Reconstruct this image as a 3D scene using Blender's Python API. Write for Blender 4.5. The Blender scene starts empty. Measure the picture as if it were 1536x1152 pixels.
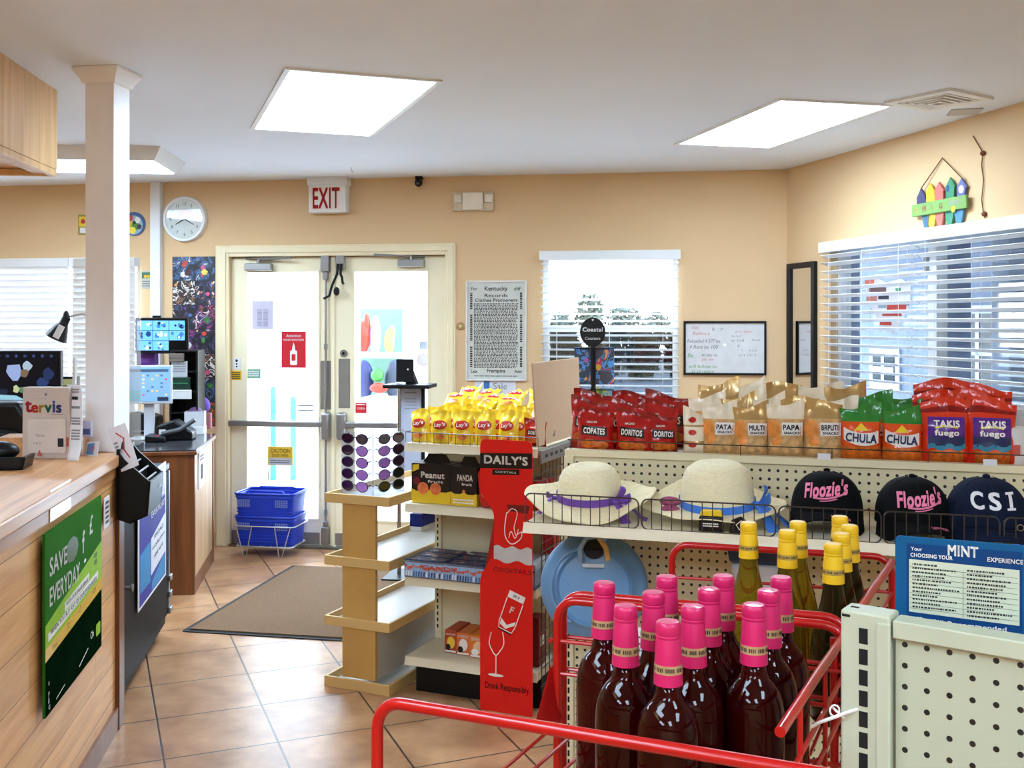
import bpy, math, random
from mathutils import Vector, Matrix, noise
random.seed(11)
SC = bpy.context.scene
COL = SC.collection
PI = math.pi
R = math.radians
FOC, CX, HY, CZ = 1550.0, 768.0, 483.0, 1.57   # focal length in pixels, principal column, horizon row, eye height
HC = 2.56                                        # ceiling height
ORD = 'first second third fourth fifth sixth seventh eighth ninth tenth eleventh twelfth'.split()

def P(px, py, Y):
    return Vector(((px-CX)/FOC*Y, Y, CZ-(py-HY)/FOC*Y))
def FL(px, py, z=0.0):
    return P(px, py, FOC*(CZ-z)/(py-HY))

class Frame:
    """A local frame: x to the right, z up, -y towards the person looking at it."""
    def __init__(s, ox, oy, rz):
        s.o = Vector((ox, oy, 0)); s.rz = rz
        s.u = Vector((math.cos(rz), math.sin(rz), 0)); s.w = Vector((-math.sin(rz), math.cos(rz), 0))
    def W(s, x, y, z=0): return s.o + s.u*x + s.w*y + Vector((0, 0, z))
    def hit(s, px, py, y=0.0):
        d = Vector(((px-CX)/FOC, 1, -(py-HY)/FOC)); c = Vector((0, 0, CZ)); o = s.o + s.w*y
        t = (o-c).dot(s.w)/d.dot(s.w); p = c + d*t
        return (p-s.o).dot(s.u), p.z
    def loc(s, v):
        v = Vector(v)-s.o
        return v.dot(s.u), v.dot(s.w), v.z

BW = Frame(1.781, 6.70, R(-8.49))        # back wall, origin at its corner with the right wall
RW = Frame(1.781, 6.70, R(-75.96))       # right wall
CF = Frame(-1.528, 4.063, R(99.0))       # counter front
GF = Frame(0.031, 2.80, R(-17.04))       # hat gondola, lip of the hat shelf
YF = Frame(-0.451, 4.38, R(-22.0))       # snack gondola
DF = Frame(-0.811, 4.46, R(-23.9))       # yellow wooden display
PF = Frame(0.461, 1.25, R(-36.0))        # nearest pegboard

# ------------------------------------------------------------------ materials
def lin(c):
    def f(v):
        v = v/255.0
        return v/12.92 if v <= .04045 else ((v+.055)/1.055)**2.4
    return (f(c[0]), f(c[1]), f(c[2]), 1)
MATS = {}
def nd(nt, t, **kw):
    n = nt.nodes.new(t)
    for k, v in kw.items():
        if k.startswith('i_'): n.inputs[int(k[2:])].default_value = v
        else: setattr(n, k, v)
    return n
def M(name, rgb=(200,200,200), rough=.5, metal=0, spec=.4, var=.06, scale=12, bump=0, bscale=None, trans=0, ior=1.45,
      emit=0, coat=0, stretch=(1,1,1), alpha=1, sheen=0):
    if name in MATS: return MATS[name]
    m = bpy.data.materials.new(name); m.use_nodes = True; nt = m.node_tree; b = nt.nodes['Principled BSDF']
    c = lin(rgb)
    b.inputs['Base Color'].default_value = c
    b.inputs['Roughness'].default_value = rough; b.inputs['Metallic'].default_value = metal
    b.inputs['Specular IOR Level'].default_value = spec; b.inputs['IOR'].default_value = ior
    b.inputs['Transmission Weight'].default_value = trans; b.inputs['Coat Weight'].default_value = coat
    b.inputs['Alpha'].default_value = alpha
    if sheen: b.inputs['Sheen Weight'].default_value = sheen
    if emit:
        b.inputs['Emission Color'].default_value = c; b.inputs['Emission Strength'].default_value = emit
    if var or bump:
        tc = nd(nt, 'ShaderNodeTexCoord'); mp = nd(nt, 'ShaderNodeMapping'); mp.inputs['Scale'].default_value = stretch
        nt.links.new(tc.outputs['Object'], mp.inputs[0])
        nz = nd(nt, 'ShaderNodeTexNoise'); nz.inputs['Scale'].default_value = scale; nz.inputs['Detail'].default_value = 4
        nt.links.new(mp.outputs[0], nz.inputs['Vector'])
        if var and not emit:
            cr = nd(nt, 'ShaderNodeValToRGB')
            cr.color_ramp.elements[0].position = .3; cr.color_ramp.elements[1].position = .7
            cr.color_ramp.elements[0].color = tuple(x*(1-var) for x in c[:3])+(1,)
            cr.color_ramp.elements[1].color = tuple(min(1, x*(1+var)) for x in c[:3])+(1,)
            nt.links.new(nz.outputs[0], cr.inputs[0]); nt.links.new(cr.outputs[0], b.inputs['Base Color'])
        if bump:
            nb = nz
            if bscale:
                nb = nd(nt, 'ShaderNodeTexNoise'); nb.inputs['Scale'].default_value = bscale
                nt.links.new(mp.outputs[0], nb.inputs['Vector'])
            bp = nd(nt, 'ShaderNodeBump'); bp.inputs['Strength'].default_value = bump; bp.inputs['Distance'].default_value = .01
            nt.links.new(nb.outputs[0], bp.inputs['Height']); nt.links.new(bp.outputs[0], b.inputs['Normal'])
    MATS[name] = m
    return m

def wood(name, c1, c2, axis='x', scale=3.0, plank=0, rough=.35, gap=(60,35,18), rot=0):
    """wood grain along a local axis, with optional plank seams of the given width"""
    if name in MATS: return MATS[name]
    m = bpy.data.materials.new(name); m.use_nodes = True; nt = m.node_tree; b = nt.nodes['Principled BSDF']
    tc = nd(nt, 'ShaderNodeTexCoord'); mp0 = nd(nt, 'ShaderNodeMapping'); mp0.inputs['Rotation'].default_value = (0, rot, 0)
    nt.links.new(tc.outputs['Object'], mp0.inputs[0])
    mp = nd(nt, 'ShaderNodeMapping')
    s = {'x': (.6, 9, 9), 'y': (9, .6, 9), 'z': (9, 9, .6)}[axis]; mp.inputs['Scale'].default_value = s
    nt.links.new(mp0.outputs[0], mp.inputs[0])
    nz = nd(nt, 'ShaderNodeTexNoise'); nz.inputs['Scale'].default_value = scale; nz.inputs['Detail'].default_value = 6
    nz.inputs['Distortion'].default_value = .6
    nt.links.new(mp.outputs[0], nz.inputs['Vector'])
    cr = nd(nt, 'ShaderNodeValToRGB'); cr.color_ramp.elements[0].position = .32; cr.color_ramp.elements[1].position = .68
    cr.color_ramp.elements[0].color = lin(c2); cr.color_ramp.elements[1].color = lin(c1)
    nt.links.new(nz.outputs[0], cr.inputs[0]); out = cr.outputs[0]
    if plank:
        br = nd(nt, 'ShaderNodeTexBrick'); br.offset = .37; br.squash = 1
        br.inputs['Scale'].default_value = 1; br.inputs['Brick Width'].default_value = 1.1; br.inputs['Row Height'].default_value = plank
        br.inputs['Mortar Size'].default_value = .0014; br.inputs['Mortar Smooth'].default_value = .3
        br.inputs['Color1'].default_value = (1,1,1,1); br.inputs['Color2'].default_value = (.86,.84,.82,1); br.inputs['Mortar'].default_value = lin(gap)
        sx = nd(nt, 'ShaderNodeSeparateXYZ'); cx = nd(nt, 'ShaderNodeCombineXYZ')
        nt.links.new(mp0.outputs[0], sx.inputs[0]); nt.links.new(sx.outputs[0], cx.inputs[0]); nt.links.new(sx.outputs[2], cx.inputs[1])
        nt.links.new(cx.outputs[0], br.inputs['Vector'])
        mx = nd(nt, 'ShaderNodeMix', data_type='RGBA', blend_type='MULTIPLY'); mx.inputs[0].default_value = 1
        nt.links.new(out, mx.inputs[6]); nt.links.new(br.outputs[0], mx.inputs[7]); out = mx.outputs[2]
    nt.links.new(out, b.inputs['Base Color']); b.inputs['Roughness'].default_value = rough
    MATS[name] = m
    return m

def pegboard(name, rgb, pitch, rad, rough=.45):
    """painted board with a square grid of punched holes in local x, z"""
    if name in MATS: return MATS[name]
    m = bpy.data.materials.new(name); m.use_nodes = True; nt = m.node_tree; b = nt.nodes['Principled BSDF']
    tc = nd(nt, 'ShaderNodeTexCoord'); sx = nd(nt, 'ShaderNodeSeparateXYZ'); nt.links.new(tc.outputs['Object'], sx.inputs[0])
    ds = []
    for o in (0, 2):
        a = nd(nt, 'ShaderNodeMath', operation='DIVIDE', i_1=pitch); nt.links.new(sx.outputs[o], a.inputs[0])
        f = nd(nt, 'ShaderNodeMath', operation='FRACT'); nt.links.new(a.outputs[0], f.inputs[0])
        g = nd(nt, 'ShaderNodeMath', operation='SUBTRACT', i_1=.5); nt.links.new(f.outputs[0], g.inputs[0])
        h = nd(nt, 'ShaderNodeMath', operation='MULTIPLY'); nt.links.new(g.outputs[0], h.inputs[0]); nt.links.new(g.outputs[0], h.inputs[1])
        ds.append(h)
    ad = nd(nt, 'ShaderNodeMath', operation='ADD'); nt.links.new(ds[0].outputs[0], ad.inputs[0]); nt.links.new(ds[1].outputs[0], ad.inputs[1])
    lt = nd(nt, 'ShaderNodeMath', operation='LESS_THAN', i_1=(rad/pitch)**2); nt.links.new(ad.outputs[0], lt.inputs[0])
    mx = nd(nt, 'ShaderNodeMix', data_type='RGBA'); mx.inputs[6].default_value = lin(rgb); mx.inputs[7].default_value = (.008,.007,.006,1)
    nt.links.new(lt.outputs[0], mx.inputs[0]); nt.links.new(mx.outputs[2], b.inputs['Base Color'])
    b.inputs['Roughness'].default_value = rough
    MATS[name] = m
    return m

# ------------------------------------------------------------------ mesh building
_TX = {}
_RAW = {}
def _raw(s):
    """outline faces of a string in the built-in font, unscaled"""
    if s not in _RAW:
        cu = bpy.data.curves.new('t', 'FONT'); cu.body = s; cu.size = 1; cu.resolution_u = 3; cu.align_x = 'LEFT'
        ob = bpy.data.objects.new('t', cu); COL.objects.link(ob)
        me = bpy.data.meshes.new_from_object(ob)
        _RAW[s] = ([(v.co.x, v.co.y) for v in me.vertices], [tuple(p.vertices) for p in me.polygons])
        bpy.data.objects.remove(ob); bpy.data.curves.remove(cu); bpy.data.meshes.remove(me)
    return _RAW[s]
def _w(s):
    v = _raw(s)[0]; return max(p[0] for p in v)-min(p[0] for p in v)
_ADV = {}
def _adv(c):
    if c not in _ADV: _ADV[c] = _w('|'+c+'|')-_w('||')
    return _ADV[c]
def text_geo(s, bold=0.0, shear=0.0):
    """letters laid out one by one; bold thickens each by shifted copies"""
    k = (s, bold, shear)
    if k not in _TX:
        b = min(bold, .03); vs = []; fs = []; x = 0
        for c in s:
            if c != ' ':
                v, f = _raw(c)
                for dx, dy in ([(0,0)] if b < .004 else [(-b,-b),(b,-b),(b,b),(-b,b)]):
                    o = len(vs); vs += [(p[0]+x+dx+shear*(p[1]+dy), p[1]+dy) for p in v]; fs += [tuple(i+o for i in q) for q in f]
            x += _adv(c)+b*1.2
        x0 = min(v[0] for v in vs); x1 = max(v[0] for v in vs); y0 = min(v[1] for v in vs); y1 = max(v[1] for v in vs)
        _TX[k] = ([((x-(x0+x1)/2), (y-(y0+y1)/2)) for x, y in vs], fs, x1-x0, y1-y0)
    return _TX[k]

def rrect(x0, x1, z0, z1, r, n=5):
    pts = []
    for cx, cz, a0 in ((x1-r, z1-r, 0), (x0+r, z1-r, 90), (x0+r, z0+r, 180), (x1-r, z0+r, 270)):
        for i in range(n+1):
            a = R(a0+90*i/n); pts.append((cx+r*math.cos(a), cz+r*math.sin(a)))
    return pts
def circ(cx, cz, r, n=24, rz=None):
    return [(cx+r*math.cos(2*PI*i/n), cz+(rz or r)*math.sin(2*PI*i/n)) for i in range(n)]

class MB:
    def __init__(s, m=None):
        s.v = []; s.f = []; s.mi = []; s.mats = []; s.cur = 0; s.T = Matrix.Identity(4)
        if m: s.mat(m)
    def mat(s, m):
        if m not in s.mats: s.mats.append(m)
        s.cur = s.mats.index(m); return s
    def add(s, vs, fs, mi=None):
        o = len(s.v)
        s.v += [tuple(s.T @ Vector(p)) for p in vs]
        for k, f in enumerate(fs):
            s.f.append(tuple(i+o for i in f)); s.mi.append(s.cur if mi is None else mi[k])
        return s
    def box(s, x0, x1, y0, y1, z0, z1):
        x0, x1 = min(x0,x1), max(x0,x1); y0, y1 = min(y0,y1), max(y0,y1); z0, z1 = min(z0,z1), max(z0,z1)
        v = [(x0,y0,z0),(x1,y0,z0),(x1,y1,z0),(x0,y1,z0),(x0,y0,z1),(x1,y0,z1),(x1,y1,z1),(x0,y1,z1)]
        return s.add(v, [(0,3,2,1),(4,5,6,7),(0,1,5,4),(1,2,6,5),(2,3,7,6),(3,0,4,7)])
    def prism(s, poly, y0, y1, axis='y'):
        n = len(poly)
        mk = {'y': lambda p, t: (p[0], t, p[1]), 'z': lambda p, t: (p[0], p[1], t), 'x': lambda p, t: (t, p[0], p[1])}[axis]
        a = sum(poly[i][0]*poly[(i+1)%n][1]-poly[(i+1)%n][0]*poly[i][1] for i in range(n))
        if a < 0: poly = poly[::-1]
        if axis == 'y': poly = poly[::-1] if False else poly
        v = [mk(p, y0) for p in poly]+[mk(p, y1) for p in poly]
        f = [tuple(range(n)), tuple(range(2*n-1, n-1, -1))]
        f += [(i, i+n, (i+1)%n+n, (i+1)%n) for i in range(n)]
        if axis != 'y': f = [q[::-1] for q in f]
        return s.add(v, f)
    def cyl(s, p0, p1, r0, r1=None, n=14):
        r1 = r0 if r1 is None else r1
        p0 = Vector(p0); p1 = Vector(p1); d = (p1-p0).normalized()
        a = d.orthogonal().normalized(); b = d.cross(a)
        v = []
        for p, r in ((p0, r0), (p1, r1)):
            for i in range(n):
                t = 2*PI*i/n; v.append(p+a*(r*math.cos(t))+b*(r*math.sin(t)))
        f = [(i, (i+1)%n, (i+1)%n+n, i+n) for i in range(n)]
        f += [tuple(range(n-1, -1, -1)), tuple(range(n, 2*n))]
        return s.add(v, f)
    def tube(s, pts, r, n=8, closed=False):
        pts = [Vector(p) for p in pts]; N = len(pts)
        if N < 2: return s
        v = []; prev = None
        for i in range(N):
            if closed: t = (pts[(i+1)%N]-pts[i-1])
            else: t = pts[min(i+1, N-1)]-pts[max(i-1, 0)]
            t = t.normalized()
            if prev is None: a = t.orthogonal().normalized()
            else:
                a = prev-t*prev.dot(t)
                a = a.normalized() if a.length > 1e-6 else t.orthogonal().normalized()
            prev = a; b = t.cross(a)
            rr = r(i/(N-1)) if callable(r) else r
            for k in range(n):
                q = 2*PI*k/n; v.append(pts[i]+a*(rr*math.cos(q))+b*(rr*math.sin(q)))
        f = []
        for i in range(N if closed else N-1):
            j = (i+1) % N
            for k in range(n):
                f.append((i*n+k, i*n+(k+1)%n, j*n+(k+1)%n, j*n+k))
        if not closed: f += [tuple(range(n-1, -1, -1)), tuple(range((N-1)*n, N*n))]
        return s.add(v, f)
    def lathe(s, prof, n=24, c=(0,0,0), mi=None):
        v = []; f = []; m = []
        for r, z in prof:
            for k in range(n):
                t = 2*PI*k/n; v.append((c[0]+r*math.cos(t), c[1]+r*math.sin(t), c[2]+z))
        for i in range(len(prof)-1):
            for k in range(n):
                f.append((i*n+k, i*n+(k+1)%n, (i+1)*n+(k+1)%n, (i+1)*n+k)); m.append(s.cur if mi is None else mi[i])
        if prof[0][0] > 1e-5: f.append(tuple(range(n-1, -1, -1))); m.append(s.cur if mi is None else mi[0])
        if prof[-1][0] > 1e-5: f.append(tuple(range((len(prof)-1)*n, len(prof)*n))); m.append(s.cur if mi is None else mi[-1])
        return s.add(v, f, m)
    def ell(s, c, r, n=16, h=10):
        prof = [(max(1e-6, math.sin(PI*i/h)), -math.cos(PI*i/h)) for i in range(h+1)]
        v = []; f = []
        for a, z in prof:
            for k in range(n):
                t = 2*PI*k/n; v.append((c[0]+r[0]*a*math.cos(t), c[1]+r[1]*a*math.sin(t), c[2]+r[2]*z))
        for i in range(h):
            for k in range(n): f.append((i*n+k, i*n+(k+1)%n, (i+1)*n+(k+1)%n, (i+1)*n+k))
        return s.add(v, f)
    def grid(s, fn, nu, nv, mfn=None):
        v = [fn(i/nu, j/nv) for j in range(nv+1) for i in range(nu+1)]
        f = []; m = []
        for j in range(nv):
            for i in range(nu):
                a = j*(nu+1)+i; f.append((a, a+1, a+nu+2, a+nu+1)); m.append(s.cur if mfn is None else mfn((i+.5)/nu, (j+.5)/nv))
        return s.add(v, f, m)
    def text(s, t, x, z, y=0.0, h=None, w=None, bold=0.0, shear=0.0, fn=None, rot=0.0):
        vs, fs, tw, th = text_geo(t, bold, shear)
        k = h/th if h else w/tw
        kx = w/tw if (w and h) else k
        c, sn = math.cos(rot), math.sin(rot)
        out = []
        for a, b in vs:
            a *= kx; b *= k
            X = x+a*c-b*sn; Z = z+a*sn+b*c
            out.append(fn(X, Z) if fn else (X, y, Z))
        return s.add(out, fs)
    def lines(s, x0, x1, z0, z1, rows, y, fill=.55, seed=1, wmin=.03, wmax=.12, margin=.0, fn=None):
        """rows of short ink strokes standing for print too small to read"""
        rd = random.Random(seed); dz = (z1-z0)/rows; W = x1-x0
        for r in range(rows):
            z = z1-(r+.5)*dz; x = x0; end = x1-rd.random()*margin*W
            while x < end:
                w = min(rd.uniform(wmin, wmax)*W, x1-x)
                q = [(x, z-dz*fill/2), (x+w, z-dz*fill/2), (x+w, z+dz*fill/2), (x, z+dz*fill/2)]
                s.add([fn(a, b) if fn else (a, y, b) for a, b in q], [(0,1,2,3)])
                x += w+.018*W
        return s
    def decal(s, poly, y, fn=None):
        return s.add([fn(a, b) if fn else (a, y, b) for a, b in poly], [tuple(range(len(poly)))])
    def mesh(s, name, sharp=32, fix=True):
        me = bpy.data.meshes.new(name); me.from_pydata(s.v, [], s.f)
        for m in s.mats: me.materials.append(m)
        me.polygons.foreach_set('material_index', s.mi); me.polygons.foreach_set('use_smooth', [True]*len(s.f))
        me.validate(); me.update()
        if fix:
            import bmesh
            bm = bmesh.new(); bm.from_mesh(me); bmesh.ops.recalc_face_normals(bm, faces=bm.faces); bm.to_mesh(me); bm.free()
        me.set_sharp_from_angle(angle=R(sharp))
        return me
    def build(s, name, parent=None, bevel=0, seg=2, loc=None, rot=None, sharp=32, subsurf=0, solid=0):
        o = bpy.data.objects.new(name, s.mesh(name, sharp)); COL.objects.link(o)
        if parent: o.parent = parent
        if loc: o.location = loc
        if rot: o.rotation_euler = rot
        if solid:
            md = o.modifiers.new('s', 'SOLIDIFY'); md.thickness = solid; md.offset = 0
        if bevel:
            md = o.modifiers.new('b', 'BEVEL'); md.width = bevel; md.segments = seg; md.limit_method = 'ANGLE'; md.angle_limit = R(40)
        if subsurf:
            md = o.modifiers.new('ss', 'SUBSURF'); md.levels = subsurf; md.render_levels = subsurf
        return o

def tag(o, label=None, cat=None, group=None, kind=None):
    if label: o['label'] = label
    if cat: o['category'] = cat
    if group: o['group'] = group
    if kind: o['kind'] = kind
    return o
def thing(name, label, cat, loc=(0,0,0), rz=0.0, group=None, rot=None):
    o = bpy.data.objects.new(name, None); COL.objects.link(o); o.empty_display_size = .05
    o.location = loc; o.rotation_euler = rot or (0, 0, rz)
    return tag(o, label, cat, group)
def fthing(fr, name, label, cat, x, y, z=0, drz=0.0, group=None):
    return thing(name, label, cat, fr.W(x, y, z), fr.rz+drz, group)
KIDS = {}
def kids(o):
    return [c for c in COL.objects if c.parent == o]
def dup(root, loc=None, rot=None, label=None, group=None):
    r = root.copy(); COL.objects.link(r)
    if loc is not None: r.location = loc
    if rot is not None: r.rotation_euler = rot
    if label: r['label'] = label
    if group: r['group'] = group
    if root.name not in KIDS: KIDS[root.name] = [(c, kids(c)) for c in kids(root)]
    for ch, gs in KIDS[root.name]:
        c = ch.copy(); COL.objects.link(c); c.parent = r
        for g in gs:
            d = g.copy(); COL.objects.link(d); d.parent = c
    return r
def st(mb, name, parent=None, **kw):
    o = mb.build(name, parent, **kw)
    if parent is None: o['kind'] = 'structure'
    return o

# common materials
white_paint = M('white_paint', (242,242,244), .45, var=.02)
white_metal = M('white_metal', (225,226,225), .4, var=.02)
white_paper = M('white_paper', (228,226,228), .7, var=.03)
chrome = M('chrome', (190,190,190), .22, 1, var=0)
steel = M('steel', (150,150,148), .38, .9, var=.04)
black_plastic = M('black_plastic', (15,15,17), .38, spec=.3, var=.1)
black_rubber = M('black_rubber', (18,18,18), .7, var=.1)
ink = M('ink', (35,33,36), .7, var=0)
grey_ink = M('grey_ink', (120,118,122), .7, var=0)
cream_metal = M('cream_metal', (226,214,178), .42, var=.03, scale=6)
cream_dark = M('cream_shelf', (222,212,182), .42, var=.03, scale=6)
red_paint = M('red_paint', (176,18,15), .28, var=.06, coat=.25)
wire_dark = M('dark_wire', (88,84,80), .35, .85, var=.05)
def pane_mat(name, rgb, fac, gloss=.05, body=None):
    '''thin clear sheet: mostly transparent, a little mirror reflection, optional share of a diffuse body'''
    m = bpy.data.materials.new(name); m.use_nodes = True; nt = m.node_tree; nt.nodes.remove(nt.nodes['Principled BSDF'])
    out = nt.nodes['Material Output']
    t = nd(nt, 'ShaderNodeBsdfTransparent'); t.inputs[0].default_value = lin(rgb)
    g = nd(nt, 'ShaderNodeBsdfGlossy'); g.inputs['Roughness'].default_value = .03
    mx = nd(nt, 'ShaderNodeMixShader'); mx.inputs[0].default_value = gloss
    nt.links.new(t.outputs[0], mx.inputs[1]); nt.links.new(g.outputs[0], mx.inputs[2]); o = mx
    if body:
        d = nd(nt, 'ShaderNodeBsdfDiffuse'); d.inputs[0].default_value = lin(body)
        m2 = nd(nt, 'ShaderNodeMixShader'); m2.inputs[0].default_value = fac
        nt.links.new(mx.outputs[0], m2.inputs[1]); nt.links.new(d.outputs[0], m2.inputs[2]); o = m2
    nt.links.new(o.outputs[0], out.inputs[0])
    MATS[name] = m
    return m
glass = pane_mat('window_glass', (252,254,253), 0, .05)
acrylic = pane_mat('clear_acrylic', (246,247,250), .08, .07, (235,238,245))
screen_mesh = pane_mat('insect_screen_weave', (255,255,255), .55, 0, (24,24,24))
# ================================================================== camera, world
cam = bpy.data.cameras.new('camera'); camo = bpy.data.objects.new('camera', cam); COL.objects.link(camo)
camo.location = (0, 0, CZ); camo.rotation_euler = (R(90), 0, 0)
cam.sensor_width = 36; cam.lens = 36*FOC/1536; cam.shift_y = -(576-HY)/1536; cam.clip_start = .05
SC.camera = camo
SC.view_settings.view_transform = 'Standard'; SC.view_settings.look = 'None'; SC.view_settings.gamma = 1
SC.view_settings.exposure = 1.74
w = bpy.data.worlds.new('daylight'); SC.world = w; w.use_nodes = True
nt = w.node_tree; bg = nt.nodes['Background']
tc = nd(nt, 'ShaderNodeTexCoord'); sx = nd(nt, 'ShaderNodeSeparateXYZ'); nt.links.new(tc.outputs['Generated'], sx.inputs[0])
cr = nd(nt, 'ShaderNodeValToRGB'); cr.color_ramp.elements[0].color = (.93,.97,1,1); cr.color_ramp.elements[1].color = (.5,.7,1,1)
cr.color_ramp.elements[1].position = .6
nt.links.new(sx.outputs[2], cr.inputs[0]); nt.links.new(cr.outputs[0], bg.inputs[0]); bg.inputs[1].default_value = 6.0

# ================================================================== floor, ceiling, walls
def tile_mat():
    m = bpy.data.materials.new('terracotta_tile'); m.use_nodes = True; nt = m.node_tree; b = nt.nodes['Principled BSDF']
    tc = nd(nt, 'ShaderNodeTexCoord'); mp = nd(nt, 'ShaderNodeMapping'); mp.vector_type = 'TEXTURE'
    mp.inputs['Location'].default_value = (-1.181, 4.613, 0); mp.inputs['Rotation'].default_value = (0, 0, R(22.2))
    nt.links.new(tc.outputs['Object'], mp.inputs[0])
    br = nd(nt, 'ShaderNodeTexBrick'); br.offset = 0; br.squash = 1
    for k, v in (('Scale', 1), ('Brick Width', .406), ('Row Height', .406), ('Mortar Size', .0042), ('Mortar Smooth', .15)): br.inputs[k].default_value = v
    br.inputs['Color1'].default_value = (1,1,1,1); br.inputs['Color2'].default_value = (.86,.85,.84,1)
    nt.links.new(mp.outputs[0], br.inputs['Vector'])
    nz = nd(nt, 'ShaderNodeTexNoise'); nz.inputs['Scale'].default_value = 5; nz.inputs['Detail'].default_value = 7; nz.inputs['Roughness'].default_value = .6
    nt.links.new(tc.outputs['Object'], nz.inputs['Vector'])
    cr = nd(nt, 'ShaderNodeValToRGB'); cr.color_ramp.elements[0].position = .33; cr.color_ramp.elements[1].position = .68
    cr.color_ramp.elements[0].color = lin((148,102,66)); cr.color_ramp.elements[1].color = lin((198,150,108))
    nt.links.new(nz.outputs[0], cr.inputs[0])
    mx = nd(nt, 'ShaderNodeMix', data_type='RGBA', blend_type='MULTIPLY'); mx.inputs[0].default_value = 1
    nt.links.new(cr.outputs[0], mx.inputs[6]); nt.links.new(br.outputs[0], mx.inputs[7])
    m2 = nd(nt, 'ShaderNodeMix', data_type='RGBA'); m2.inputs[7].default_value = lin((58,42,32))
    nt.links.new(br.outputs['Fac'], m2.inputs[0]); nt.links.new(mx.outputs[2], m2.inputs[6]); nt.links.new(m2.outputs[2], b.inputs['Base Color'])
    b.inputs['Roughness'].default_value = .3
    bp = nd(nt, 'ShaderNodeBump'); bp.inputs['Strength'].default_value = .35; bp.inputs['Distance'].default_value = .004; bp.invert = True
    nt.links.new(br.outputs['Fac'], bp.inputs['Height']); nt.links.new(bp.outputs[0], b.inputs['Normal'])
    return m
mwall = M('tan_wall_paint', (216,182,138), .7, var=.03, scale=1.5, bump=.04, bscale=160)
mceil = M('ceiling_paint', (230,237,247), .8, var=.015, scale=2, bump=.03, bscale=120)
XL = -4.9
cl = BW.W(-6.75, 0)                                   # far end of the back wall
rr = RW.W(9.6, 0)
outline = [(rr.x, rr.y), (BW.o.x, BW.o.y), (cl.x, cl.y), (XL, -2.6), (rr.x, -2.6)]
fo = [(rr.x+.3, rr.y), (BW.o.x+.25, BW.o.y+.3), (cl.x-.2, cl.y+.2), (XL-.2, -2.8), (rr.x+.3, -2.8)]
st(MB(tile_mat()).prism(fo, -.12, 0, 'z'), 'floor')
st(MB(mceil).prism(fo, HC, HC+.12, 'z'), 'ceiling')

def wall(fr, name, x0, x1, openings, mat, th=.14, ext0=0, ext1=0):
    mb = MB(mat); xs = sorted({x0, x1} | {o[0] for o in openings} | {o[1] for o in openings})
    for a, b in zip(xs, xs[1:]):
        ops = [o for o in openings if o[0] <= a+1e-6 and o[1] >= b-1e-6]
        z = 0.0
        for o in sorted(ops, key=lambda q: q[2]):
            if o[2] > z: mb.box(a, b, 0, th, z, o[2])
            z = o[3]
        mb.box(a, b, 0, th, z, HC)
    return st(mb, name, loc=fr.o, rot=(0, 0, fr.rz))

# openings on the back wall
wA0, wA1 = BW.hit(-95, 400)[0], BW.hit(207, 400)[0]
wAt = BW.hit(100, 392)[1]
dx0, dx1 = BW.hit(345, 600)[0], BW.hit(668, 600)[0]
dtop = BW.hit(500, 384)[1]
wB0, wB1 = BW.hit(814, 400)[0], BW.hit(1017, 400)[0]
wBt = BW.hit(915, 382)[1]
wz0 = .88
wall(BW, 'wall_back', -6.75, 0, [(wA0, wA1, wz0, wAt), (dx0, dx1, 0, dtop), (wB0, wB1, wz0, wBt)], mwall)
rx0 = RW.hit(1246, 400)[0]; rxm = RW.hit(1384, 400)[0]; rx1 = rxm + (rxm-rx0)*1.02
rzt = RW.hit(1300, 362)[1]
wall(RW, 'wall_right', 0, 9.6, [(rx0, rx1, wz0, rzt)], mwall)
def seg_wall(name, a, b, m=mwall):
    d = Vector((b[0]-a[0], b[1]-a[1], 0)); n = Vector((d.y, -d.x, 0)).normalized()*.12
    return st(MB(m).prism([(a[0],a[1]),(b[0],b[1]),(b[0]+n.x,b[1]+n.y),(a[0]+n.x,a[1]+n.y)], 0, HC, 'z'), name)
seg_wall('wall_left', (XL, -2.6), (cl.x, cl.y)) if False else seg_wall('wall_left', (cl.x, cl.y), (XL, -2.6))
seg_wall('wall_rear', (XL, -2.6), (rr.x, -2.6))
mbase = M('baseboard_paint', (178,150,112), .5, var=.03)
st(MB(mbase).box(-6.7, dx0-.1, -.012, 0, 0, .09).box(dx1+.08, -.012, -.012, 0, 0, .09), 'baseboard_back', loc=BW.o, rot=(0,0,BW.rz))
st(MB(mbase).box(.012, 9.5, -.012, 0, 0, .09), 'baseboard_right', loc=RW.o, rot=(0,0,RW.rz))

# ================================================================== entrance doors
mcream = M('cream_door_paint', (236,224,190), .42, var=.025, scale=5)
mcas = M('cream_casing_paint', (230,214,176), .45, var=.025, scale=5)
grey_met = M('aluminium_grey', (150,148,146), .35, .75, var=.04)
kick = M('kick_plate', (150,146,138), .4, .6, var=.06)
c0, c1 = BW.hit(325, 600)[0], BW.hit(684, 600)[0]
ct = BW.hit(500, 367)[1]
cas = MB(mcas)
cas.box(c0, dx0-.001, -.022, .03, 0, ct).box(dx1+.001, c1, -.022, .03, 0, ct).box(dx0-.001, dx1+.001, -.022, .03, dtop, ct)
cas.box(c0+.012, dx0-.02, -.032, -.02, 0, ct-.014).box(dx1+.02, c1-.012, -.032, -.02, 0, ct-.014).box(dx0-.03, dx1+.03, -.032, -.02, dtop+.025, ct-.014)
cas.box(dx0, dx1, .082, .11, dtop-.035, dtop+.001).box(dx0, dx0+.02, .082, .11, 0, dtop-.035).box(dx1-.02, dx1, .082, .11, 0, dtop-.035)
st(cas, 'trim_1', loc=BW.o, rot=(0,0,BW.rz), bevel=.004)
st(MB(M('threshold_metal',(120,112,98),.4,.7)).box(dx0, dx1, -.03, .12, 0, .012), 'trim_2', loc=BW.o, rot=(0,0,BW.rz))
YD = .03
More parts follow.
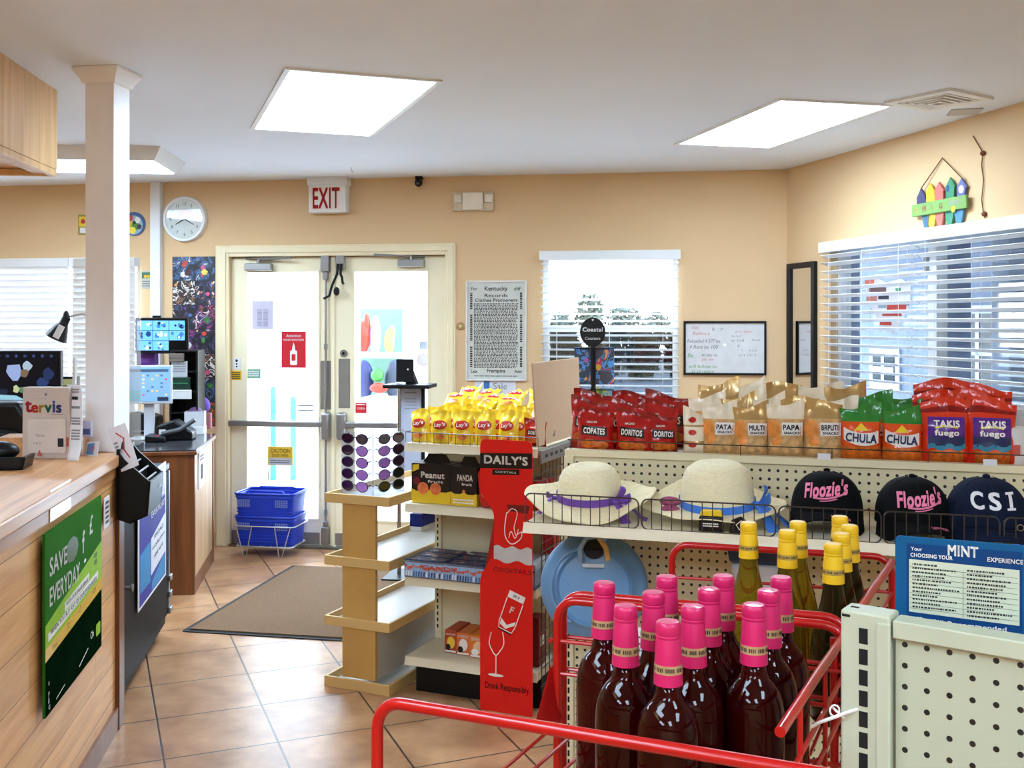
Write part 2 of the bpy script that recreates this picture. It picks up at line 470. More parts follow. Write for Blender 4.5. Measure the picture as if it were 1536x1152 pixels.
def X(px, py=600, y=YD): return BW.hit(px, py, y)[0]
def Z(px, py, y=YD): return BW.hit(px, py, y)[1]
def leaf(name, a, b, ga, gb, rod):
    d = bpy.data.objects.new(name, None); COL.objects.link(d); d.location = BW.o; d.rotation_euler = (0,0,BW.rz); d['kind'] = 'structure'
    zt = dtop-.006; zb = .016; gt = Z(420, 406); gbz = Z(420, 779)
    f = MB(mcream)
    f.box(a, ga, YD, YD+.045, zb, zt).box(gb, b, YD, YD+.045, zb, zt).box(ga, gb, YD, YD+.045, gt, zt).box(ga, gb, YD, YD+.045, zb, gbz)
    for q in (0, 1):
        e = .012
        f.box(ga, ga+e, YD-.008, YD+.001, gbz, gt).box(gb-e, gb, YD-.008, YD+.001, gbz, gt)
        f.box(ga+e, gb-e, YD-.008, YD+.001, gt-e, gt).box(ga+e, gb-e, YD-.008, YD+.001, gbz, gbz+e)
        break
    f.build('door_frame', d)
    MB(glass).box(ga, gb, YD+.02, YD+.026, gbz, gt).build('glass_pane', d)
    MB(kick).box(a+.004, (rod-.05 if rod else b-.004), YD-.003, YD, zb+.004, Z(420, 797)).build('kick_plate', d)
    return d
sL, sR = X(500), X(502)
gL = (X(369), X(480)); gR = (X(530), X(644))
rodx = X(490)
d1 = leaf('door_1', X(346), sL-.001, gL[0], gL[1], rodx)
d2 = leaf('door_2', sR+.001, X(668), gR[0], gR[1], None)
def closer(d, xa, xb, py, flip):
    z = Z(500, py); b = MB(grey_met).box(xa, xb, YD-.055, YD, z-.025, z+.025); b.build('door_closer', d, bevel=.006)
    a = MB(steel); xm = (xa+xb)/2; e = xb+.16 if not flip else xa-.16
    a.cyl((xm, YD-.03, z+.02), (xm, YD-.03, z+.05), .012)
    a.tube([(xm, YD-.03, z+.048), (e, YD-.075, z+.058)], .007); a.tube([(e, YD-.075, z+.058), ((xa if not flip else xb), YD-.02, dtop-.012)], .007)
    a.build('closer_arm', d)
closer(d1, X(371), X(410), 400, False); closer(d2, X(599), X(638), 396, True)
def pushbar(d, xa, xb, left):
    z = Z(430, 635)
    m = MB(grey_met).box(xa, xb, YD-.062, YD-.03, z-.02, z+.02); m.box(xa, xa+.035, YD-.045, YD, z-.018, z+.018)
    m.build('push_bar', d, bevel=.007)
    x = xb-.02 if left else xa+.02
    MB(grey_met).box(x-.032, x+.032, YD-.075, YD, z-.105, z+.085).build('latch_housing', d, bevel=.018, seg=3)
pushbar(d1, X(347), X(496), True); pushbar(d2, X(511), X(645), False)
# vertical rod of the exit device with its latches
rd = MB(steel).cyl((rodx, YD-.022, .12), (rodx, YD-.022, Z(490, 400)), .0075)
for py in (748+20, 520): rd.cyl((rodx, YD-.022, Z(490, py)-.02), (rodx, YD-.022, Z(490, py)+.02), .013)
rd.build('latch_rod', d1)
MB(grey_met).box(rodx-.03, rodx+.03, YD-.05, YD, Z(490,408), Z(490,383)).box(rodx-.018, rodx+.018, YD-.045, YD, Z(490,420), Z(490,408)).build('top_latch', d1, bevel=.006)
MB(grey_met).box(rodx-.026, rodx+.026, YD-.045, YD, .03, .15).box(rodx-.015, rodx+.015, YD-.04, YD, .15, .19).build('bottom_latch', d1, bevel=.006)
tx = X(513)
MB(grey_met).box(tx-.03, tx+.03, YD-.05, YD, Z(513,405), Z(513,382)).build('top_latch', d2, bevel=.006)
MB(kick).box(X(481), X(497), YD-.004, YD, Z(490,614), Z(490,541)).build('latch_plate', d1)
MB(kick).box(X(508), X(525), YD-.004, YD, Z(516,612), Z(516,538)).build('latch_plate', d2)
lk = MB(steel).cyl((X(516), YD, Z(516,530)), (X(516), YD-.012, Z(516,530)), .026, n=20); lk.mat(black_plastic).cyl((X(516), YD-.011, Z(516,530)), (X(516), YD-.0135, Z(516,530)), .010)
lk.build('lock_cylinder', d2)
MB(mcream).box(sL-.012, sL+.012, YD-.012, YD, .016, dtop-.006).build('astragal', d1)
# black strap caught in the top latch
t = thing('strap_tie', 'black strap dangling from the top latch between the two entrance doors', 'strap', BW.W(tx, 0, 0), BW.rz)
s_ = MB(black_rubber)
zt = Z(513,405)
for dxx, e in ((-.012, (-.1, -.2)), (.012, (.02, -.1))):
    s_.tube([(dxx, YD-.055, zt+.04), (dxx-.004, YD-.058, zt-.03), (dxx+e[0]*.4, YD-.062, zt+e[1]*.55), (dxx+e[0]*.6, YD-.06, zt+e[1]*.9), (dxx+e[0], YD-.06, zt+e[1])], .009)
s_.ell((-.02, YD-.06, zt-.15), (.022,.012,.03)).build('strap', t)

# signs and stickers on the doors
def plate(fr, name, label, cat, px0, px1, py0, py1, y, m, th=.002, group=None, deco=None):
    x0, zt = fr.hit(px0, py0, y); x1, _ = fr.hit(px1, py0, y); zb = fr.hit((px0+px1)/2, py1, y)[1]; zt = fr.hit((px0+px1)/2, py0, y)[1]
    cx = (x0+x1)/2
    t = fthing(fr, name, label, cat, cx, y, (zt+zb)/2, group=group)
    W, H = x1-x0, zt-zb
    MB(m).box(-W/2, W/2, 0, th, -H/2, H/2).build('sheet', t)
    if deco: deco(t, W, H)
    return t
YG = YD+.012
red_p = M('red_print', (196,30,40), .5, var=.05)
def deco_red(t, W, H):
    d = MB(white_paper); d.text('Attention', 0, H*.38, -.001, w=W*.6).text('HAND SANITIZER', 0, H*.27, -.001, w=W*.85)
    d.decal(rrect(-W*.14, W*.14, -H*.42, -.02*H, .01), -.001).decal([(-W*.07,-.03*H),(W*.07,-.03*H),(W*.04,H*.1),(0,H*.2),(-W*.04,H*.1)], -.001)
    d.mat(red_p).decal(rrect(-W*.08, W*.08, -H*.3, -.12*H, .006), -.0015)
    d.build('lettering', t)
plate(BW, 'door_poster', 'red poster with a white bottle drawing on the entrance door glass', 'poster', 422, 459, 497, 552, YG, red_p, deco=deco_red)
fade = M('pale_lilac_paper', (196,190,205), .6, var=.05)
plate(BW, 'door_notice', 'faded lilac notice high on the glass above the red poster', 'notice', 378, 410, 451, 494, YG, fade,
      deco=lambda t, W, H: MB(M('lilac_ink',(150,145,165),.7)).lines(-W*.25, -W*.03, -H*.4, H*.2, 14, -.001, seed=3, wmin=.3, wmax=.6).lines(W*.03, W*.25, -H*.4, H*.2, 14, -.001, seed=4, wmin=.3, wmax=.6).build('lettering', t))
grn = M('green_sticker', (120,168,140), .6)
plate(BW, 'door_sticker', 'small pale green sticker at the edge of the door glass', 'sticker', 369, 391, 553, 568, YG, grn,
      deco=lambda t, W, H: MB(white_paper).lines(-W*.4, W*.4, -H*.3, H*.3, 3, -.001, seed=5).build('lettering', t))
ylw = M('caution_yellow', (222,180,44), .55)
def deco_caution(t, W, H):
    d = MB(M('caution_grey',(190,186,176),.6)).decal([(-W*.47,-H*.46),(W*.47,-H*.46),(W*.47,-H*.1),(-W*.47,-H*.1)], -.001)
    d.mat(ink).text('CAUTION', 0, H*.28, -.0015, w=W*.8, h=H*.2).text('DOOR OPENS', 0, -.02*H+.006, -.0015, w=W*.66, h=H*.15)
    d.lines(-W*.4, W*.4, -H*.4, -H*.2, 2, -.0016, seed=9, fill=.4)
    d.build('lettering', t)
plate(BW, 'door_sticker', 'yellow and grey caution sign low on the door glass above the blue baskets', 'sticker', 402, 439, 670, 698, YG, ylw, deco=deco_caution)
plate(BW, 'door_sticker', 'small yellow sticker on the door stile under the white keypad', 'sticker', 344, 362, 556, 570, YD-.002, ylw,
      deco=lambda t, W, H: MB(ink).lines(-W*.4, W*.4, -H*.42, H*.4, 4, -.001, seed=6).build('lettering', t))
t = plate(BW, 'keypad', 'small white keypad on the stile of the entrance door', 'keypad', 349, 361, 537, 553, YD-.004, white_metal, .006,
      deco=lambda t, W, H: MB(ink).decal(circ(0, H*.25, W*.16), -.001).decal(circ(0, -.05*H, W*.1), -.001).decal(circ(0, -.3*H, W*.1), -.001).build('buttons', t))
plate(BW, 'door_sticker', 'red square sticker with white print on the door glass over the sunglasses rack', 'sticker', 533, 550, 604, 620, YG, red_p,
      deco=lambda t, W, H: MB(white_paper).text('OPEN', 0, -.05*H, -.001, w=W*.66).decal([(-W*.4,H*.28),(W*.4,H*.28),(W*.4,H*.36),(-W*.4,H*.36)], -.001).build('lettering', t))
pinkm = M('pale_pink_print', (236,190,196), .6)
t = fthing(BW, 'door_sticker', 'faint pink ring sticker on the door glass beside the black tablet', 'sticker', X(634,540), YG, Z(634,540))
MB(pinkm).prism(circ(0,0,.044,28), 0, .001).build('sheet', t)
MB(white_paper).prism(circ(0,0,.037,28), -.001, 0).build('print', t)
plate(BW, 'door_sticker', 'tiny grey blue sticker above the pink ring on the door glass', 'sticker', 629, 641, 512, 524, YG, M('grey_blue_print',(190,200,215),.6))

# ================================================================== blinds and windows
slat_m = M('blind_slat', (232,232,232), .45, var=.01)
def blind(fr, label, x0, x1, zt, zb, pitch, tilt, y=-.05, cords=3, sw=.05, rz=0, group=None, slack=0):
    t = fthing(fr, 'venetian_blind', label, 'blind', x0, y, 0, group=group)
    W = x1-x0
    MB(white_metal).box(-.004, W+.004, -.03, .035, zt-.062, zt).build('valance', t, bevel=.003)
    s = MB(slat_m); z = zt-.085; c, sn = math.cos(tilt), math.sin(tilt); k = 0
    while z > zb+.03:
        pr = []
        for i in range(5):
            a = -sw/2+sw*i/4; b = .0035*(1-(2*i/4-1)**2)
            pr.append((a*c-b*sn, a*sn+b*c))
        for i in range(4, -1, -1):
            a = -sw/2+sw*i/4; b = .0035*(1-(2*i/4-1)**2)-.0026
            pr.append((a*c-b*sn, a*sn+b*c))
        dz = slack*math.sin(k*1.7)
        s.prism([(p[0], z+dz+p[1]) for p in pr], .006, W-.006, 'x')
        z -= pitch; k += 1
    s.build('slats', t)
    cd = MB(white_paper)
    for i in range(cords):
        x = W*(.12+.76*i/(cords-1))
        for yy in (-sw/2-.002, sw/2+.002): cd.cyl((x, yy, zb+.02), (x, yy, zt-.06), .0012, n=5)
    cd.build('ladder_cord', t)
    MB(slat_m).box(.004, W-.004, -.025, .025, zb, zb+.016).build('bottom_rail', t, bevel=.003)
    return t
win_m = M('window_frame_white', (226,228,230), .4, var=.02)
def window(fr, name, x0, x1, z0, z1, sashes=1, meet=None, screen=False):
    d = bpy.data.objects.new(name, None); COL.objects.link(d); d.location = fr.o; d.rotation_euler = (0,0,fr.rz); d['kind'] = 'structure'
    f = MB(win_m); y0, y1 = .05, .115; e = .035
    f.box(x0, x0+e, y0, y1, z0, z1).box(x1-e, x1, y0, y1, z0, z1).box(x0+e, x1-e, y0, y1, z1-e, z1).box(x0+e, x1-e, y0, y1, z0, z0+e)
    for i in range(1, sashes):
        x = x0+(x1-x0)*i/sashes; f.box(x-.035, x+.035, y0, y1, z0+e, z1-e)
    if meet: f.box(x0+e, x1-e, y0+.01, y1-.005, meet-.022, meet+.022)
    f.build('window_frame', d)
    MB(glass).box(x0+e, x1-e, .085, .09, z0+e, z1-e).build('glass_pane', d)
    MB(win_m).box(x0-.02, x1+.02, -.05, .05, z0-.03, z0).build('sill', d, bevel=.004)
    if screen: MB(screen_mesh).box(x0+e, x1-e, .1, .101, z0+e, meet).build('insect_screen', d)
    return d
window(BW, 'window_1', wA0, wA1, wz0, wAt, 2)
blind(BW, 'closed white blind behind the counter and its computer monitors', wA0-.01, BW.hit(110,400)[0], wAt+.02, wz0, .0445, R(-68), -.045)
blind(BW, 'white blind between the white column and the wall conduit', BW.hit(112,400)[0], wA1+.008, wAt+.02, wz0, .0445, R(-68), -.045, 2)
meetz = BW.hit(915, 493, .08)[1]
window(BW, 'window_2', wB0, wB1, wz0, wBt, 1, meetz, True)
blind(BW, 'half open white blind beside the whiteboard', wB0-.012, wB1+.012, wBt+.025, wz0, .0475, R(-13), -.035, 3)
window(RW, 'window_3', rx0, rx1, wz0, rzt, 2)
blind(RW, 'open white blind with a patterned decal behind it next to the tall mirror', rx0-.02, rxm-.004, rzt+.02, wz0, .0475, R(-19), -.04, 3, slack=.002)
blind(RW, 'open white blind behind the purple chip bags', rxm+.004, rx1+.02, rzt+.02, wz0, .0475, R(-19), -.04, 3)
# white conduit on the wall
x0 = BW.hit(230,400)[0]; x1 = BW.hit(245,400)[0]
st(MB(white_metal).box(x0, x1, -.05, 0, .8, HC), 'trim_3', loc=BW.o, rot=(0,0,BW.rz), bevel=.004)

# ================================================================== ceiling lights and fittings
emit_m = M('light_diffuser', (204,230,255), .5, var=0, emit=8.5)
def ceil_pt(px, py): return FL(px, py, HC)
def troffer(label, cx, cy, rz, w, l):
    t = thing('ceiling_light', label, 'ceiling light', (cx, cy, HC), rz, 'recessed ceiling lights')
    f = MB(white_metal); e = .022
    f.box(-w/2-e, -w/2, -l/2-e, l/2+e, -.008, 0).box(w/2, w/2+e, -l/2-e, l/2+e, -.008, 0).box(-w/2, w/2, -l/2-e, -l/2, -.008, 0).box(-w/2, w/2, l/2, l/2+e, -.008, 0)
    f.build('frame', t)
    MB(emit_m).box(-w/2, w/2, -l/2, l/2, -.004, -.001).build('diffuser', t)
def quad(pts):
    q = [ceil_pt(*p) for p in pts]; c = sum(q, Vector())/4
    e1 = ((q[1]-q[0])+(q[2]-q[3]))/2; e2 = ((q[3]-q[0])+(q[2]-q[1]))/2
    return c, e1, e2
c, e1, e2 = quad([(437,104),(653,120),(556,202),(381,191)])
troffer('bright square ceiling light over the entrance mat', c.x, c.y, math.atan2(e2.y, e2.x)-PI/2, e1.length, e2.length)
c, e1, e2 = quad([(1176,148),(1329,158),(1159,219),(1014,215)])
troffer('bright ceiling light beside the air vent', c.x, c.y, math.atan2(e2.y, e2.x)-PI/2, e1.length, e2.length)
# unseen ceiling lights outside the view, most of them added to brighten the room
troffer('ceiling light over the near end of the counter, out of view behind the camera', -1.1, .5, R(20), .6, 1.22)
troffer('ceiling light over the near shelves, out of view behind the camera', 1.5, -.3, R(14), .6, 1.22)
troffer('added fill light over the staff desk, out of view past the hanging cabinet', -3.6, 5.0, R(14), .6, 1.22)  # added out of sight to lift the dim counter and door side
troffer('added fill light behind the near end of the counter, out of view beside the camera', -2.5, 1.6, R(14), .6, 1.22)
troffer('added fill light deep in the shop on the counter side, out of view', -1.6, -1.2, R(14), .6, 1.22)
troffer('added fill light deep in the shop, out of view behind the camera', .2, -1.6, R(14), .6, 1.22)
# surface light behind the column
A = ceil_pt(241,219); B = ceil_pt(279,244)
rz = math.atan2(B.y-A.y, B.x-A.x)-PI/2
t = thing('ceiling_light', 'boxy white surface light hanging behind the white column', 'ceiling light', A, rz)
L, D = 1.3, (B-A).length
h = .075; e = .05
MB(white_metal).add([(-L,0,0),(0,0,0),(0,D,0),(-L,D,0),(-L+e,e,-h),(-e,e,-h),(-e,D-e,-h),(-L+e,D-e,-h)],
    [(0,1,2,3),(0,4,5,1),(1,5,6,2),(2,6,7,3),(3,7,4,0),(4,7,6,5)]).build('frame', t)
MB(emit_m).box(-L+e+.01, -e-.01, e+.01, D-e-.01, -h-.004, -h-.001).build('diffuser', t)
# air vent
q = [ceil_pt(*p) for p in ((1345,154),(1410,130),(1470,143),(1408,166))]
c = sum(q, Vector())/4; ex = ((q[2]-q[1])+(q[3]-q[0]))/2; ey = ((q[1]-q[0])+(q[2]-q[3]))/2
t = thing('air_vent', 'square white air vent in the ceiling with stepped louvres', 'vent', (c.x, c.y, HC), math.atan2(ex.y, ex.x))
W = max(ex.length, ey.length)
f = MB(white_metal)
def ring(mb, a, b, z0, z1):
    mb.box(-a, a, -a, -b, z0, z1).box(-a, a, b, a, z0, z1).box(-a, -b, -b, b, z0, z1).box(b, a, -b, b, z0, z1)
ring(f, W/2, W*.38, -.012, 0); f.build('frame', t)
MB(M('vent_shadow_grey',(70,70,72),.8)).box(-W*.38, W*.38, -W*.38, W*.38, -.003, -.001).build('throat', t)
f = MB(white_metal)
for k in range(4): ring(f, W*(.36-.085*k), W*(.32-.085*k), -.013-.003*k, -.006)
f.build('louvres', t)
c = ceil_pt(1447,167)
t = thing('ceiling_plate', 'small grey blank plate on the ceiling near the air vent', 'plate', (c.x, c.y, HC), R(-14))
MB(M('light_grey_paint',(190,188,186),.6)).box(-.07, .07, -.07, .07, -.006, 0).build('plate', t, bevel=.002)
c = ceil_pt(527,251)
t = thing('ceiling_hook', 'tiny bent hook in the ceiling in front of the exit sign', 'hook', (c.x, c.y, HC))
MB(steel).tube([(0,0,0),(0,0,-.02),(.006,0,-.03),(.012,0,-.022)], .002).build('hook', t)
# ================================================================== things on the back wall
def bw(name, label, cat, px, py, y=0.0, group=None):
    x, z = BW.hit(px, py, y); return fthing(BW, name, label, cat, x, y, z, group=group)
S_BW = BW.hit(300, 300)[0]-BW.hit(299, 300)[0]     # metres per pixel near the clock
# clock
t = bw('wall_clock', 'round white wall clock reading eight twenty on the tan wall', 'clock', 279, 329)
r = .5*(BW.hit(312,329)[0]-BW.hit(247,329)[0])
b = MB(white_metal); prof = [(r*.2,0),(r,0),(r,.02),(r*.96,.036),(r*.86,.036),(r*.82,.024),(r*.8,.022)]
b.T = Matrix.Rotation(R(90), 4, 'X'); b.lathe(prof, 40); b.build('rim', t)
fc = MB(M('clock_face',(236,234,234),.5)); fc.T = Matrix.Translation((0,-.02,0)); fc.prism(circ(0,0,r*.81,40), -.001, 0); fc.build('face', t)
d = MB(ink)
for i, s in enumerate('12 1 2 3 4 5 6 7 8 9 10 11'.split()):
    a = PI/2-2*PI*i/12; d.text(s, r*.66*math.cos(a), r*.66*math.sin(a), -.0225, h=r*.14)
d.build('numerals', t)
MB(M('clock_red',(206,110,108),.6)).decal([(-r*.36,r*.4),(r*.36,r*.4),(r*.36,r*.18),(-r*.2,r*.18)], -.0222).build('logo_panel', t)
hd = MB(ink)
for a, l, ww in ((R(150+60), r*.47, .006), (R(-30), r*.5, .0045), (R(137), r*.52, .002)):
    dx, dz = math.cos(a), math.sin(a)
    hd.add([(-dz*ww,-.025,dx*ww),(dz*ww,-.025,-dx*ww),(dx*l+dz*ww*.5,-.025,dz*l-dx*ww*.5),(dx*l-dz*ww*.5,-.025,dz*l+dx*ww*.5)], [(0,1,2,3)])
hd.T = Matrix.Rotation(R(90), 4, 'X'); hd.cyl((0,0,.02),(0,0,.028), .01); hd.build('hands', t)
gl = MB(glass); gl.T = Matrix.Rotation(R(90), 4, 'X'); gl.lathe([(1e-5,.038),(r*.5,.036),(r*.84,.031)], 32); gl.build('cover_glass', t)

# little plaques
t = bw('wall_plaque', 'round painted plaque with bright blobs on the wall just behind the white column', 'plaque', 202, 336)
r = S_BW*17
MB(M('plaque_blue',(60,92,140),.5)).prism(circ(0,0,r,32), -.012, 0).build('disc', t)
d = MB(M('plaque_sky',(150,180,190),.5)); d.decal(circ(0,-r*.1,r*.8,24), -.0125)
for (x,z,a,c) in ((-.45,.0,.34,(226,186,48)),(.15,-.2,.36,(86,140,60)),(.35,.3,.26,(228,226,220)),(-.3,.5,.26,(196,70,60)),(-.1,-.55,.3,(240,214,70)),(.5,-.25,.22,(60,60,70)),(.05,.1,.16,(40,60,40))):
    d.mat(M('plaque_%d_%d_%d'%c, c, .5)).decal(circ(x*r,z*r,a*r,14), -.013-.0003*len(d.f))
d.build('painting', t)
t = bw('wall_plaque', 'small painted plaque half hidden by the white column', 'plaque', 126, 337)
W = S_BW*16; H = S_BW*29
MB(M('plaque_olive',(150,140,70),.5)).box(-W/2, W/2, -.012, 0, -H/2, H/2).build('board', t, bevel=.003)
d = MB(M('plaque_yellow',(226,196,60),.5)).decal(rrect(-W*.4,W*.4,-H*.1,H*.4,.01), -.0125); d.mat(M('plaque_red',(190,60,50),.5)).decal(circ(0,H*.15,W*.22,12), -.013)
d.mat(white_paper).decal(rrect(-W*.3,W*.3,-H*.42,-H*.16,.006), -.0125); d.build('painting', t)
t = bw('wall_plaque', 'small grey green card with a green top beside the white conduit', 'plaque', 221, 420)
W = S_BW*17; H = S_BW*25
MB(M('card_grey_green',(176,178,160),.6)).box(-W/2, W/2, -.008, 0, -H/2, H/2).build('card', t)
d = MB(M('card_green',(70,112,84),.6)).decal([(-W*.44,H*.1),(W*.44,H*.1),(W*.44,H*.44),(-W*.44,H*.44)], -.0085)
d.mat(ylw).decal(circ(-W*.12,H*.2,W*.14,10), -.009).decal(circ(W*.16,H*.2,W*.14,10), -.009)
d.mat(grey_ink).lines(-W*.4,W*.4,-H*.4,-H*.02,3,-.009,seed=2); d.build('print', t)

# picture collage beside the door casing
t = bw('poster_collage', 'tall collage of dark colourful pictures on the wall between conduit and door', 'poster', 291, 512)
x0 = BW.hit(259,512)[0]-BW.hit(291,512)[0]; x1 = BW.hit(323,512)[0]-BW.hit(291,512)[0]; zt = BW.hit(291,385)[1]-BW.hit(291,512)[1]
MB(M('collage_backing',(34,32,40),.55)).box(x0, x1, -.004, 0, -zt, zt).build('backing', t)
rd = random.Random(4)
pal = [(196,70,52),(236,232,226),(96,60,120),(60,120,66),(222,146,46),(66,104,160),(190,80,120),(230,200,90),(120,74,46),(36,34,46),(70,40,50)]
def picture_mat(name, seed, cols):
    m = bpy.data.materials.new(name); m.use_nodes = True; nt = m.node_tree; b = nt.nodes['Principled BSDF']
    tc = nd(nt, 'ShaderNodeTexCoord'); mp = nd(nt, 'ShaderNodeMapping'); mp.inputs['Location'].default_value = (seed*3.7, 0, seed*1.9)
    nt.links.new(tc.outputs['Object'], mp.inputs[0])
    nz = nd(nt, 'ShaderNodeTexNoise'); nz.inputs['Scale'].default_value = 11; nz.inputs['Detail'].default_value = 3; nz.inputs['Distortion'].default_value = 1.4
    nt.links.new(mp.outputs[0], nz.inputs['Vector'])
    cr = nd(nt, 'ShaderNodeValToRGB'); cr.color_ramp.interpolation = 'CONSTANT'
    el = cr.color_ramp.elements; ps = [.0,.43,.50,.545,.59,.63,.68]
    while len(el) < len(ps): el.new(.5)
    for e_, p_, c_ in zip(el, ps, cols): e_.position = p_; e_.color = lin(c_)
    nt.links.new(nz.outputs[0], cr.inputs[0]); nt.links.new(cr.outputs[0], b.inputs['Base Color']); b.inputs['Roughness'].default_value = .4
    return m
pics = [picture_mat('picture_%s' % 'abcdef'[k], k+1, cc) for k, cc in enumerate((
    [(24,22,30),(34,32,44),(60,70,110),(30,26,34),(150,90,60),(220,216,210),(60,40,50)],
    [(30,26,26),(58,44,40),(120,70,44),(34,30,36),(196,150,90),(236,230,222),(90,40,40)],
    [(22,26,34),(40,60,90),(70,110,160),(26,26,34),(190,190,196),(70,50,90),(30,40,60)],
    [(26,30,24),(50,86,52),(200,80,60),(30,30,30),(230,180,80),(86,130,70),(40,40,40)],
    [(28,22,32),(84,50,104),(150,60,90),(30,26,36),(226,200,200),(70,60,120),(40,30,50)],
    [(34,30,28),(214,208,200),(60,50,46),(30,26,30),(150,110,80),(40,40,50),(200,90,60)]))]
rows = 7; zs = [zt-2*zt*i/rows for i in range(rows+1)]
for i in range(rows):
    for j in range(2):
        a, b_ = (x0, (x0+x1)/2+.01) if j == 0 else ((x0+x1)/2+.01, x1)
        z0, z1 = zs[i+1], zs[i]
        base = rd.choice([(26,24,34),(40,30,44),(52,36,34),(30,40,58),(36,46,40)])
        m = MB(rd.choice(pics)).box(a+.003, b_-.003, -.0052, -.004, z0+.003, z1-.003)
        for k in range(3):
            c = rd.choice(pal); q = rd.uniform(.012,.034); x = rd.uniform(a+q+.004, b_-q-.004); z = rd.uniform(z0+q+.004, z1-q-.004)
            n = rd.randint(5, 9); ph = rd.random()*6
            pl = [(x+q*rd.uniform(.5,1)*math.cos(ph+2*PI*s/n), z+q*rd.uniform(.5,1)*math.sin(ph+2*PI*s/n)) for s in range(n)]
            m.mat(M('print_%d_%d_%d'%c, c, .45, var=.35, scale=40)).decal(pl, -.0054-.00012*k)
        m.build('picture', t)

# exit sign
t = bw('exit_sign', 'white exit sign with red letters hanging at the ceiling above the doors', 'exit sign', 494, 293, -.05)
s = S_BW*.985
MB(white_metal).box(-s*27, s*27, -.05, .045, -s*25, s*14).build('housing', t, bevel=.006)
MB(white_metal).box(-s*29, s*29, -.056, .05, s*13, s*26).build('top_cover', t, bevel=.005)
MB(M('exit_face',(226,218,206),.4)).box(-s*24, s*24, -.053, -.05, -s*23, s*12).build('face', t)
MB(M('exit_red',(206,40,40),.5)).text('EXIT', -s*1, -s*5, -.0535, w=s*39, h=s*29, bold=.02).build('lettering', t)
MB(black_plastic).box(-s*14, s*14, -.02, .03, s*26, HC-BW.hit(494,293,-.05)[1]).build('bracket', t)
# security camera
t = bw('security_camera', 'small black dome camera on the wall above the door head', 'camera', 630, 272)
m = MB(black_plastic).box(-.022, .022, -.05, 0, .01, .032); m.cyl((0,-.04,.014),(0,-.04,-.012),.012); m.build('mount', t)
MB(black_plastic).ell((0,-.045,-.016),(.027,.027,.027)).build('body', t)
MB(M('lens',(60,60,66),.1)).ell((0,-.066,-.02),(.012,.01,.012)).build('lens', t)
# emergency light box
t = bw('emergency_light', 'beige emergency light unit with a blank centre panel high on the wall', 'light', 711, 303)
s = S_BW
beige = M('beige_plastic',(208,190,160),.45)
MB(beige).box(-s*28, s*28, -.03, 0, -s*13, s*13).build('backplate', t, bevel=.006)
MB(M('beige_light',(224,212,188),.4)).box(-s*14, s*14, -.06, -.03, -s*12, s*12).build('battery_cover', t, bevel=.005)
for k in (-1, 1):
    MB(M('lamp_clear',(216,204,180),.25)).box(k*s*21-s*6, k*s*21+s*6, -.042, -.03, -s*2, s*10).build('lamp_head', t, bevel=.008)
# framed poster
def frame_of(t, W, H, e, m, d=.02):
    f = MB(m); f.box(-W/2, -W/2+e, -d, 0, -H/2, H/2).box(W/2-e, W/2, -d, 0, -H/2, H/2).box(-W/2+e, W/2-e, -d, 0, H/2-e, H/2).box(-W/2+e, W/2-e, -d, 0, -H/2, -H/2+e)
    f.build('frame', t, bevel=.002)
t = bw('framed_poster', 'white framed poster of dense black text headed Kentucky', 'poster', 744.5, 496)
W = BW.hit(790,496)[0]-BW.hit(699,496)[0]; H = BW.hit(744,421)[1]-BW.hit(744,571)[1]
frame_of(t, W, H, .012, M('silver_frame',(214,210,204),.4))
MB(M('poster_paper',(218,214,208),.7)).box(-W/2+.012, W/2-.012, -.01, -.003, -H/2+.012, H/2-.012).build('print_sheet', t)
d = MB(ink); y = -.011
d.text('Kentucky', 0, H*.415, y, w=W*.38, bold=.01).text('Records', 0, H*.352, y, w=W*.38, h=H*.034, bold=.012).text('Clothes Practioners', 0, H*.305, y, w=W*.7, h=H*.034, bold=.02)
d.lines(-W*.365, W*.365, -H*.375, H*.275, 44, y, fill=.62, seed=12, wmin=.015, wmax=.06, margin=.05)
for sgn in (-1, 1):
    for z0, z1 in ((.22,.38),(-.1,.16),(-.36,-.16)):
        zz = H*z1
        rd2 = random.Random(int(100*z0)+sgn)
        while zz > H*z0:
            q = rd2.uniform(.006,.014); d.decal([(sgn*W*.41-.008,zz-q),(sgn*W*.41+.008,zz-q),(sgn*W*.41+.008,zz),(sgn*W*.41-.008,zz)], y); zz -= q+.004
d.text('Lex', -W*.36, -H*.405, y, w=W*.11, bold=.02).text('Frampins', 0, -H*.405, y, w=W*.3, bold=.02).text('Adel', W*.36, -H*.405, y, w=W*.12, bold=.02)
d.mat(M('poster_green',(60,96,60),.6)).text('For', -W*.36, H*.42, y, w=W*.1, bold=.02).text('chf', W*.35, H*.42, y, w=W*.11, bold=.02)
d.mat(grey_ink).lines(-W*.36, W*.36, -H*.46, -H*.445, 1, y, seed=5)
d.build('lettering', t)
MB(glass).box(-W/2+.01, W/2-.01, -.014, -.013, -H/2+.01, H/2-.01).build('front_glass', t)
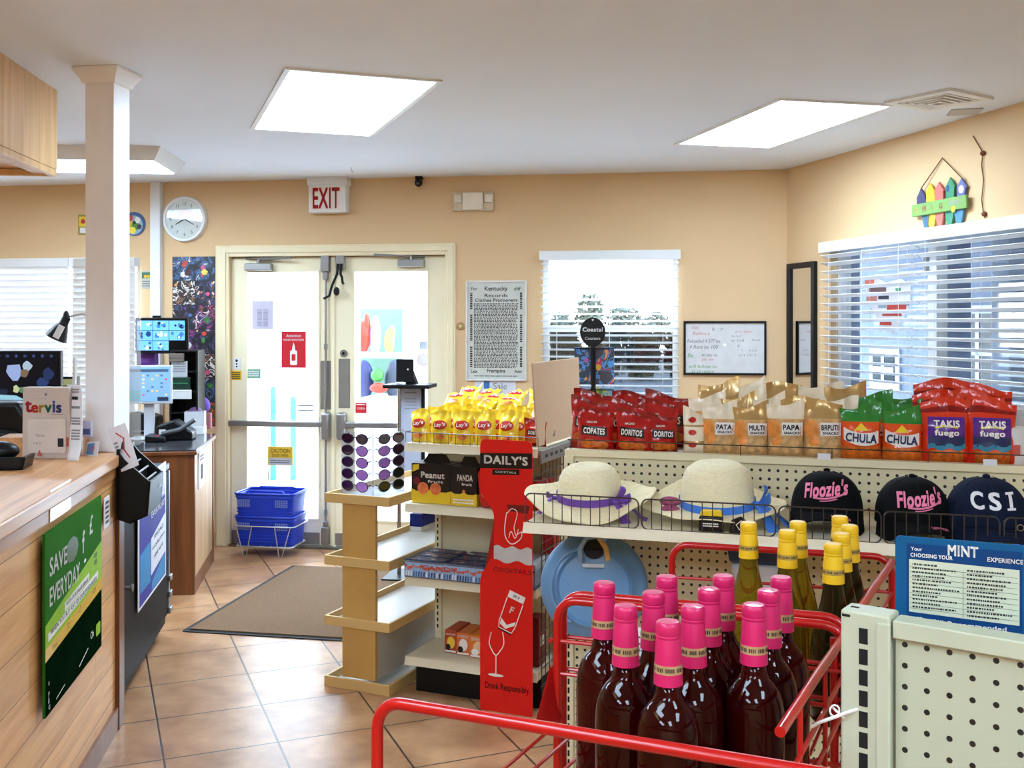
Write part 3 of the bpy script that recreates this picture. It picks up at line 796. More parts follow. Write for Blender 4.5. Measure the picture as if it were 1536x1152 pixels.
# paper notice below
t = bw('paper_notice', 'pale paper notice with a blue square taped under the framed poster', 'notice', 743, 589)
W = S_BW*56; H = S_BW*34
MB(M('pale_paper',(206,206,212),.7)).box(-W/2, W/2, -.002, 0, -H/2, H/2).build('sheet', t)
d = MB(M('notice_blue',(52,110,170),.6)).decal([(-W*.28,H*.16),(-W*.14,H*.16),(-W*.14,H*.46),(-W*.28,H*.46)], -.003)
d.mat(grey_ink).text('Sale', W*.12, H*.26, -.003, w=W*.34).text('pm', W*.1, 0, -.003, w=W*.14).lines(-W*.25, W*.25, -H*.3, -H*.12, 1, -.003, seed=3); d.build('lettering', t)
t = bw('door_bell', 'round brass bell button on the wall beside the door casing', 'bell', 691, 489)
m = MB(M('brass_dull',(170,140,90),.4,.4)); m.T = Matrix.Rotation(R(90),4,'X'); m.lathe([(.004,.0),(.026,0),(.026,.008),(.02,.012),(1e-5,.012)], 20); m.build('plate', t)
m = MB(M('bell_centre',(206,186,140),.4)); m.T = Matrix.Rotation(R(90),4,'X'); m.lathe([(.01,.011),(.01,.016),(1e-5,.018)], 16); m.build('button', t)
# whiteboard
t = bw('whiteboard', 'whiteboard in a thin black frame with red black and green handwriting', 'whiteboard', 1087, 522)
W = BW.hit(1149,522)[0]-BW.hit(1025,522)[0]; H = BW.hit(1087,482)[1]-BW.hit(1087,563)[1]
frame_of(t, W, H, .014, black_plastic)
MB(M('board_white',(206,204,202),.25)).box(-W/2+.012, W/2-.012, -.008, -.002, -H/2+.012, H/2-.012).build('board', t)
def scrib(mb, txt, x, z, h, m):
    _, _, tw_, th_ = text_geo(txt, 0, .2); ww = min(tw_/th_*h*H*.85, .40*W); mb.mat(m).text(txt, (x+.015)*W, z*H, -.0085, h=h*H*.85, w=ww, shear=.2)
d = MB(); rp = M('marker_red',(190,90,90),.6); gp = M('marker_green',(96,150,80),.6); bp_ = M('marker_black',(96,90,92),.6)
scrib(d,'Daily',-.37,.37,.07,rp); scrib(d,'Rollers a',-.3,.27,.07,rp); scrib(d,'Reloaded 4 577 be',-.27,.13,.075,bp_); scrib(d,'4 Rent be 100',-.27,.02,.075,bp_)
scrib(d,'Be',-.43,-.14,.09,gp); scrib(d,'to pay us',-.2,-.14,.07,bp_); scrib(d,'pet  sex',-.22,-.22,.06,rp); scrib(d,'will follow to',-.28,-.34,.08,gp); scrib(d,'at all return',-.28,-.43,.07,gp)
scrib(d,'- sys an   address',.2,.3,.05,rp); scrib(d,'my  mo 3',.12,.22,.05,bp_); scrib(d,'to   5 x 8',.14,.14,.05,bp_); scrib(d,'Room',.36,.15,.05,grey_ink); scrib(d,'8',.15,.04,.06,grey_ink); scrib(d,'1.  -  in a in',.28,-.04,.05,grey_ink); scrib(d,'or 4  2 for 3',.26,-.13,.05,grey_ink)
scrib(d,'k : r',-.1,.36,.1,grey_ink)
d.build('lettering', t)
mg = MB(M('magnet_white',(250,250,248),.3)); mg.T = Matrix.Rotation(R(90),4,'X'); mg.lathe([(.01,.008),(.01,.014),(1e-5,.016)],12, c=(.0,.02,0)); mg.build('magnet', t)

# ================================================================== right wall
def rw(name, label, cat, px, py, y=0.0, group=None):
    x, z = RW.hit(px, py, y); return fthing(RW, name, label, cat, x, y, z, group=group)
# mirror
t = rw('wall_mirror', 'tall narrow mirror in a black frame on the side wall', 'mirror', 1205.5, 480)
W = RW.hit(1226,480)[0]-RW.hit(1185,480)[0]; zt = RW.hit(1205,394)[1]; zb = .55; zc = RW.hit(1205,480)[1]
t.location.z = (zt+zb)/2; H = zt-zb
e = .035
f = MB(black_plastic); f.box(-W/2,-W/2+e,-.03,0,-H/2,H/2).box(W/2-e,W/2,-.03,0,-H/2,H/2).box(-W/2+e,W/2-e,-.03,0,H/2-e,H/2).box(-W/2+e,W/2-e,-.03,0,-H/2,-H/2+e); f.build('frame', t, bevel=.004)
MB(M('mirror_silver',(225,225,225),.015,1,var=0)).box(-W/2+e, W/2-e, -.014, -.01, -H/2+e, H/2-e).build('mirror_glass', t)
# hanging picket sign
t = rw('hanging_sign', 'painted picket fence sign in bright colours hung by a cord over the window', 'sign', 1418, 300)
sp = RW.hit(1419,300)[0]-RW.hit(1418,300)[0]; sz = RW.hit(1418,300)[1]-RW.hit(1418,301)[1]
def L(px, py): return RW.hit(px, py)[0]-RW.hit(1418,300)[0], RW.hit(1418, py + (px-1418)*-.0)[1]-RW.hit(1418,300)[1]
k = .97
def Q(px, py):
    x, z = RW.hit(px, py); X0, Z0 = RW.hit(1418,300); return x-X0, z-Z0
tw = MB(M('brown_cord',(120,84,52),.8))
tw.tube([(Q(1386,284)[0],-.02,Q(1386,284)[1]),(Q(1415,237)[0],-.006,Q(1415,237)[1]),(Q(1449,268)[0],-.02,Q(1449,268)[1])], .003); tw.build('cord', t)
pk = [((1386,283),(1394,345),(70,68,100),(70,106,130)),((1400,275),(1402,347),(206,180,44),(212,190,60)),((1413,273),(1414,342),(200,104,92),(206,112,98)),((1430,266),(1429,341),(60,130,92),(68,138,106)),((1447,267),(1443,340),(96,104,150),(80,130,160))]
for i, (a, b_, c_, c2) in enumerate(pk):
    m = MB(M('picket_%d_%d_%d'%c_, c_, .55)); xa, za = Q(*a); xb, zb_ = Q(*b_); hw = sp*6.3; zm = (za+zb_)/2
    m.prism([(xa-hw,zm),(xa-hw,za-.05),(xa-hw*1.25,za-.05),(xa,za),(xa+hw*1.25,za-.05),(xa+hw,za-.05),(xb+hw,zm)], -.02, -.008)
    m.mat(M('picket_%d_%d_%d'%c2, c2, .55)).prism([(xb-hw,zm),(xb+hw,zm),(xb+hw,zb_+.06),(xb+hw*.4,zb_),(xb-hw*.4,zb_),(xb-hw,zb_+.06)], -.02, -.008)
    m.build('picket', t, bevel=.002)
c0_ = [Q(1376,308),Q(1376,326),Q(1459,312),Q(1458,292)]
rail = MB(M('picket_rail_green',(124,160,86),.6,var=.12)).prism([c0_[1],c0_[2],c0_[3],c0_[0]], -.034, -.02); rail.build('rail', t, bevel=.003)
d = MB(); colr = [(230,190,110),(200,110,90),(226,150,120),(190,90,80)]
fx = lambda u, v: (c0_[0][0]+(c0_[3][0]-c0_[0][0])*u + (c0_[1][0]-c0_[0][0])*v, c0_[0][1]+(c0_[3][1]-c0_[0][1])*u + (c0_[1][1]-c0_[0][1])*v)
for i, ch in enumerate('GAG?'[:0] or 'OMIG'):
    x, z = fx(.09+.155*i, .5); d.mat(M('sign_letter_%d'%i, colr[i], .6)).text(ch, x, z, -.0345, h=.03, bold=.02, rot=.09)
x, z = fx(.8,.45); d.mat(M('sign_grey',(150,140,140),.6)).lines(x-.04,x+.045,z-.012,z+.014,2,-.0345,seed=8)
x, z = fx(.78,.95); d.mat(M('sign_flower',(236,214,60),.6)).decal(circ(x,z,.016,9), -.0345)
d.build('lettering', t)
m = MB(M('birdhouse_blue',(40,70,130),.6)); x, z = Q(1427,283); m.decal(circ(x,z,.012,10,.018), -.0205); x, z = Q(1447,284); m.mat(M('birdhouse_rose',(230,180,180),.6)).decal(circ(x,z,.02,10), -.0205); m.build('painted_dots', t)
# twine with knots
t = rw('knotted_twine', 'thin brown knotted twine hanging on the wall beside the picket sign', 'twine', 1476, 260)
def Q2(px, py):
    x, z = RW.hit(px, py); X0, Z0 = RW.hit(1476,260); return (x-X0, -.006, z-Z0)
m = MB(M('twine_brown',(110,72,46),.8)); m.tube([Q2(1461,204),Q2(1467,214),Q2(1476,229),Q2(1474,248),Q2(1477,270),Q2(1474,300),Q2(1477,322),Q2(1479,327)], .0025); m.build('twine', t)
for c_ in (Q2(1476,230), Q2(1478,321)): m = MB(M('knot_brown',(120,58,36),.7)); m.ell(c_,(.015,.012,.012)); m.build('knot', t)
# patterned decal on the window pane, seen through the blind
xw, zw = RW.hit(1330, 456, .08)
t = fthing(RW, 'window_decal', 'shield shaped decal of red stripes and patches on the window glass behind the blind', 'decal', xw, .08, zw)
def Q3(px, py):
    x, z = RW.hit(px, py, .08); return x-xw, z-zw
MB(M('decal_paper',(226,220,222),.6)).prism([Q3(*p) for p in ((1298,418),(1310,414),(1330,424),(1352,418),(1366,428),(1366,455),(1352,485),(1340,500),(1326,497),(1312,470),(1300,450))], -.002, 0).build('sheet', t)
d = MB()
for (a, b_, c_, e_, col) in ((1298,418,1312,430,(216,110,90)),(1331,455,1360,467,(196,70,56)),(1324,468,1353,474,(196,70,56)),(1320,481,1338,488,(196,70,56)),(1318,441,1334,449,(60,60,70)),(1344,432,1352,437,(70,140,100)),(1355,451,1364,458,(60,90,190)),(1300,443,1316,452,(200,130,120)),(1318,456,1330,462,(150,170,180)),(1304,431,1330,438,(120,90,90))):
    d.mat(M('decal_%d_%d_%d'%col, col, .6)).decal([Q3(a,e_),Q3(c_,e_),Q3(c_,b_),Q3(a,b_)], -.003)
d.build('pattern', t)
t = rw('sash_lock', 'small metal sash lock on the window post between the two side blinds', 'lock', 1392, 396, .05)
MB(steel).box(-.012,.012,-.02,0,-.05,.05).ell((0,-.022,.03),(.014,.01,.018)).build('latch', t, bevel=.002)

# ================================================================== entrance mat, blue baskets
a = FL(272,948); rz = R(-10.5)
t = thing('entrance_mat', 'brown entrance mat with a black rubber border in front of the doors', 'mat', a, rz)
LX, LY = 1.36, 1.44
m = MB(M('mat_rubber',(30,28,26),.7)); m.prism(rrect(0,LX,0,LY,.02), 0, .005, 'z'); m.build('border', t)
MB(M('mat_pile',(120,90,62),.95,var=.22,scale=160,bump=.5,bscale=420)).prism(rrect(.03,LX-.03,.03,LY-.03,.01), .005, .011, 'z').build('pile', t)

blue = M('basket_blue',(20,52,170),.4,var=.05)
bx, by = FL(400,836).x, FL(400,836).y
rzb = R(-9)
BF = Frame(bx, by+.13, rzb)
def basket(label, z, W=.42, D=.27, H=.21, handles=True):
    t = fthing(BF, 'shopping_basket', label, 'basket', 0, 0, z, group='stacked blue shopping baskets')
    def ringp(k, zz, n=5): 
        return [(p[0], p[1], zz) for p in rrect(-W/2*k, W/2*k, -D/2*k, D/2*k, .035*k, n)]
    b = MB(blue); lev = [(.90,0),(.915,.05),(.93,.10),(.95,.15),(.965,H-.03),(.985,H-.028),(1.0,H)]
    n = len(ringp(1,0)); v = []
    for k, zz in lev: v += ringp(k, zz)
    f = []
    for i in range(len(lev)-1):
        for j in range(n): f.append((i*n+j, i*n+(j+1)%n, (i+1)*n+(j+1)%n, (i+1)*n+j))
    f.append(tuple(range(n-1,-1,-1))); b.add(v, f)
    b.build('shell', t, solid=.004)
    rim = MB(blue); rim.tube([(p[0],p[1],H) for p in ringp(1.0,H)], .008, 6, True); rim.build('rim', t)
    g = MB(M('basket_slot_blue',(120,135,190),.5))
    for x0_ in (-.185, .08):
        for r_ in range(4):
            for c_ in range(7): g.box(x0_+.013*c_, x0_+.013*c_+.008, -D/2*.965-.004, -D/2*.95-.001, H-.085+.013*r_, H-.077+.013*r_)
    rb = MB(blue)
    for r_ in range(5): rb.box(-W*.455, W*.455, -D*.475-.0, -D*.44, .02+.022*r_, .028+.022*r_)
    rb.build('ribs', t)
    g.build('vent_slots', t)
    for s_ in (-1, 1):
        h = MB(black_plastic if False else blue); h.tube([(-W*.32,s_*D*.40,H+.004),(-W*.28,s_*D*.36,H+.014),(W*.28,s_*D*.36,H+.014),(W*.32,s_*D*.40,H+.004)], .006); h.build('handle', t)
    return t
basket('upper blue shopping basket with pale slots, nested in the lower one', .21)
basket('lower blue shopping basket sitting inside the wire stand by the door', .075, H=.19)
t = fthing(BF, 'basket_stand', 'thin wire stand with hairpin legs under the blue shopping baskets', 'stand', 0, 0, 0)
wm = M('stand_wire',(190,190,190),.3,.7)
for zz, k in ((.205,1.0),(.068,.93)):
    m = MB(wm); m.tube([(p[0],p[1],zz) for p in rrect(-.215*k,.215*k,-.14*k,.14*k,.03)], .004, 6, True)
    if zz < .1:
        for i in range(6): m.cyl((-.19+.076*i,-.13,zz-.001),(-.19+.076*i,.13,zz-.001),.002,n=6)
    m.build('ring', t)
for sx_ in (-1,1):
    for sy_ in (-1,1):
        m = MB(wm); m.tube([(sx_*.19,sy_*.142,.205),(sx_*.135,sy_*.15,.008),(sx_*.115,sy_*.15,.006),(sx_*.08,sy_*.142,.205)], .0035, 6); m.build('leg', t)

# ================================================================== little stand by the door with a tablet
sx0 = P(615, 576, 6.35)
SF = Frame(sx0.x, sx0.y, R(-9))
zt = sx0.z
t = fthing(SF, 'sign_stand', 'slim black topped stand with chrome posts and a paper sheet by the door', 'stand', 0, 0, 0)
W = 70/FOC*6.35
MB(black_plastic).box(-W/2, W/2, -.11, .11, zt-.022, zt).build('top', t, bevel=.003)
for x_, m_ in ((-W/2+.075, chrome), (W/2-.06, black_plastic)):
    MB(m_).cyl((x_,0,.02),(x_,0,zt-.02),.012).build('post', t)
MB(M('stand_paper',(176,182,200),.6)).box(-W/2+.088, W/2-.072, -.004, .004, zt-.62, zt-.024).build('sheet', t)
m = MB(grey_ink); m.lines(-W/2+.11, W/2-.1, zt-.06, zt-.045, 1, -.005, seed=3); m.lines(-W/2+.11, W/2-.1, zt-.16, zt-.08, 4, -.005, seed=5, fill=.2); m.build('lettering', t)
MB(black_plastic).box(-W/2, W/2, -.14, .14, 0, .02).build('base', t, bevel=.004)
t = fthing(SF, 'tablet', 'black tablet standing upright on the little black topped stand', 'tablet', -.035, .02, zt)
m = MB(black_plastic); m.prism(rrect(-.055,.055,.008,.152,.008), -.014, 0); m.build('body', t, bevel=.003)
MB(black_plastic).prism([(-.0,0),(.07,0),(.03,.1)], .0, .06, 'y').build('kickstand', t)
MB(white_paper).decal(circ(.02,.09,.006,8), -.0145).build('logo', t)
t = fthing(SF, 'card_pile', 'small crumple of white cards beside the black tablet', 'cards', -.075, -.05, zt)
m = MB(white_paper); m.box(-.03,.02,-.02,.02,0,.006); m.box(.0,.045,-.025,.015,.006,.014); m.build('cards', t, rot=(0,0,.3))
# ================================================================== outside
st(MB(M('pale_concrete',(214,208,200),.8,var=.04,scale=1)).box(-40, 60, 7.9, 60, -.2, -.02), 'exterior_ground') if False else None
o = MB(M('pale_concrete',(206,204,200),.8,var=.04,scale=1)); o.prism([(-40,8.2),(2.05,6.96),(12,-30),(60,-30),(60,60),(-40,60)], -.3, -.02, 'z'); tag(o.build('exterior_ground'), kind='structure')
hw = M('exterior_white_wall',(236,234,230),.7)
# shop across the yard, seen through the doors
XF = Frame(-1.6, 11.6, R(-8.5))
o = MB(hw)
wx0, wx1 = XF.hit(533,500)[0], XF.hit(604,500)[0]; wz1, wz0_ = XF.hit(570,463)[1], XF.hit(570,599)[1]; mz0, mz1 = XF.hit(570,537)[1], XF.hit(570,529)[1]
XL_, XR_ = -6, XF.hit(690,500)[0]
o.box(XL_, wx0, 0, .2, -.05, 3.6).box(wx1, XR_, 0, .2, -.05, 3.6).box(wx0, wx1, 0, .2, -.05, wz0_).box(wx0, wx1, 0, .2, wz1, 3.6).box(wx0, wx1, .02, .2, mz0, mz1)
tag(o.build('wall_opposite', loc=XF.o, rot=(0,0,XF.rz)), kind='structure')
o = MB(M('display_green_grey',(96,124,108),.8)); o.box(wx0-.3, wx1+.3, .9, .95, wz0_-.2, wz1+.2).build('shop_backing', loc=XF.o, rot=(0,0,XF.rz))['kind'] = 'structure'
tag(MB(hw).box(wx0, wx1, .2, .9, wz0_-.06, wz0_).build('display_ledge', loc=XF.o, rot=(0,0,XF.rz)), kind='structure')
def outfloat(name, label, cat, px, py, y, parts):
    x, z = XF.hit(px, py, y); t = fthing(XF, name, label, cat, x, y, z)
    for nm, m_, c_, r_ in parts: MB(m_).ell(c_, r_).build(nm, t)
red_v = M('vinyl_red',(200,48,30),.35); org_v = M('vinyl_orange',(220,140,70),.4); grn_v = M('vinyl_green',(60,120,50),.4); blu_v = M('vinyl_blue',(40,48,90),.4); lil_v = M('vinyl_lilac',(150,140,170),.4)
outfloat('pool_float', 'red inflatable in the upper shop window across the yard', 'pool float', 545, 505, .5, [('body',red_v,(0,0,0),(.08,.08,.2)),('fin',red_v,(.04,0,.14),(.04,.05,.14))])
outfloat('pool_float', 'lilac grey inflatable column beside the red float in the shop window', 'pool float', 563, 505, .55, [('body',lil_v,(0,0,0),(.07,.07,.25))])
outfloat('pool_float', 'orange curved inflatable in the upper shop window across the yard', 'pool float', 584, 513, .5, [('body',org_v,(0,0,0),(.06,.06,.16)),('tip',org_v,(.03,0,.1),(.04,.04,.1))])
outfloat('pool_float', 'green ball like inflatable in the lower shop window', 'pool float', 566, 563, .5, [('body',grn_v,(0,0,0),(.08,.08,.08))])
outfloat('pool_float', 'orange red inflatable at the bottom of the lower shop window', 'pool float', 568, 582, .45, [('body',red_v,(0,0,0),(.11,.06,.06))])
outfloat('pool_float', 'dark blue inflatable filling the side of the lower shop window', 'pool float', 545, 570, .6, [('body',blu_v,(0,0,0),(.13,.1,.24))])
outfloat('pool_float', 'dark blue inflatable at the far end of the lower shop window', 'pool float', 592, 570, .6, [('body',M('vinyl_dark',(50,56,70),.4),(0,0,0),(.12,.1,.24))])
# things in the yard seen through the first door leaf
def yard(name, label, cat, px0, px1, py0, py1, Y, m, th=.05):
    a = P(px0, py1, Y); b_ = P(px1, py0, Y)
    t = thing(name, label, cat, ((a.x+b_.x)/2, Y, a.z))
    W = b_.x-a.x; H = b_.z-a.z
    return t, W, H, m, th
t, W, H, m, th = yard('yard_cabinet', 'pale wooden cabinet standing outside past the door glass', 'cabinet', 374, 395, 593, 655, 10.2, M('pale_wood',(200,180,150),.6), .4)
t.location.z = -.02; H = P(385,593,10.2).z+.02
MB(m).box(-W/2, W/2, 0, .3, 0, H).build('body', t, bevel=.01); MB(m).box(-W*.4, W*.4, -.015, 0, H*.1, H*.9).build('door', t)
t = thing('board_rack', 'turquoise edged board rack outside past the door glass', 'rack', (P(422,600,10.4).x, 10.4, -.02))
H = P(422,580,10.4).z+.02
for k, x_ in enumerate((-.08, .12)):
    m = MB(M('turquoise',(70,140,150),.5)); m.prism(rrect(x_-.025,x_+.025,0,H-.1*k,.02), -.02, .02); m.build('board', t)
m = MB(M('rack_white',(225,228,230),.5)).box(-.12,.2,.02,.06,0,.12); m.build('base', t)
t = thing('crate', 'low grey slatted crate outside past the door glass', 'crate', (P(459,610,10.6).x, 10.6, -.02))
z0_, z1_ = P(459,622,10.6).z+.02, P(459,600,10.6).z+.02
m = MB(M('crate_grey',(150,146,158),.7))
for k in range(3): m.box(-.09,.09,-.09,.09, z0_+(z1_-z0_)*k/3+.005, z0_+(z1_-z0_)*(k+1)/3-.005)
m.build('slats', t); m = MB(M('crate_grey',(150,146,158),.7)).box(-.08,.08,-.08,.08,0,z0_+.01); m.build('pedestal', t)
# hedge, trees and asphalt beyond the middle window
o = MB(M('asphalt',(62,68,78),.85,var=.08,scale=2)); o.prism([(1.5,12.5),(7,9.5),(14,13),(14,45),(1.2,45)], -.018, -.012, 'z'); tag(o.build('asphalt_lot'), kind='structure')
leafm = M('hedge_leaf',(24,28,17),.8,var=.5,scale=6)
def foliage(name, label, cat, c, r, n, seed, mat, leaf=.12, trunk=None, core=False):
    rd = random.Random(seed); t = thing(name, label, cat, (c[0], c[1], -.02))
    m = MB(mat)
    for i in range(n):
        a = rd.uniform(0, 2*PI); b_ = math.acos(rd.uniform(-1, 1)); q = rd.random()**.4
        p = Vector((r[0]*q*math.sin(b_)*math.cos(a), r[1]*q*math.sin(b_)*math.sin(a), c[2]+r[2]*q*math.cos(b_)))
        if p.z < 0: p.z = -p.z*.3
        d = Vector((rd.uniform(-1,1), rd.uniform(-1,1), rd.uniform(-.6,1))).normalized(); e_ = d.orthogonal().normalized(); s_ = leaf*rd.uniform(.6,1.3)
        m.add([p-d*s_, p+e_*s_*.45, p+d*s_, p-e_*s_*.45], [(0,1,2,3)])
    m.build('foliage', t)
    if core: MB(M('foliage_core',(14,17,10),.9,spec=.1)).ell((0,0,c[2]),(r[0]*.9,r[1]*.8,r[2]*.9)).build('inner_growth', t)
    if trunk: MB(M('trunk_brown',(84,70,56),.9)).cyl((0,0,0),(0,0,c[2]),trunk,trunk*.6).build('trunk', t)
    return t
for k, px in enumerate((790, 848, 906, 964, 1022)):
    p = P(px, 520, 27+.4*k)
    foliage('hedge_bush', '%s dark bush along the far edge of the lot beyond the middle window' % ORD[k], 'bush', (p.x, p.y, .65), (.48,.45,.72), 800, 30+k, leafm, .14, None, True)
tm = M('tree_leaf_grey',(52,58,48),.8,var=.4,scale=4)
for k, (px, top, rx) in enumerate(((885,440,.45),(935,458,.6),(840,470,.5),(985,468,.5))):
    p = P(px, top, 31+k*.5); hz = p.z
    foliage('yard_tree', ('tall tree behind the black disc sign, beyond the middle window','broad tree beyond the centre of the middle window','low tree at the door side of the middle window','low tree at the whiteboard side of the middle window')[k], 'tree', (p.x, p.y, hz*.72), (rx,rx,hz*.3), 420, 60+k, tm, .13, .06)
# porch outside the side windows
def rp(px, py, y): 
    x, z = RW.hit(px, py, y); return x, z
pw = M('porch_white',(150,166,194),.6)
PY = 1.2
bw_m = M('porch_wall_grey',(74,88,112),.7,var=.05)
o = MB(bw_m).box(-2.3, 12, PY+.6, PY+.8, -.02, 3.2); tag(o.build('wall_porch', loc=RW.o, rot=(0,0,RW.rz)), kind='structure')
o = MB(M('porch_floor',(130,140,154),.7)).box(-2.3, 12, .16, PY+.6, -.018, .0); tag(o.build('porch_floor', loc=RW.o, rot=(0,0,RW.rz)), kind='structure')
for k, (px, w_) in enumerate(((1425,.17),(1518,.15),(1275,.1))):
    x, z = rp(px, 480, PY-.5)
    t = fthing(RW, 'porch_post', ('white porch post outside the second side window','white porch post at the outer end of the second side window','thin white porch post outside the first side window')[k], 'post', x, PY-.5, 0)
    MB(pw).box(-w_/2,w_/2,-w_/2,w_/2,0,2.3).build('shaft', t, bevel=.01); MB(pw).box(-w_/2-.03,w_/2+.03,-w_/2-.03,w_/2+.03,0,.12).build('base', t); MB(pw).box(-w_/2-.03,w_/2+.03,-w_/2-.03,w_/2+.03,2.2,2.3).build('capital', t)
o = MB(M('porch_ceiling',(150,164,184),.7)).box(-2.3, 12, .16, PY+.6, 2.56, 2.66); tag(o.build('porch_shade_roof', loc=RW.o, rot=(0,0,RW.rz)), kind='structure')  # roof above the visible part, added to shade the porch
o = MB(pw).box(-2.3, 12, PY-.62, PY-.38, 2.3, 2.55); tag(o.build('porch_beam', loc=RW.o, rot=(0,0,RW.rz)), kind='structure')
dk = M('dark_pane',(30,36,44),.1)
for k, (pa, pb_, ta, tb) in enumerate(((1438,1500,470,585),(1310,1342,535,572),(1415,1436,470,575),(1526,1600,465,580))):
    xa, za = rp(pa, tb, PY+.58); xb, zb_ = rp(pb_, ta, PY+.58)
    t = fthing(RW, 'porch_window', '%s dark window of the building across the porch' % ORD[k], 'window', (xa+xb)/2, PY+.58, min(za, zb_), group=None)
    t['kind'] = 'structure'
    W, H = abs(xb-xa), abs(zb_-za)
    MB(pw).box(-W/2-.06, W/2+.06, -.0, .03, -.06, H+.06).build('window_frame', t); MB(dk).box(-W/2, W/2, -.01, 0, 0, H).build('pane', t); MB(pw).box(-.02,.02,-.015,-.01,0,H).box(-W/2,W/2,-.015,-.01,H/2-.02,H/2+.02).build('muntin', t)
    del t['label']; del t['category']
# ================================================================== service counter
oak = wood('oak_plank', (242,192,126), (212,154,94), 'x', 3, plank=.135, rough=.4, rot=R(0))
oak_top = wood('oak_top', (212,160,108), (176,120,74), 'x', 3, rough=.3)
oak_dark = wood('stained_oak', (132,78,42), (96,54,28), 'z', 3, rough=.35)
oak_v = wood('oak_veneer', (232,188,130), (204,156,100), 'z', 2.4, rough=.4)
CT = 1.064
t = fthing(CF, 'service_counter', 'long oak plank service counter with a polished wooden top and green poster', 'counter', 0, 0, 0)
LC = 4.6
MB(oak).box(-LC, -.09, .012, .5, .0, CT-.045).build('body', t)
MB(oak_top).box(-LC, -.002, -.012, .46, CT-.045, CT).build('counter_top', t, bevel=.006)
MB(wood('oak_edge',(188,136,88),(150,100,60),'x',3,rough=.3)).box(-LC, -.092, 0, .012, CT-.085, CT-.045).build('edge_strip', t)
MB(oak_dark).box(-.09, .0, -.004, .1, 0, CT-.045).build('corner_post', t, bevel=.003)
MB(oak_dark).box(-LC, -.09, 0, .012, 0, .09).build('plinth', t)
MB(oak_top).box(-.15, -.01, .125, .42, CT, CT+.075).build('end_block', t, bevel=.003)
# card stuck on the counter front
def cplate(name, label, cat, px0, px1, pyc, ph, m, deco=None, y=-.0):
    x0, z0 = CF.hit(px0, pyc, y); x1, _ = CF.hit(px1, pyc, y)
    xm, zm = CF.hit((px0+px1)/2, pyc, y)
    t = fthing(CF, name, label, cat, (x0+x1)/2, y, zm); W = x1-x0
    MB(m).box(-W/2, W/2, -.003, 0, -ph/2, ph/2).build('sheet', t)
    if deco: deco(t, W, ph)
    return t
cplate('counter_card', 'white glossy card tucked under the edge of the counter top', 'card', 74, 105, 750, .095, M('clear_card',(220,208,196),.15),
    lambda t, W, H: MB(grey_ink).lines(-W*.4, W*.1, H*.1, H*.35, 2, -.004, seed=4).build('lettering', t), y=.0)
cplate('counter_card', 'narrow white card on the counter front beside the green poster', 'card', 155, 163, 768, .11, white_paper,
    lambda t, W, H: MB(ink).lines(-W*.3, W*.3, -H*.4, H*.4, 5, -.004, seed=6).build('lettering', t), y=-.002)
# green poster
x0, _ = CF.hit(69, 900, -.012); x1, _ = CF.hit(153, 850, -.012)
zt = CF.hit(69, 802, -.012)[1]; zb = CF.hit(76, 1069, -.012)[1]
t = fthing(CF, 'green_poster', 'green and black SAVE EVERYDAY poster on the front of the oak counter', 'poster', x0, -.002, zb)
W = x1-x0; H = zt-zb
g1 = M('poster_green_mid',(44,110,30),.8,spec=.05,var=.1,scale=4); g2 = M('poster_lime',(142,192,40),.5,spec=.15); g3 = M('poster_dark_green',(8,28,13),.9,spec=.0,var=.25,scale=6); g4 = M('poster_gold',(222,178,40),.3)
MB(g1).box(0, W, -.008, -.0, 0, H).build('board', t)
d = MB(g2); yy = -.0085
d.decal([(0,H*.37),(W,H*.46),(W,H*.70),(0,H*.50)], yy)
d.mat(g4).decal([(0,H*.30),(W,H*.38),(W,H*.46),(0,H*.37)], yy)
d.mat(g3).decal([(0,0),(W,0),(W,H*.38),(0,H*.30)], yy)
d.mat(M('poster_leaf',(46,84,40),.3)).decal(circ(W*.43,H*.80,W*.11,9,H*.075), yy)
d.build('colour_bands', t)
d = MB(M('print_white',(240,240,236),.5)); yy = -.009
d.text('SAVE', W*.20, H*.80, yy, w=W*.28, h=H*.105, bold=.015, rot=.0).text('EVERYDAY', W*.31, H*.635, yy, w=W*.5, h=H*.105, bold=.015)
d.text('£', W*.78, H*.86, yy, h=H*.12, bold=.02).text('f', W*.63, H*.79, yy, h=H*.14, bold=.02).decal(circ(W*.66,H*.665,W*.022,10,H*.012), yy)
d.decal([(W*.30,H*.475),(W*.74,H*.515),(W*.74,H*.565),(W*.30,H*.525)], yy).decal([(W*.04,H*.40),(W*.92,H*.475),(W*.92,H*.525),(W*.04,H*.445)], yy)
d.text('O', W*.05, H*.17, yy, h=H*.02, bold=.02).text('P', W*.05, H*.11, yy, h=H*.03, bold=.03).text('R', W*.05, H*.075, yy, h=H*.03, bold=.03).text('CJ', W*.055, H*.035, yy, h=H*.028, bold=.03)
d.decal([(W*.16,H*.03),(W*.30,H*.05),(W*.30,H*.056),(W*.16,H*.036)], yy).decal([(W*.55,H*.045),(W*.72,H*.09),(W*.72,H*.098),(W*.55,H*.053)], yy)
d.text('Oh', W*.8, H*.15, yy, h=H*.045)
d.mat(g2).decal(rrect(W*.88,W*.97,H*.10,H*.18,.01), yy)
d.mat(ink).text('WITH OUR VALUE RANGE', W*.52, H*.52, yy-.0005, w=W*.4, h=H*.026, bold=.01, rot=.045).text('WHEN YOU BUY ANY OF OUR FAVOURITES', W*.48, H*.462, yy-.0005, w=W*.82, h=H*.03, bold=.01, rot=.042)
d.mat(M('poster_brown',(110,80,20),.5)).text('T2', W*.36, H*.37, yy, h=H*.035).text('L3', W*.56, H*.40, yy, h=H*.035).text('62.8', W*.84, H*.42, yy, h=H*.035).text('From', W*.14, H*.345, yy, h=H*.03)
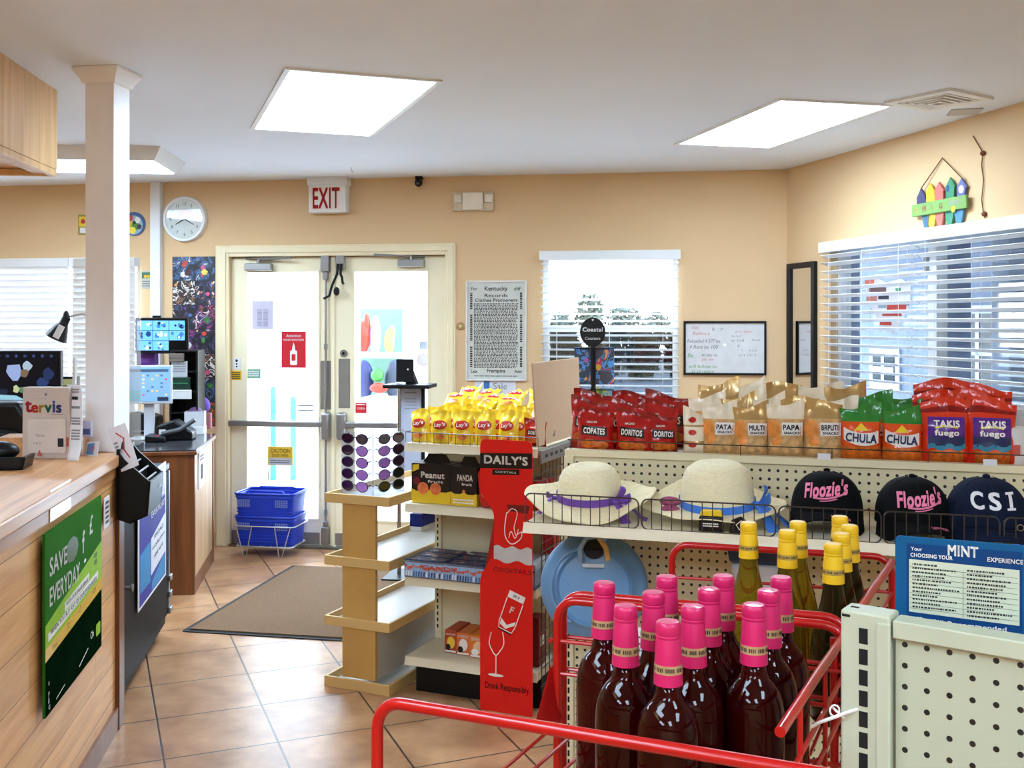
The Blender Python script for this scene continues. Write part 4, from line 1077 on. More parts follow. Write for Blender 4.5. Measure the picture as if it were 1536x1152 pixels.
d.mat(M('poster_small_green',(60,100,30),.5)).decal(rrect(W*.84,W*.9,H*.58,H*.61,.004), yy).decal(rrect(W*.84,W*.9,H*.625,H*.655,.004), yy)
d.build('lettering', t)

# black brochure holder hung on the counter end
hx, hz = CF.hit(192, 720, -.06)
t = fthing(CF, 'brochure_holder', 'black plastic tiered brochure holder hung on the end of the counter', 'brochure holder', -.135, -.002, .80)
zt_ = 1.085-.80
m = MB(black_plastic)
prof = [(0,0.02),(-.05,0),(-.115,.03),(-.125,.16),(-.115,.165),(-.03,.165+.08),(0,zt_)]
for xa, xb in ((0,.012),(.268,.28)): m = MB(black_plastic); m.prism(prof, xa, xb, 'x'); m.build('side_panel', t)
m = MB(black_plastic); m.prism([(-.05,0),(-.115,.03),(-.125,.16),(-.117,.16),(-.108,.035),(-.048,.008)], 0, .28, 'x'); m.box(0,.28,-.012,0,.02,zt_)
m.build('pocket_front', t)
m = MB(M('holder_edge',(200,200,204),.3))
for k in range(3): m.box(.012,.268,-.1+.03*k,-.094+.03*k,.155+.028*k,.16+.028*k)
m.build('tier_edge', t)
m = MB(black_plastic)
for k in range(3): m.box(.012,.268,-.093+.03*k,-.09+.03*k,.05,.157+.028*k)
m.build('divider', t)
MB(white_paper).text('yuma', -.0, 0, 0, w=.06).build('lettering', t, loc=(.2,-.1265,.11), rot=(R(0),0,0))
m = MB(black_plastic); m.tube([(.02+.05*math.cos(a)+.03, -.02, zt_+.03*math.sin(a)) for a in [PI*i/8 for i in range(9)]], .004, 6); m.build('hook', t)
t = fthing(CF, 'card', 'white card with a red drawing standing in the black brochure holder', 'card', -.12, -.03, 1.075, drz=R(-95))
m = MB(white_paper); m.box(-.035,.035,-.0015,0,-.07,.105); o = m.build('card', t, rot=(R(-14),R(-22),0))
d = MB(M('card_red',(190,60,50),.6)); d.tube([(-.01,-.003,.08),(.012,-.003,.05),(.0,-.003,.01),(.012,-.003,-.03)], .003, 4); d.mat(grey_ink).lines(-.03,-.015,.02,.05,2,-.0025,seed=3); d.build('print', t, rot=(R(-14),R(-22),0))

# square column
t = None
col = FL(128, 91, HC)
CO = Frame(*(P(128, 300, 4.03).xy), R(-9))
o = bpy.data.objects.new('white_column', None); COL.objects.link(o); o.location = CO.o; o.rotation_euler = (0,0,CO.rz)
tag(o, 'square white column with a small crown, rising from the end of the counter', 'column')
wc = .119
MB(white_paint).box(0, wc, 0, wc, CT+.001, HC-.001).build('shaft', o, bevel=.002)
m = MB(white_paint)
def sq(k, z): return [(-k,-k,z),(wc+k,-k,z),(wc+k,wc+k,z),(-k,wc+k,z)]
v = []; lev = [(.001,HC-.062),(.010,HC-.058),(.014,HC-.045),(.03,HC-.02),(.036,HC-.012),(.036,HC-.001)]
for k, z in lev: v += sq(k, z)
f = [(0,1,2,3)]+[(i*4+j, i*4+(j+1)%4, (i+1)*4+(j+1)%4, (i+1)*4+j) for i in range(len(lev)-1) for j in range(4)]
m.add(v, f).build('crown', o, sharp=20)
# clear screen beside the column
a = P(110, 388, 4.3)
t = thing('counter_screen', 'clear plastic counter screen fixed behind the white column', 'screen', (a.x, 4.3, 0), R(-9))
zb_ = P(110, 660, 4.3).z; zt_ = a.z
MB(pane_mat('screen_plastic',(244,244,242),.22,.06,(226,224,220))).prism(rrect(0,.30,CT+.0,zt_,.01), -.003, .003).build('sheet', t)
MB(white_metal).box(.05,.07,-.010,.010,.02,CT+.06).build('post', t); MB(white_metal).box(.0,.12,-.06,.06,0,.02).build('foot', t)
m = MB(white_metal); m.box(0.0,.012,-.006,.006,CT,CT+.36); m.build('edge_trim', t)

# hanging wooden valance
a = FL(86,136,HC); b_ = FL(0,77.7,HC)
VF = Frame(a.x, a.y, math.atan2(a.y-b_.y, a.x-b_.x))
zb_ = P(85,255,a.y).z
t = fthing(VF, 'ceiling_cabinet', 'light oak cabinet box hanging from the ceiling over the counter', 'cabinet', 0, 0, 0)
MB(oak_v).box(-4.5, 0, 0, .55, zb_, HC-.001).build('body', t)
m = MB(oak_v).box(-4.5, 0, .0, .03, zb_-.03, zb_).box(-4.5,0,.52,.55,zb_-.03,zb_).box(-.03,0,.03,.52,zb_-.03,zb_)
m.box(-4.5,0,.03,.09,zb_-.022,zb_-.0)
m.build('lower_frame', t, bevel=.006)
# ================================================================== black cooler with a blue poster
cx0 = CF.hit(188, 1036)[0]; cx1 = CF.hit(258, 900)[0]; CZT = .865
t = fthing(CF, 'cooler', 'low black drinks cooler with a blue poster between the two wooden counters', 'cooler', cx0, .012, 0)
L = cx1-cx0
blk = M('cooler_black',(8,8,9),.5,spec=.08,var=.1,scale=6)
MB(blk).box(0, L, .02, .40, .06, CZT-.03).build('body', t, bevel=.006)
MB(M('cooler_top',(44,46,50),.35)).box(-.0, L, -.0, .41, CZT-.03, CZT).build('top', t, bevel=.006)
MB(blk).box(.015, L-.05, 0, .02, .12, CZT-.035).build('front_panel', t, bevel=.005)
MB(black_rubber).box(.05, L-.1, .05, .36, 0.012, .06).build('plinth', t)
MB(M('cooler_edge',(120,122,126),.35)).box(L-.045, L-.015, -.004, .02, .12, CZT-.035).build('edge_strip', t)
for z in (.12,.2,.28): MB(steel).box(L-.05,L+.008,-.014,.0,z,z+.03).build('hinge', t, bevel=.004)
m = MB(steel); m.T = Matrix.Translation((.06,0,.5)) @ Matrix.Rotation(R(90),4,'X'); m.lathe([(.008,0),(.008,.02),(.016,.024),(.016,.03),(1e-5,.032)],14); m.build('knob', t)
for x_ in (.08, L-.12):
    m = MB(black_rubber); m.cyl((x_,.05,.03),(x_,.08,.03),.03); m.build('caster', t)
bl1 = M('poster_blue',(44,46,140),.5,spec=.15,var=.12,scale=5); bl2 = M('poster_sky',(50,130,180),.5,spec=.15)
x0, _ = CF.hit(207.5, 800, 0); x1, _ = CF.hit(249, 780, 0); zt = CF.hit(249, 692, 0)[1]; zb = CF.hit(207.5, 919, 0)[1]
t = fthing(CF, 'blue_poster', 'blue and purple poster with a pale panel on the front of the black cooler', 'poster', x0, .004, zb)
W = x1-x0; H = zt-zb
MB(white_paper).box(0, W, -.004, 0, 0, H).build('sheet', t)
d = MB(bl1); yy = -.0045
d.decal([(W*.03,H*.02),(W*.97,H*.02),(W*.97,H*.98),(W*.03,H*.98)], yy)
d.mat(M('poster_violet',(110,96,180),.3)).decal([(W*.4,H*.72),(W*.97,H*.72),(W*.97,H*.98),(W*.4,H*.98)], yy-.0003)
d.mat(bl2).decal([(W*.05,H*.12),(W*.40,H*.12),(W*.40,H*.45),(W*.05,H*.42)], yy-.0003).decal([(W*.45,H*.03),(W*.97,H*.03),(W*.97,H*.22),(W*.45,H*.10)], yy-.0003)
d.mat(M('panel_pale',(214,218,226),.4)).decal([(W*.42,H*.16),(W*.96,H*.22),(W*.96,H*.56),(W*.42,H*.46)], yy-.0006)
d.build('colour_panels', t)
d = MB(M('print_white',(240,240,236),.5)); yy = -.0055
d.text('BETTER', W*.68, H*.84, yy, w=W*.5, h=H*.055, bold=.02, rot=.03).text('SMILE', W*.7, H*.9, yy, w=W*.3, h=H*.03).text('EVERYDAY', W*.68, H*.66, yy, w=W*.5, h=H*.055, bold=.02, rot=.03).lines(W*.45,W*.9,H*.74,H*.76,1,yy,seed=3)
d.decal(rrect(W*.2,W*.34,H*.72,H*.8,.004), yy)
d.mat(ink).text('SPECIALS', W*.7, H*.46, yy, w=W*.34, h=H*.035, bold=.03, rot=.06).text('everyday menu', W*.69, H*.38, yy, w=W*.46, h=H*.035, bold=.02, rot=.06).text('HERE NOW', W*.7, H*.30, yy, w=W*.36, h=H*.03, bold=.02, rot=.06)
d.build('lettering', t)

# ================================================================== second cabinet by the door
kx0 = CF.hit(292, 882)[0]; kx1 = CF.hit(321, 816)[0]; KT = .835
t = fthing(CF, 'end_cabinet', 'wooden cabinet with a dark polished top standing beside the entrance doors', 'cabinet', kx0, 0, 0)
L = min(kx1-kx0, 1.28)
MB(oak_dark).box(0, .04, 0, .66, .0, KT-.03).build('end_panel', t, bevel=.003)
MB(wood('cabinet_front',(196,160,118),(166,126,86),'z',2.4,rough=.45)).box(.04, L-.04, .006, .66, .09, KT-.03).build('front_panel', t)
MB(oak_dark).box(L-.04, L, 0, .66, 0, KT-.03).box(.04, L-.04, 0.0, .03, 0, .09).build('base_trim', t)
MB(oak_dark).box(-.012, L, -.014, .67, KT-.03, KT-.008).build('top_edge', t, bevel=.004)
MB(M('dark_counter_top',(58,58,60),.12,var=.2,scale=60)).box(-.008, L, -.010, .67, KT-.008, KT).build('counter_top', t)
x_, z_ = CF.hit(302, 703)
t = fthing(CF, 'cabinet_notice', 'white notice with a black photo on the side of the wooden cabinet', 'notice', x_, -.001, z_)
MB(white_paper).box(-.1,.1,-.002,.006,-.11,.11).build('sheet', t)
MB(ink).decal(rrect(-.05,.04,-.06,.03,.01), -.003).lines(-.08,.08,.05,.09,2,-.003,seed=4).build('print', t)
# ================================================================== staff desk and screens behind the counter
t = fthing(CF, 'staff_desk', 'plain dark desk behind the counter carrying the computer screens', 'desk', -1.6, .72, 0)
MB(M('desk_laminate',(70,64,60),.5,var=.1)).box(0, 2.9, 0, .62, .71, .74).build('desk_top', t, bevel=.004)
for x_ in (.03, 2.83):
    MB(M('desk_leg',(50,48,46),.5)).box(x_, x_+.04, .03, .59, 0, .71).build('leg', t)
def monitor(name, label, p, rz, W, H, top_m, base_z, screen, deco=None, bez=.012, stand=True, bcol=None):
    """p = centre of the screen front"""
    t = thing(name, label, 'monitor', (p[0], p[1], p[2]), rz)
    bm_ = bcol or black_plastic
    MB(bm_).box(-W/2, W/2, 0, .03, -H/2, H/2).build('housing', t, bevel=.004)
    MB(screen).box(-W/2+bez, W/2-bez, -.002, .001, -H/2+bez*1.3, H/2-bez).build('screen', t)
    if deco: deco(t, W, H)
    if stand:
        z = base_z-p[2]
        MB(bm_).box(-.03,.03,.03,.06,z+.012,0).build('stand_post', t)
        MB(bm_).box(-.11,.11,-.04,.14,z,z+.012).build('stand_foot', t, bevel=.003)
    return t
scr_dark = M('screen_dark',(10,12,20),.2,spec=.2,var=0,emit=.3)
def glow(n, c, e=1.0): return M('glow_'+n, tuple(v*.8 for v in c), .4, spec=.2, var=0, emit=e*.36)
rd = random.Random(21)
def deco_dark(t, W, H):
    d = MB(glow('pale',(150,170,215)))
    def blob(x, z, r, m, k=0):
        n = 9; ph = rd.random()*6; d.mat(m).decal([(x*W+r*W*rd.uniform(.6,1)*math.cos(ph+2*PI*i/n), z*H+r*W*rd.uniform(.6,1)*math.sin(ph+2*PI*i/n)) for i in range(n)], -.003-.0002*k)
    blob(-.02,.1,.12,glow('pale',(150,170,215)),1); blob(.12,.2,.07,glow('pale2',(170,190,210)),1); blob(.09,.08,.06,glow('tan',(120,100,80)),2); blob(.0,-.22,.05,glow('lichen',(190,200,150)),1); blob(.06,-.23,.04,glow('green_dim',(90,130,90)),2)
    blob(.3,-.1,.08,glow('navy',(40,60,110)),1); blob(-.14,-.42,.03,glow('white',(230,235,240)),2); blob(.36,.05,.09,glow('navy2',(34,50,90)),2); blob(-.15,-.28,.07,glow('navy3',(30,36,60)),0)
    d.mat(glow('strip',(150,200,220))).decal([(-W*.48,-H*.46),(.12*W,-H*.44),(.0*W,-H*.34),(-W*.48,-H*.30)], -.004)
    for k in range(9): blob(-.4+.1*k,.4,.025,glow('navy4',(50,66,110)),3)
    d.build('picture', t)
p = P(25, 566, 4.75)
monitor('computer_monitor', 'large black monitor with a dark picture behind the paper pocket stand', p, R(-2), .41, .245, None, .741, scr_dark, deco_dark)
p = P(97, 590, 5.1)
monitor('computer_monitor', 'small black monitor with an olive screen beside the clear counter screen', p, R(2), .13, .165, None, .741, glow('olive',(170,170,120),.7),
   lambda t, W, H: MB(glow('olive_dark',(90,100,60),.6)).decal(rrect(-.03,.02,.01,.04,.008),-.003).mat(glow('slate',(50,56,60),.5)).decal([(-W*.4,-H*.42),(W*.4,-H*.42),(W*.4,-.02),(-W*.4,-.02)],-.003).build('picture', t))
# CCTV monitor on an arm from the wall
p = P(242.5, 503.5, 6.85); W = 77/FOC*6.85; H = 54/FOC*6.85
def deco_cctv(t, W, H):
    d = MB(); k = 0
    x0, x1, z0, z1 = -W*.47, W*.45, -H*.42, H*.42
    for r in range(3):
        for c in range(3):
            if r == 2 and c == 2: continue
            a = x0+(x1-x0)*c/3; b_ = x0+(x1-x0)*(c+1)/3-.003; zt = z1-(z1-z0)*r/3; zb = z1-(z1-z0)*(r+1)/3+.003
            d.mat(glow('cam_sky',(110,180,240),1.0)).decal([(a,zb),(b_,zb),(b_,zt),(a,zt)], -.003)
            for q in range(5):
                rr_ = rd.uniform(.007,.02); x = rd.uniform(a+rr_,b_-rr_); z = rd.uniform(zb+rr_,zt-rr_); n = 8
                m_ = rd.choice([glow('cam_navy',(30,60,120),1), glow('cam_light',(200,235,250),1), glow('cam_deep',(18,34,70),1), glow('cam_mid',(60,110,180),1)])
                d.mat(m_).decal([(x+rr_*rd.uniform(.6,1)*math.cos(2*PI*i/n), z+rr_*rd.uniform(.6,1)*math.sin(2*PI*i/n)) for i in range(n)], -.0033-.0003*q)
    d.build('camera_views', t)
yw = BW.loc(p)[1]
t = monitor('security_monitor', 'black wall monitor with a grid of blue camera views', p, R(6), W, H, None, 0, M('screen_black',(10,10,12),.15), deco_cctv, stand=False)
MB(black_plastic).box(-.02,.02,.03,-yw-.0,-.02,.02).build('wall_arm', t)
MB(black_plastic).box(-.04,.04,-yw-.03,-yw-.005,-.06,.06).build('wall_bracket', t)
MB(black_plastic).box(-.06,-.01,.0,.03,H/2,H/2+.014).build('top_clip', t)
# point of sale terminal
p = P(222, 577, 6.45); W = 69/FOC*6.45; H = 58/FOC*6.45
def deco_pos(t, W, H):
    d = MB(glow('pos_bar',(70,92,120),.9)); d.decal([(-W*.43,H*.33),(W*.43,H*.33),(W*.43,H*.40),(-W*.43,H*.40)], -.003)
    d.mat(glow('pos_teal',(40,160,180),.9)).decal([(-W*.44,-H*.42),(-W*.16,-H*.42),(-W*.16,-H*.14),(-W*.44,-H*.14)], -.003)
    d.mat(glow('pos_dark',(40,50,70),.9)).decal([(W*.2,-H*.42),(W*.43,-H*.42),(W*.43,-H*.32),(W*.2,-H*.32)], -.003)
    cs = [(220,90,80),(230,236,240),(150,170,200),(240,200,120),(90,110,150)]
    for i in range(6):
        for j in range(6):
            if rd.random() < .35: continue
            c = rd.choice(cs); x = -W*.12+W*.095*i; z = H*.26-H*.1*j
            if x > W*.4 or z < -H*.3: continue
            d.mat(glow('pos_%d_%d_%d'%c, c, .9)).decal(rrect(x,x+W*.05,z-H*.045,z,.002), -.0032)
    d.build('menu_buttons', t)
monitor('till_screen', 'till touch screen with a light blue menu on the wooden cabinet', p, R(8), W, H, None, KT, glow('pos_blue',(130,178,222),.85), deco_pos, bcol=M('till_grey',(190,192,196),.4))
p = P(178, 548, 6.2)
# tower of trays behind the till
a = P(254, 600, 6.75)
HF = Frame(a.x, a.y, R(4))
t = fthing(HF, 'tray_tower', 'black desk tower of paper trays behind the till screen', 'shelf', 0, 0, KT)
top = P(254, 528, 6.75).z-KT; W = 42/FOC*6.75
MB(black_plastic).box(0, .012, 0, .2, 0, top).build('side_panel', t); MB(black_plastic).box(W-.012, W, 0, .2, 0, top).build('side_panel', t)
for k in range(4): MB(black_plastic).box(.012, W-.012, 0, .2, top*k/4+.0, top*k/4+.01).build('shelf', t)
MB(black_plastic).box(.012, W-.012, .19, .2, 0, top).build('back_panel', t)
MB(black_plastic).box(0, W, 0, .2, top, top+.01).build('top_panel', t)
def hf(name, label, cat, px0, px1, py0, py1, y, dpt, m, deco=None):
    a = HF.hit(px0, py1, y); b_ = HF.hit(px1, py0, y)
    t = fthing(HF, name, label, cat, (a[0]+b_[0])/2, y, a[1]); W = b_[0]-a[0]; H = b_[1]-a[1]
    MB(m).box(-W/2, W/2, 0, dpt, 0, H).build('body', t, bevel=.003)
    if deco: deco(t, W, H)
    return t
hf('paper_tray', 'light grey plastic tray of papers behind the till', 'tray', 257, 281, 542, 566, -.02, .015, M('tray_grey',(168,168,170),.5), lambda t, W, H: MB(grey_ink).lines(-W*.4,W*.4,H*.3,H*.9,4,-.001,seed=4).build('lettering', t))
hf('cardboard_box', 'dull brown box at the top of the black tray tower', 'box', 253, 276, 530, 543, -.03, .01, M('box_taupe',(104,92,84),.7), lambda t, W, H: MB(M('box_taupe_dark',(80,70,64),.7)).box(-W*.5,W*.5,-.001,0,H*.42,H*.5).build('tape', t))
hf('display_sign', 'dark sign with green lettering beside the till screen', 'sign', 256, 285, 566, 584, -.035, .012, M('sign_dark_green',(16,44,30),.3), lambda t, W, H: MB(glow('green_text',(60,170,110),.8)).text('www.point.com', 0, H*.5, -.001, w=W*.78).build('lettering', t))
hf('card_box', 'flat white card box beside the till screen below the green sign', 'box', 257, 286, 585, 599, -.05, .03, M('card_white',(206,204,202),.6), lambda t, W, H: MB(M('card_white_lid',(190,188,186),.6)).box(-W*.5,W*.5,-.001,0,H*.8,H*.86).build('lid', t))
a = P(218, 548, 6.9)
t = thing('purple_box', 'purple box on a black shelf post under the camera monitor', 'box', (a.x, a.y, a.z), R(4))
W = 27/FOC*6.9; H = 18/FOC*6.9
MB(M('box_purple',(92,48,130),.4)).box(-W/2, W/2, 0, .1, 0, H).build('body', t, bevel=.004); MB(M('box_purple_light',(120,70,160),.4)).box(-W*.3,W*.2,-.002,0,H*.2,H*.6).build('label', t)
t = thing('shelf_post', 'black post with a small shelf holding the purple box', 'shelf', (a.x, a.y, KT), R(4))
MB(black_plastic).box(-W/2-.01, W/2+.05, -.01, .13, a.z-KT-.012, a.z-KT-.0005).build('shelf', t); MB(black_plastic).box(-.02,.02,.05,.09,.01,a.z-KT-.012).build('post', t); MB(black_plastic).box(-.08,.08,-.02,.14,0,.01).build('foot', t)
# black printers and clutter on the cabinet
def kplace(px, py): 
    p = FL(px, py, KT); return CF.loc(p)[:2]
def onk(name, label, cat, px, py, drz=R(-92), group=None):
    p = FL(px, py, KT); return thing(name, label, cat, p, CF.rz+drz, group)
t = onk('receipt_printer', 'black receipt printer below the till screen', 'printer', 212, 652)
m = MB(black_plastic); m.prism([(-.12,0),(.1,0),(.1,.11),(-.02,.15),(-.12,.13)], 0, .2); m.build('body', t, bevel=.012, seg=3); MB(M('receipt_roll',(220,218,210),.6)).box(-.05,.06,.02,.022,.11,.16).build('receipt', t); MB(steel).box(-.06,.06,-.003,.0,.02,.028).build('cutter', t)
t = onk('label_printer', 'squat black label printer beside the clear plastic bin', 'printer', 256, 661)
m = MB(black_plastic); m.prism([(-.09,0),(.13,0),(.13,.05),(.02,.125),(-.09,.09)], 0, .16); m.build('body', t, bevel=.012, seg=3); m = MB(M('mid_grey_plastic',(84,84,88),.4)); m.tube([(-.05,-.012,.045),(.06,-.02,.07),(.15,-.02,.13)], .014, 8); m.build('lever', t); MB(M('tag_white',(214,210,206),.5)).box(-.07,-.03,-.004,0,.04,.07).build('label', t)
t = onk('card_reader', 'low black card reader at the front edge of the dark cabinet top', 'card reader', 232, 664)
m = MB(black_plastic); m.prism([(-.06,0),(.06,0),(.06,.03),(-.06,.045)], 0, .14); m.build('body', t, bevel=.008); MB(M('pink_key',(200,90,120),.5)).box(.0,.02,.03,.05,.034,.041).build('key', t)
t = onk('pen', 'white pen with a pink tip lying on the dark cabinet top', 'pen', 268, 656, drz=R(-88))
m = MB(white_metal); m.cyl((-.06,0,.008),(.07,0,.008),.006); m.build('barrel', t); MB(M('pink_key',(200,90,120),.5)).cyl((-.075,0,.008),(-.06,0,.008),.006).build('cap', t)
t = onk('plastic_bin', 'clear plastic bin of small things at the corner of the cabinet', 'bin', 291, 652)
m = MB(M('bin_frost',(206,206,210),.3)); s_ = .062
m.box(-s_,s_,0,.004,.05,.15).box(-s_,s_,.086,.09,.05,.15).box(-s_,-s_+.004,0,.09,.05,.15).box(s_-.004,s_,0,.09,.05,.15); m.build('walls', t)
MB(white_metal).box(-s_-.002,s_+.002,-.004,.094,0,.052).build('base', t, bevel=.003); MB(M('bin_filling',(120,90,130),.6)).ell((0,.045,.13),(.05,.035,.05)).build('contents', t)
t = onk('candy_jar', 'small purple and pink pack behind the clear plastic bin', 'pack', 296, 646); t.location = CF.W(CF.loc(t.location)[0]+.08, CF.loc(t.location)[1], KT)
m = MB(M('pack_purple',(110,80,170),.4)); m.ell((0,.04,.16),(.07,.04,.065)); m.build('body', t); m = MB(M('pack_pink',(196,130,140),.4)); m.box(-.01,.075,.02,.08,0,.11); m.build('carton', t, bevel=.006)
p = FL(185, 655, KT)
t = thing('computer_monitor', 'dark edge of a monitor just past the white column', 'monitor', P(181, 590, 6.5), R(20))
MB(black_plastic).box(-.02,.045,0,.03,-.12,.22).build('housing', t); MB(white_metal).box(-.05,.012,-.02,-.005,-.42,.18).build('paper_side', t); MB(black_plastic).box(-.02,.02,.0,.06,KT-t.location.z,-.12).build('stand_post', t)

# ================================================================== things on the oak counter top
def onc(name, label, cat, px, py, rz=0.0, z=CT):
    return thing(name, label, cat, FL(px, py, z), rz)
t = onc('brochure_pocket', 'taupe paper pocket with rainbow lettering standing on the oak counter', 'brochure pocket', 69, 688, R(-2))
Y0 = t.location.y; W = 74/FOC*Y0; H = 107/FOC*Y0
tp = M('taupe_paper',(196,180,168),.55,var=.03)
MB(tp).prism([(-W/2,0),(W/2,0),(W*.47,H),(-W*.48,H)], 0, .05).build('body', t, bevel=.003)
m = MB(M('pocket_film',(210,198,188),.2)); m.prism(rrect(-W*.36,W*.42,H*.08,H*.56,.01), -.006, -.001); m.build('front_pocket', t)
d = MB(); yy = -.0015
x = -W*.36
for ch, c, dx in (('t',(190,40,60),.0),('e',(206,56,44),.095),('r',(190,150,50),.20),('v',(50,120,84),.295),('i',(50,80,150),.38),('s',(60,60,110),.455)):
    d.mat(M('tervis_%s'%ch, c, .5)).text(ch, x+dx*W*1.38, H*.70+(.008 if ch in 'ti' else 0), yy, h=.030 if ch not in 'ti' else .043, bold=.03)
d.mat(grey_ink).lines(W*.12,W*.36,H*.615,H*.63,1,yy,seed=3).lines(-W*.25,-.0,H*.845,H*.85,1,yy,seed=4).decal(circ(0,H*.9,.006,6), yy).text('Tervis', -.02, H*.33, -.0075, w=.035).text('A & Z', -.03, H*.22, -.0075, w=.03)
d.mat(M('small_red',(190,80,70),.6)).decal([(-.03,.012),(-.012,.012),(-.021,.035)], -.0075).decal(rrect(W*.38,W*.47,H*.17,H*.3,.002), yy)
d.mat(ink).decal(rrect(W*.26,W*.38,H*.17,H*.29,.002), -.0075)
d.build('lettering', t)
# tall leaflet leaning
t = onc('leaflet', 'tall white printed leaflet curling forward on the counter beside the taupe pocket', 'leaflet', 112, 688, R(-14))
def leaf_fn(u, v, off=0):
    w_ = .048+.012*v; x = (u-.5)*w_-.018*v*1.6+.012
    y = -.03*(1-v)**3*2.2+.02*v - off; z = .27*v+.003
    return (x+(.03*(1-v)**2), y, z)
m = MB(white_paper); m.grid(lambda u, v: leaf_fn(u, v), 4, 14); m.build('sheet', t, solid=.0015)
d = MB(grey_ink)
for z0, z1, n in ((.88,.95,2),(.66,.72,1),(.45,.56,3),(.25,.4,4)):
    d.lines(.15,.85,z0,z1,n,0,seed=int(z0*90),fn=lambda a, b_: leaf_fn(a, b_, .0025))
d.mat(ink).lines(.15,.75,.79,.84,1,0,seed=5,wmin=.2,wmax=.3,fill=.9,fn=lambda a, b_: leaf_fn(a, b_, .0025))
d.build('lettering', t)
t = onc('leaflet', 'small folded card with a blue and violet picture at the foot of the tall leaflet', 'card', 137, 684, R(-26))
m = MB(white_paper); m.prism([(-.032,0),(.03,0),(.026,.058),(-.036,.05)], 0, .002); m.build('card', t, rot=(R(-14),0,0)); d = MB(M('card_blue',(90,140,190),.5)); d.decal([(-.028,.005),(.008,.005),(.006,.05),(-.03,.044)], -.001).mat(M('card_violet',(150,110,150),.5)).decal(circ(-.002,.028,.012,9), -.0015); d.build('print', t, rot=(R(-14),0,0))
t = onc('card_pack', 'tall narrow pack of violet cards standing on the wood block at the column', 'card', 130, 655, R(-10), CT+.075)
MB(M('card_lilac',(176,176,200),.4)).box(-.018,.018,0,.012,0,.058).build('pack', t); MB(M('card_navy',(70,80,130),.5)).box(-.014,.014,-.001,0,.008,.03).build('print', t)
t = onc('card_pack', 'white price cards standing behind the tall leaflet', 'card', 119, 684, R(-5))
MB(white_paper).box(-.02,.012,0,.004,0,.16).build('card', t); MB(ink).decal([(-.012,.13),(.008,.13),(.008,.144),(-.012,.144)],-.001).build('print', t)
# black tray with papers
t = onc('black_tray', 'low black plastic tray at the edge of the oak counter', 'tray', 8, 706, R(10))
m = MB(black_plastic); m.prism([(-.2,0),(.055,0),(.065,.045),(.05,.045),(.045,.014),(-.2,.014)], 0, .12); m.prism([(-.2,.0),(.055,0),(.065,.045),(-.2,.05)], .0, .006); m.build('tray', t, bevel=.006)
m = MB(black_plastic); m.ell((-.04,.06,.06),(.07,.045,.035)); m.build('stapler_body', t)
t = onc('paper_stack', 'small stack of cream slips behind the black tray', 'paper', 22, 676, R(6))
MB(M('cream_slip',(206,200,176),.7)).box(-.05,.04,0,.09,0,.02).build('stack', t); MB(white_paper).box(-.03,.05,.02,.1,.02,.026).build('top_sheet', t)
t = thing('phone_terminal', 'bulky black phone terminal in front of the large monitor', 'phone', (P(-8,680,4.3).x, 4.3, .741), R(-4))
zz = P(20, 603, 4.3).z-.741
m = MB(black_plastic); m.prism([(-.12,0),(.14,0),(.14,zz*.86),(.1,zz),(-.12,zz)], 0, .14); m.build('body', t, bevel=.02, seg=3); m = MB(black_plastic); m.ell((.02,-.02,zz*.72),(.1,.03,.03)); m.build('handset', t)
t = thing('black_case', 'black square case behind the taupe pocket under the large monitor', 'case', (P(62,660,4.45).x, 4.45, .741), R(-2))
zz = P(60, 606, 4.45).z-.741
MB(black_plastic).box(-.14,.09,0,.12,0,zz).build('body', t, bevel=.01); MB(M('mid_grey_plastic',(84,84,88),.4)).box(-.05,.03,-.004,0,zz*.6,zz*.66).build('latch', t)
# lamp
p = P(92, 492, 4.55)
t = thing('desk_lamp', 'black spot lamp with a tapered shade aimed down at the monitors', 'lamp', (p.x, p.y, .741))
z = p.z-.741
m = MB(black_plastic); m.T = Matrix.Translation((0,0,z)) @ Matrix.Rotation(R(28),4,'Y'); m.lathe([(.018,.055),(.02,.02),(.03,.0),(.048,-.05),(.046,-.05),(.028,0),(.016,.02)], 20); m.build('lamp_shade', t)
m = MB(white_metal); m.T = Matrix.Translation((0,0,z)) @ Matrix.Rotation(R(28),4,'Y'); m.box(.002,.03,-.05,-.046,-.04,.02); m.build('label', t)
m = MB(black_plastic); m.ell((.022,0,z+.05),(.014,.014,.026)); m.build('joint', t)
m = MB(grey_met); m.tube([(.03,.01,z+.05),(.08,.03,z+.062),(.135,.06,z+.03),(.15,.08,z-.1),(.15,.1,.02)], .005, 6); m.build('arm', t)
MB(black_plastic).cyl((.15,.1,0),(.15,.1,.02),.06,n=20).build('base', t)
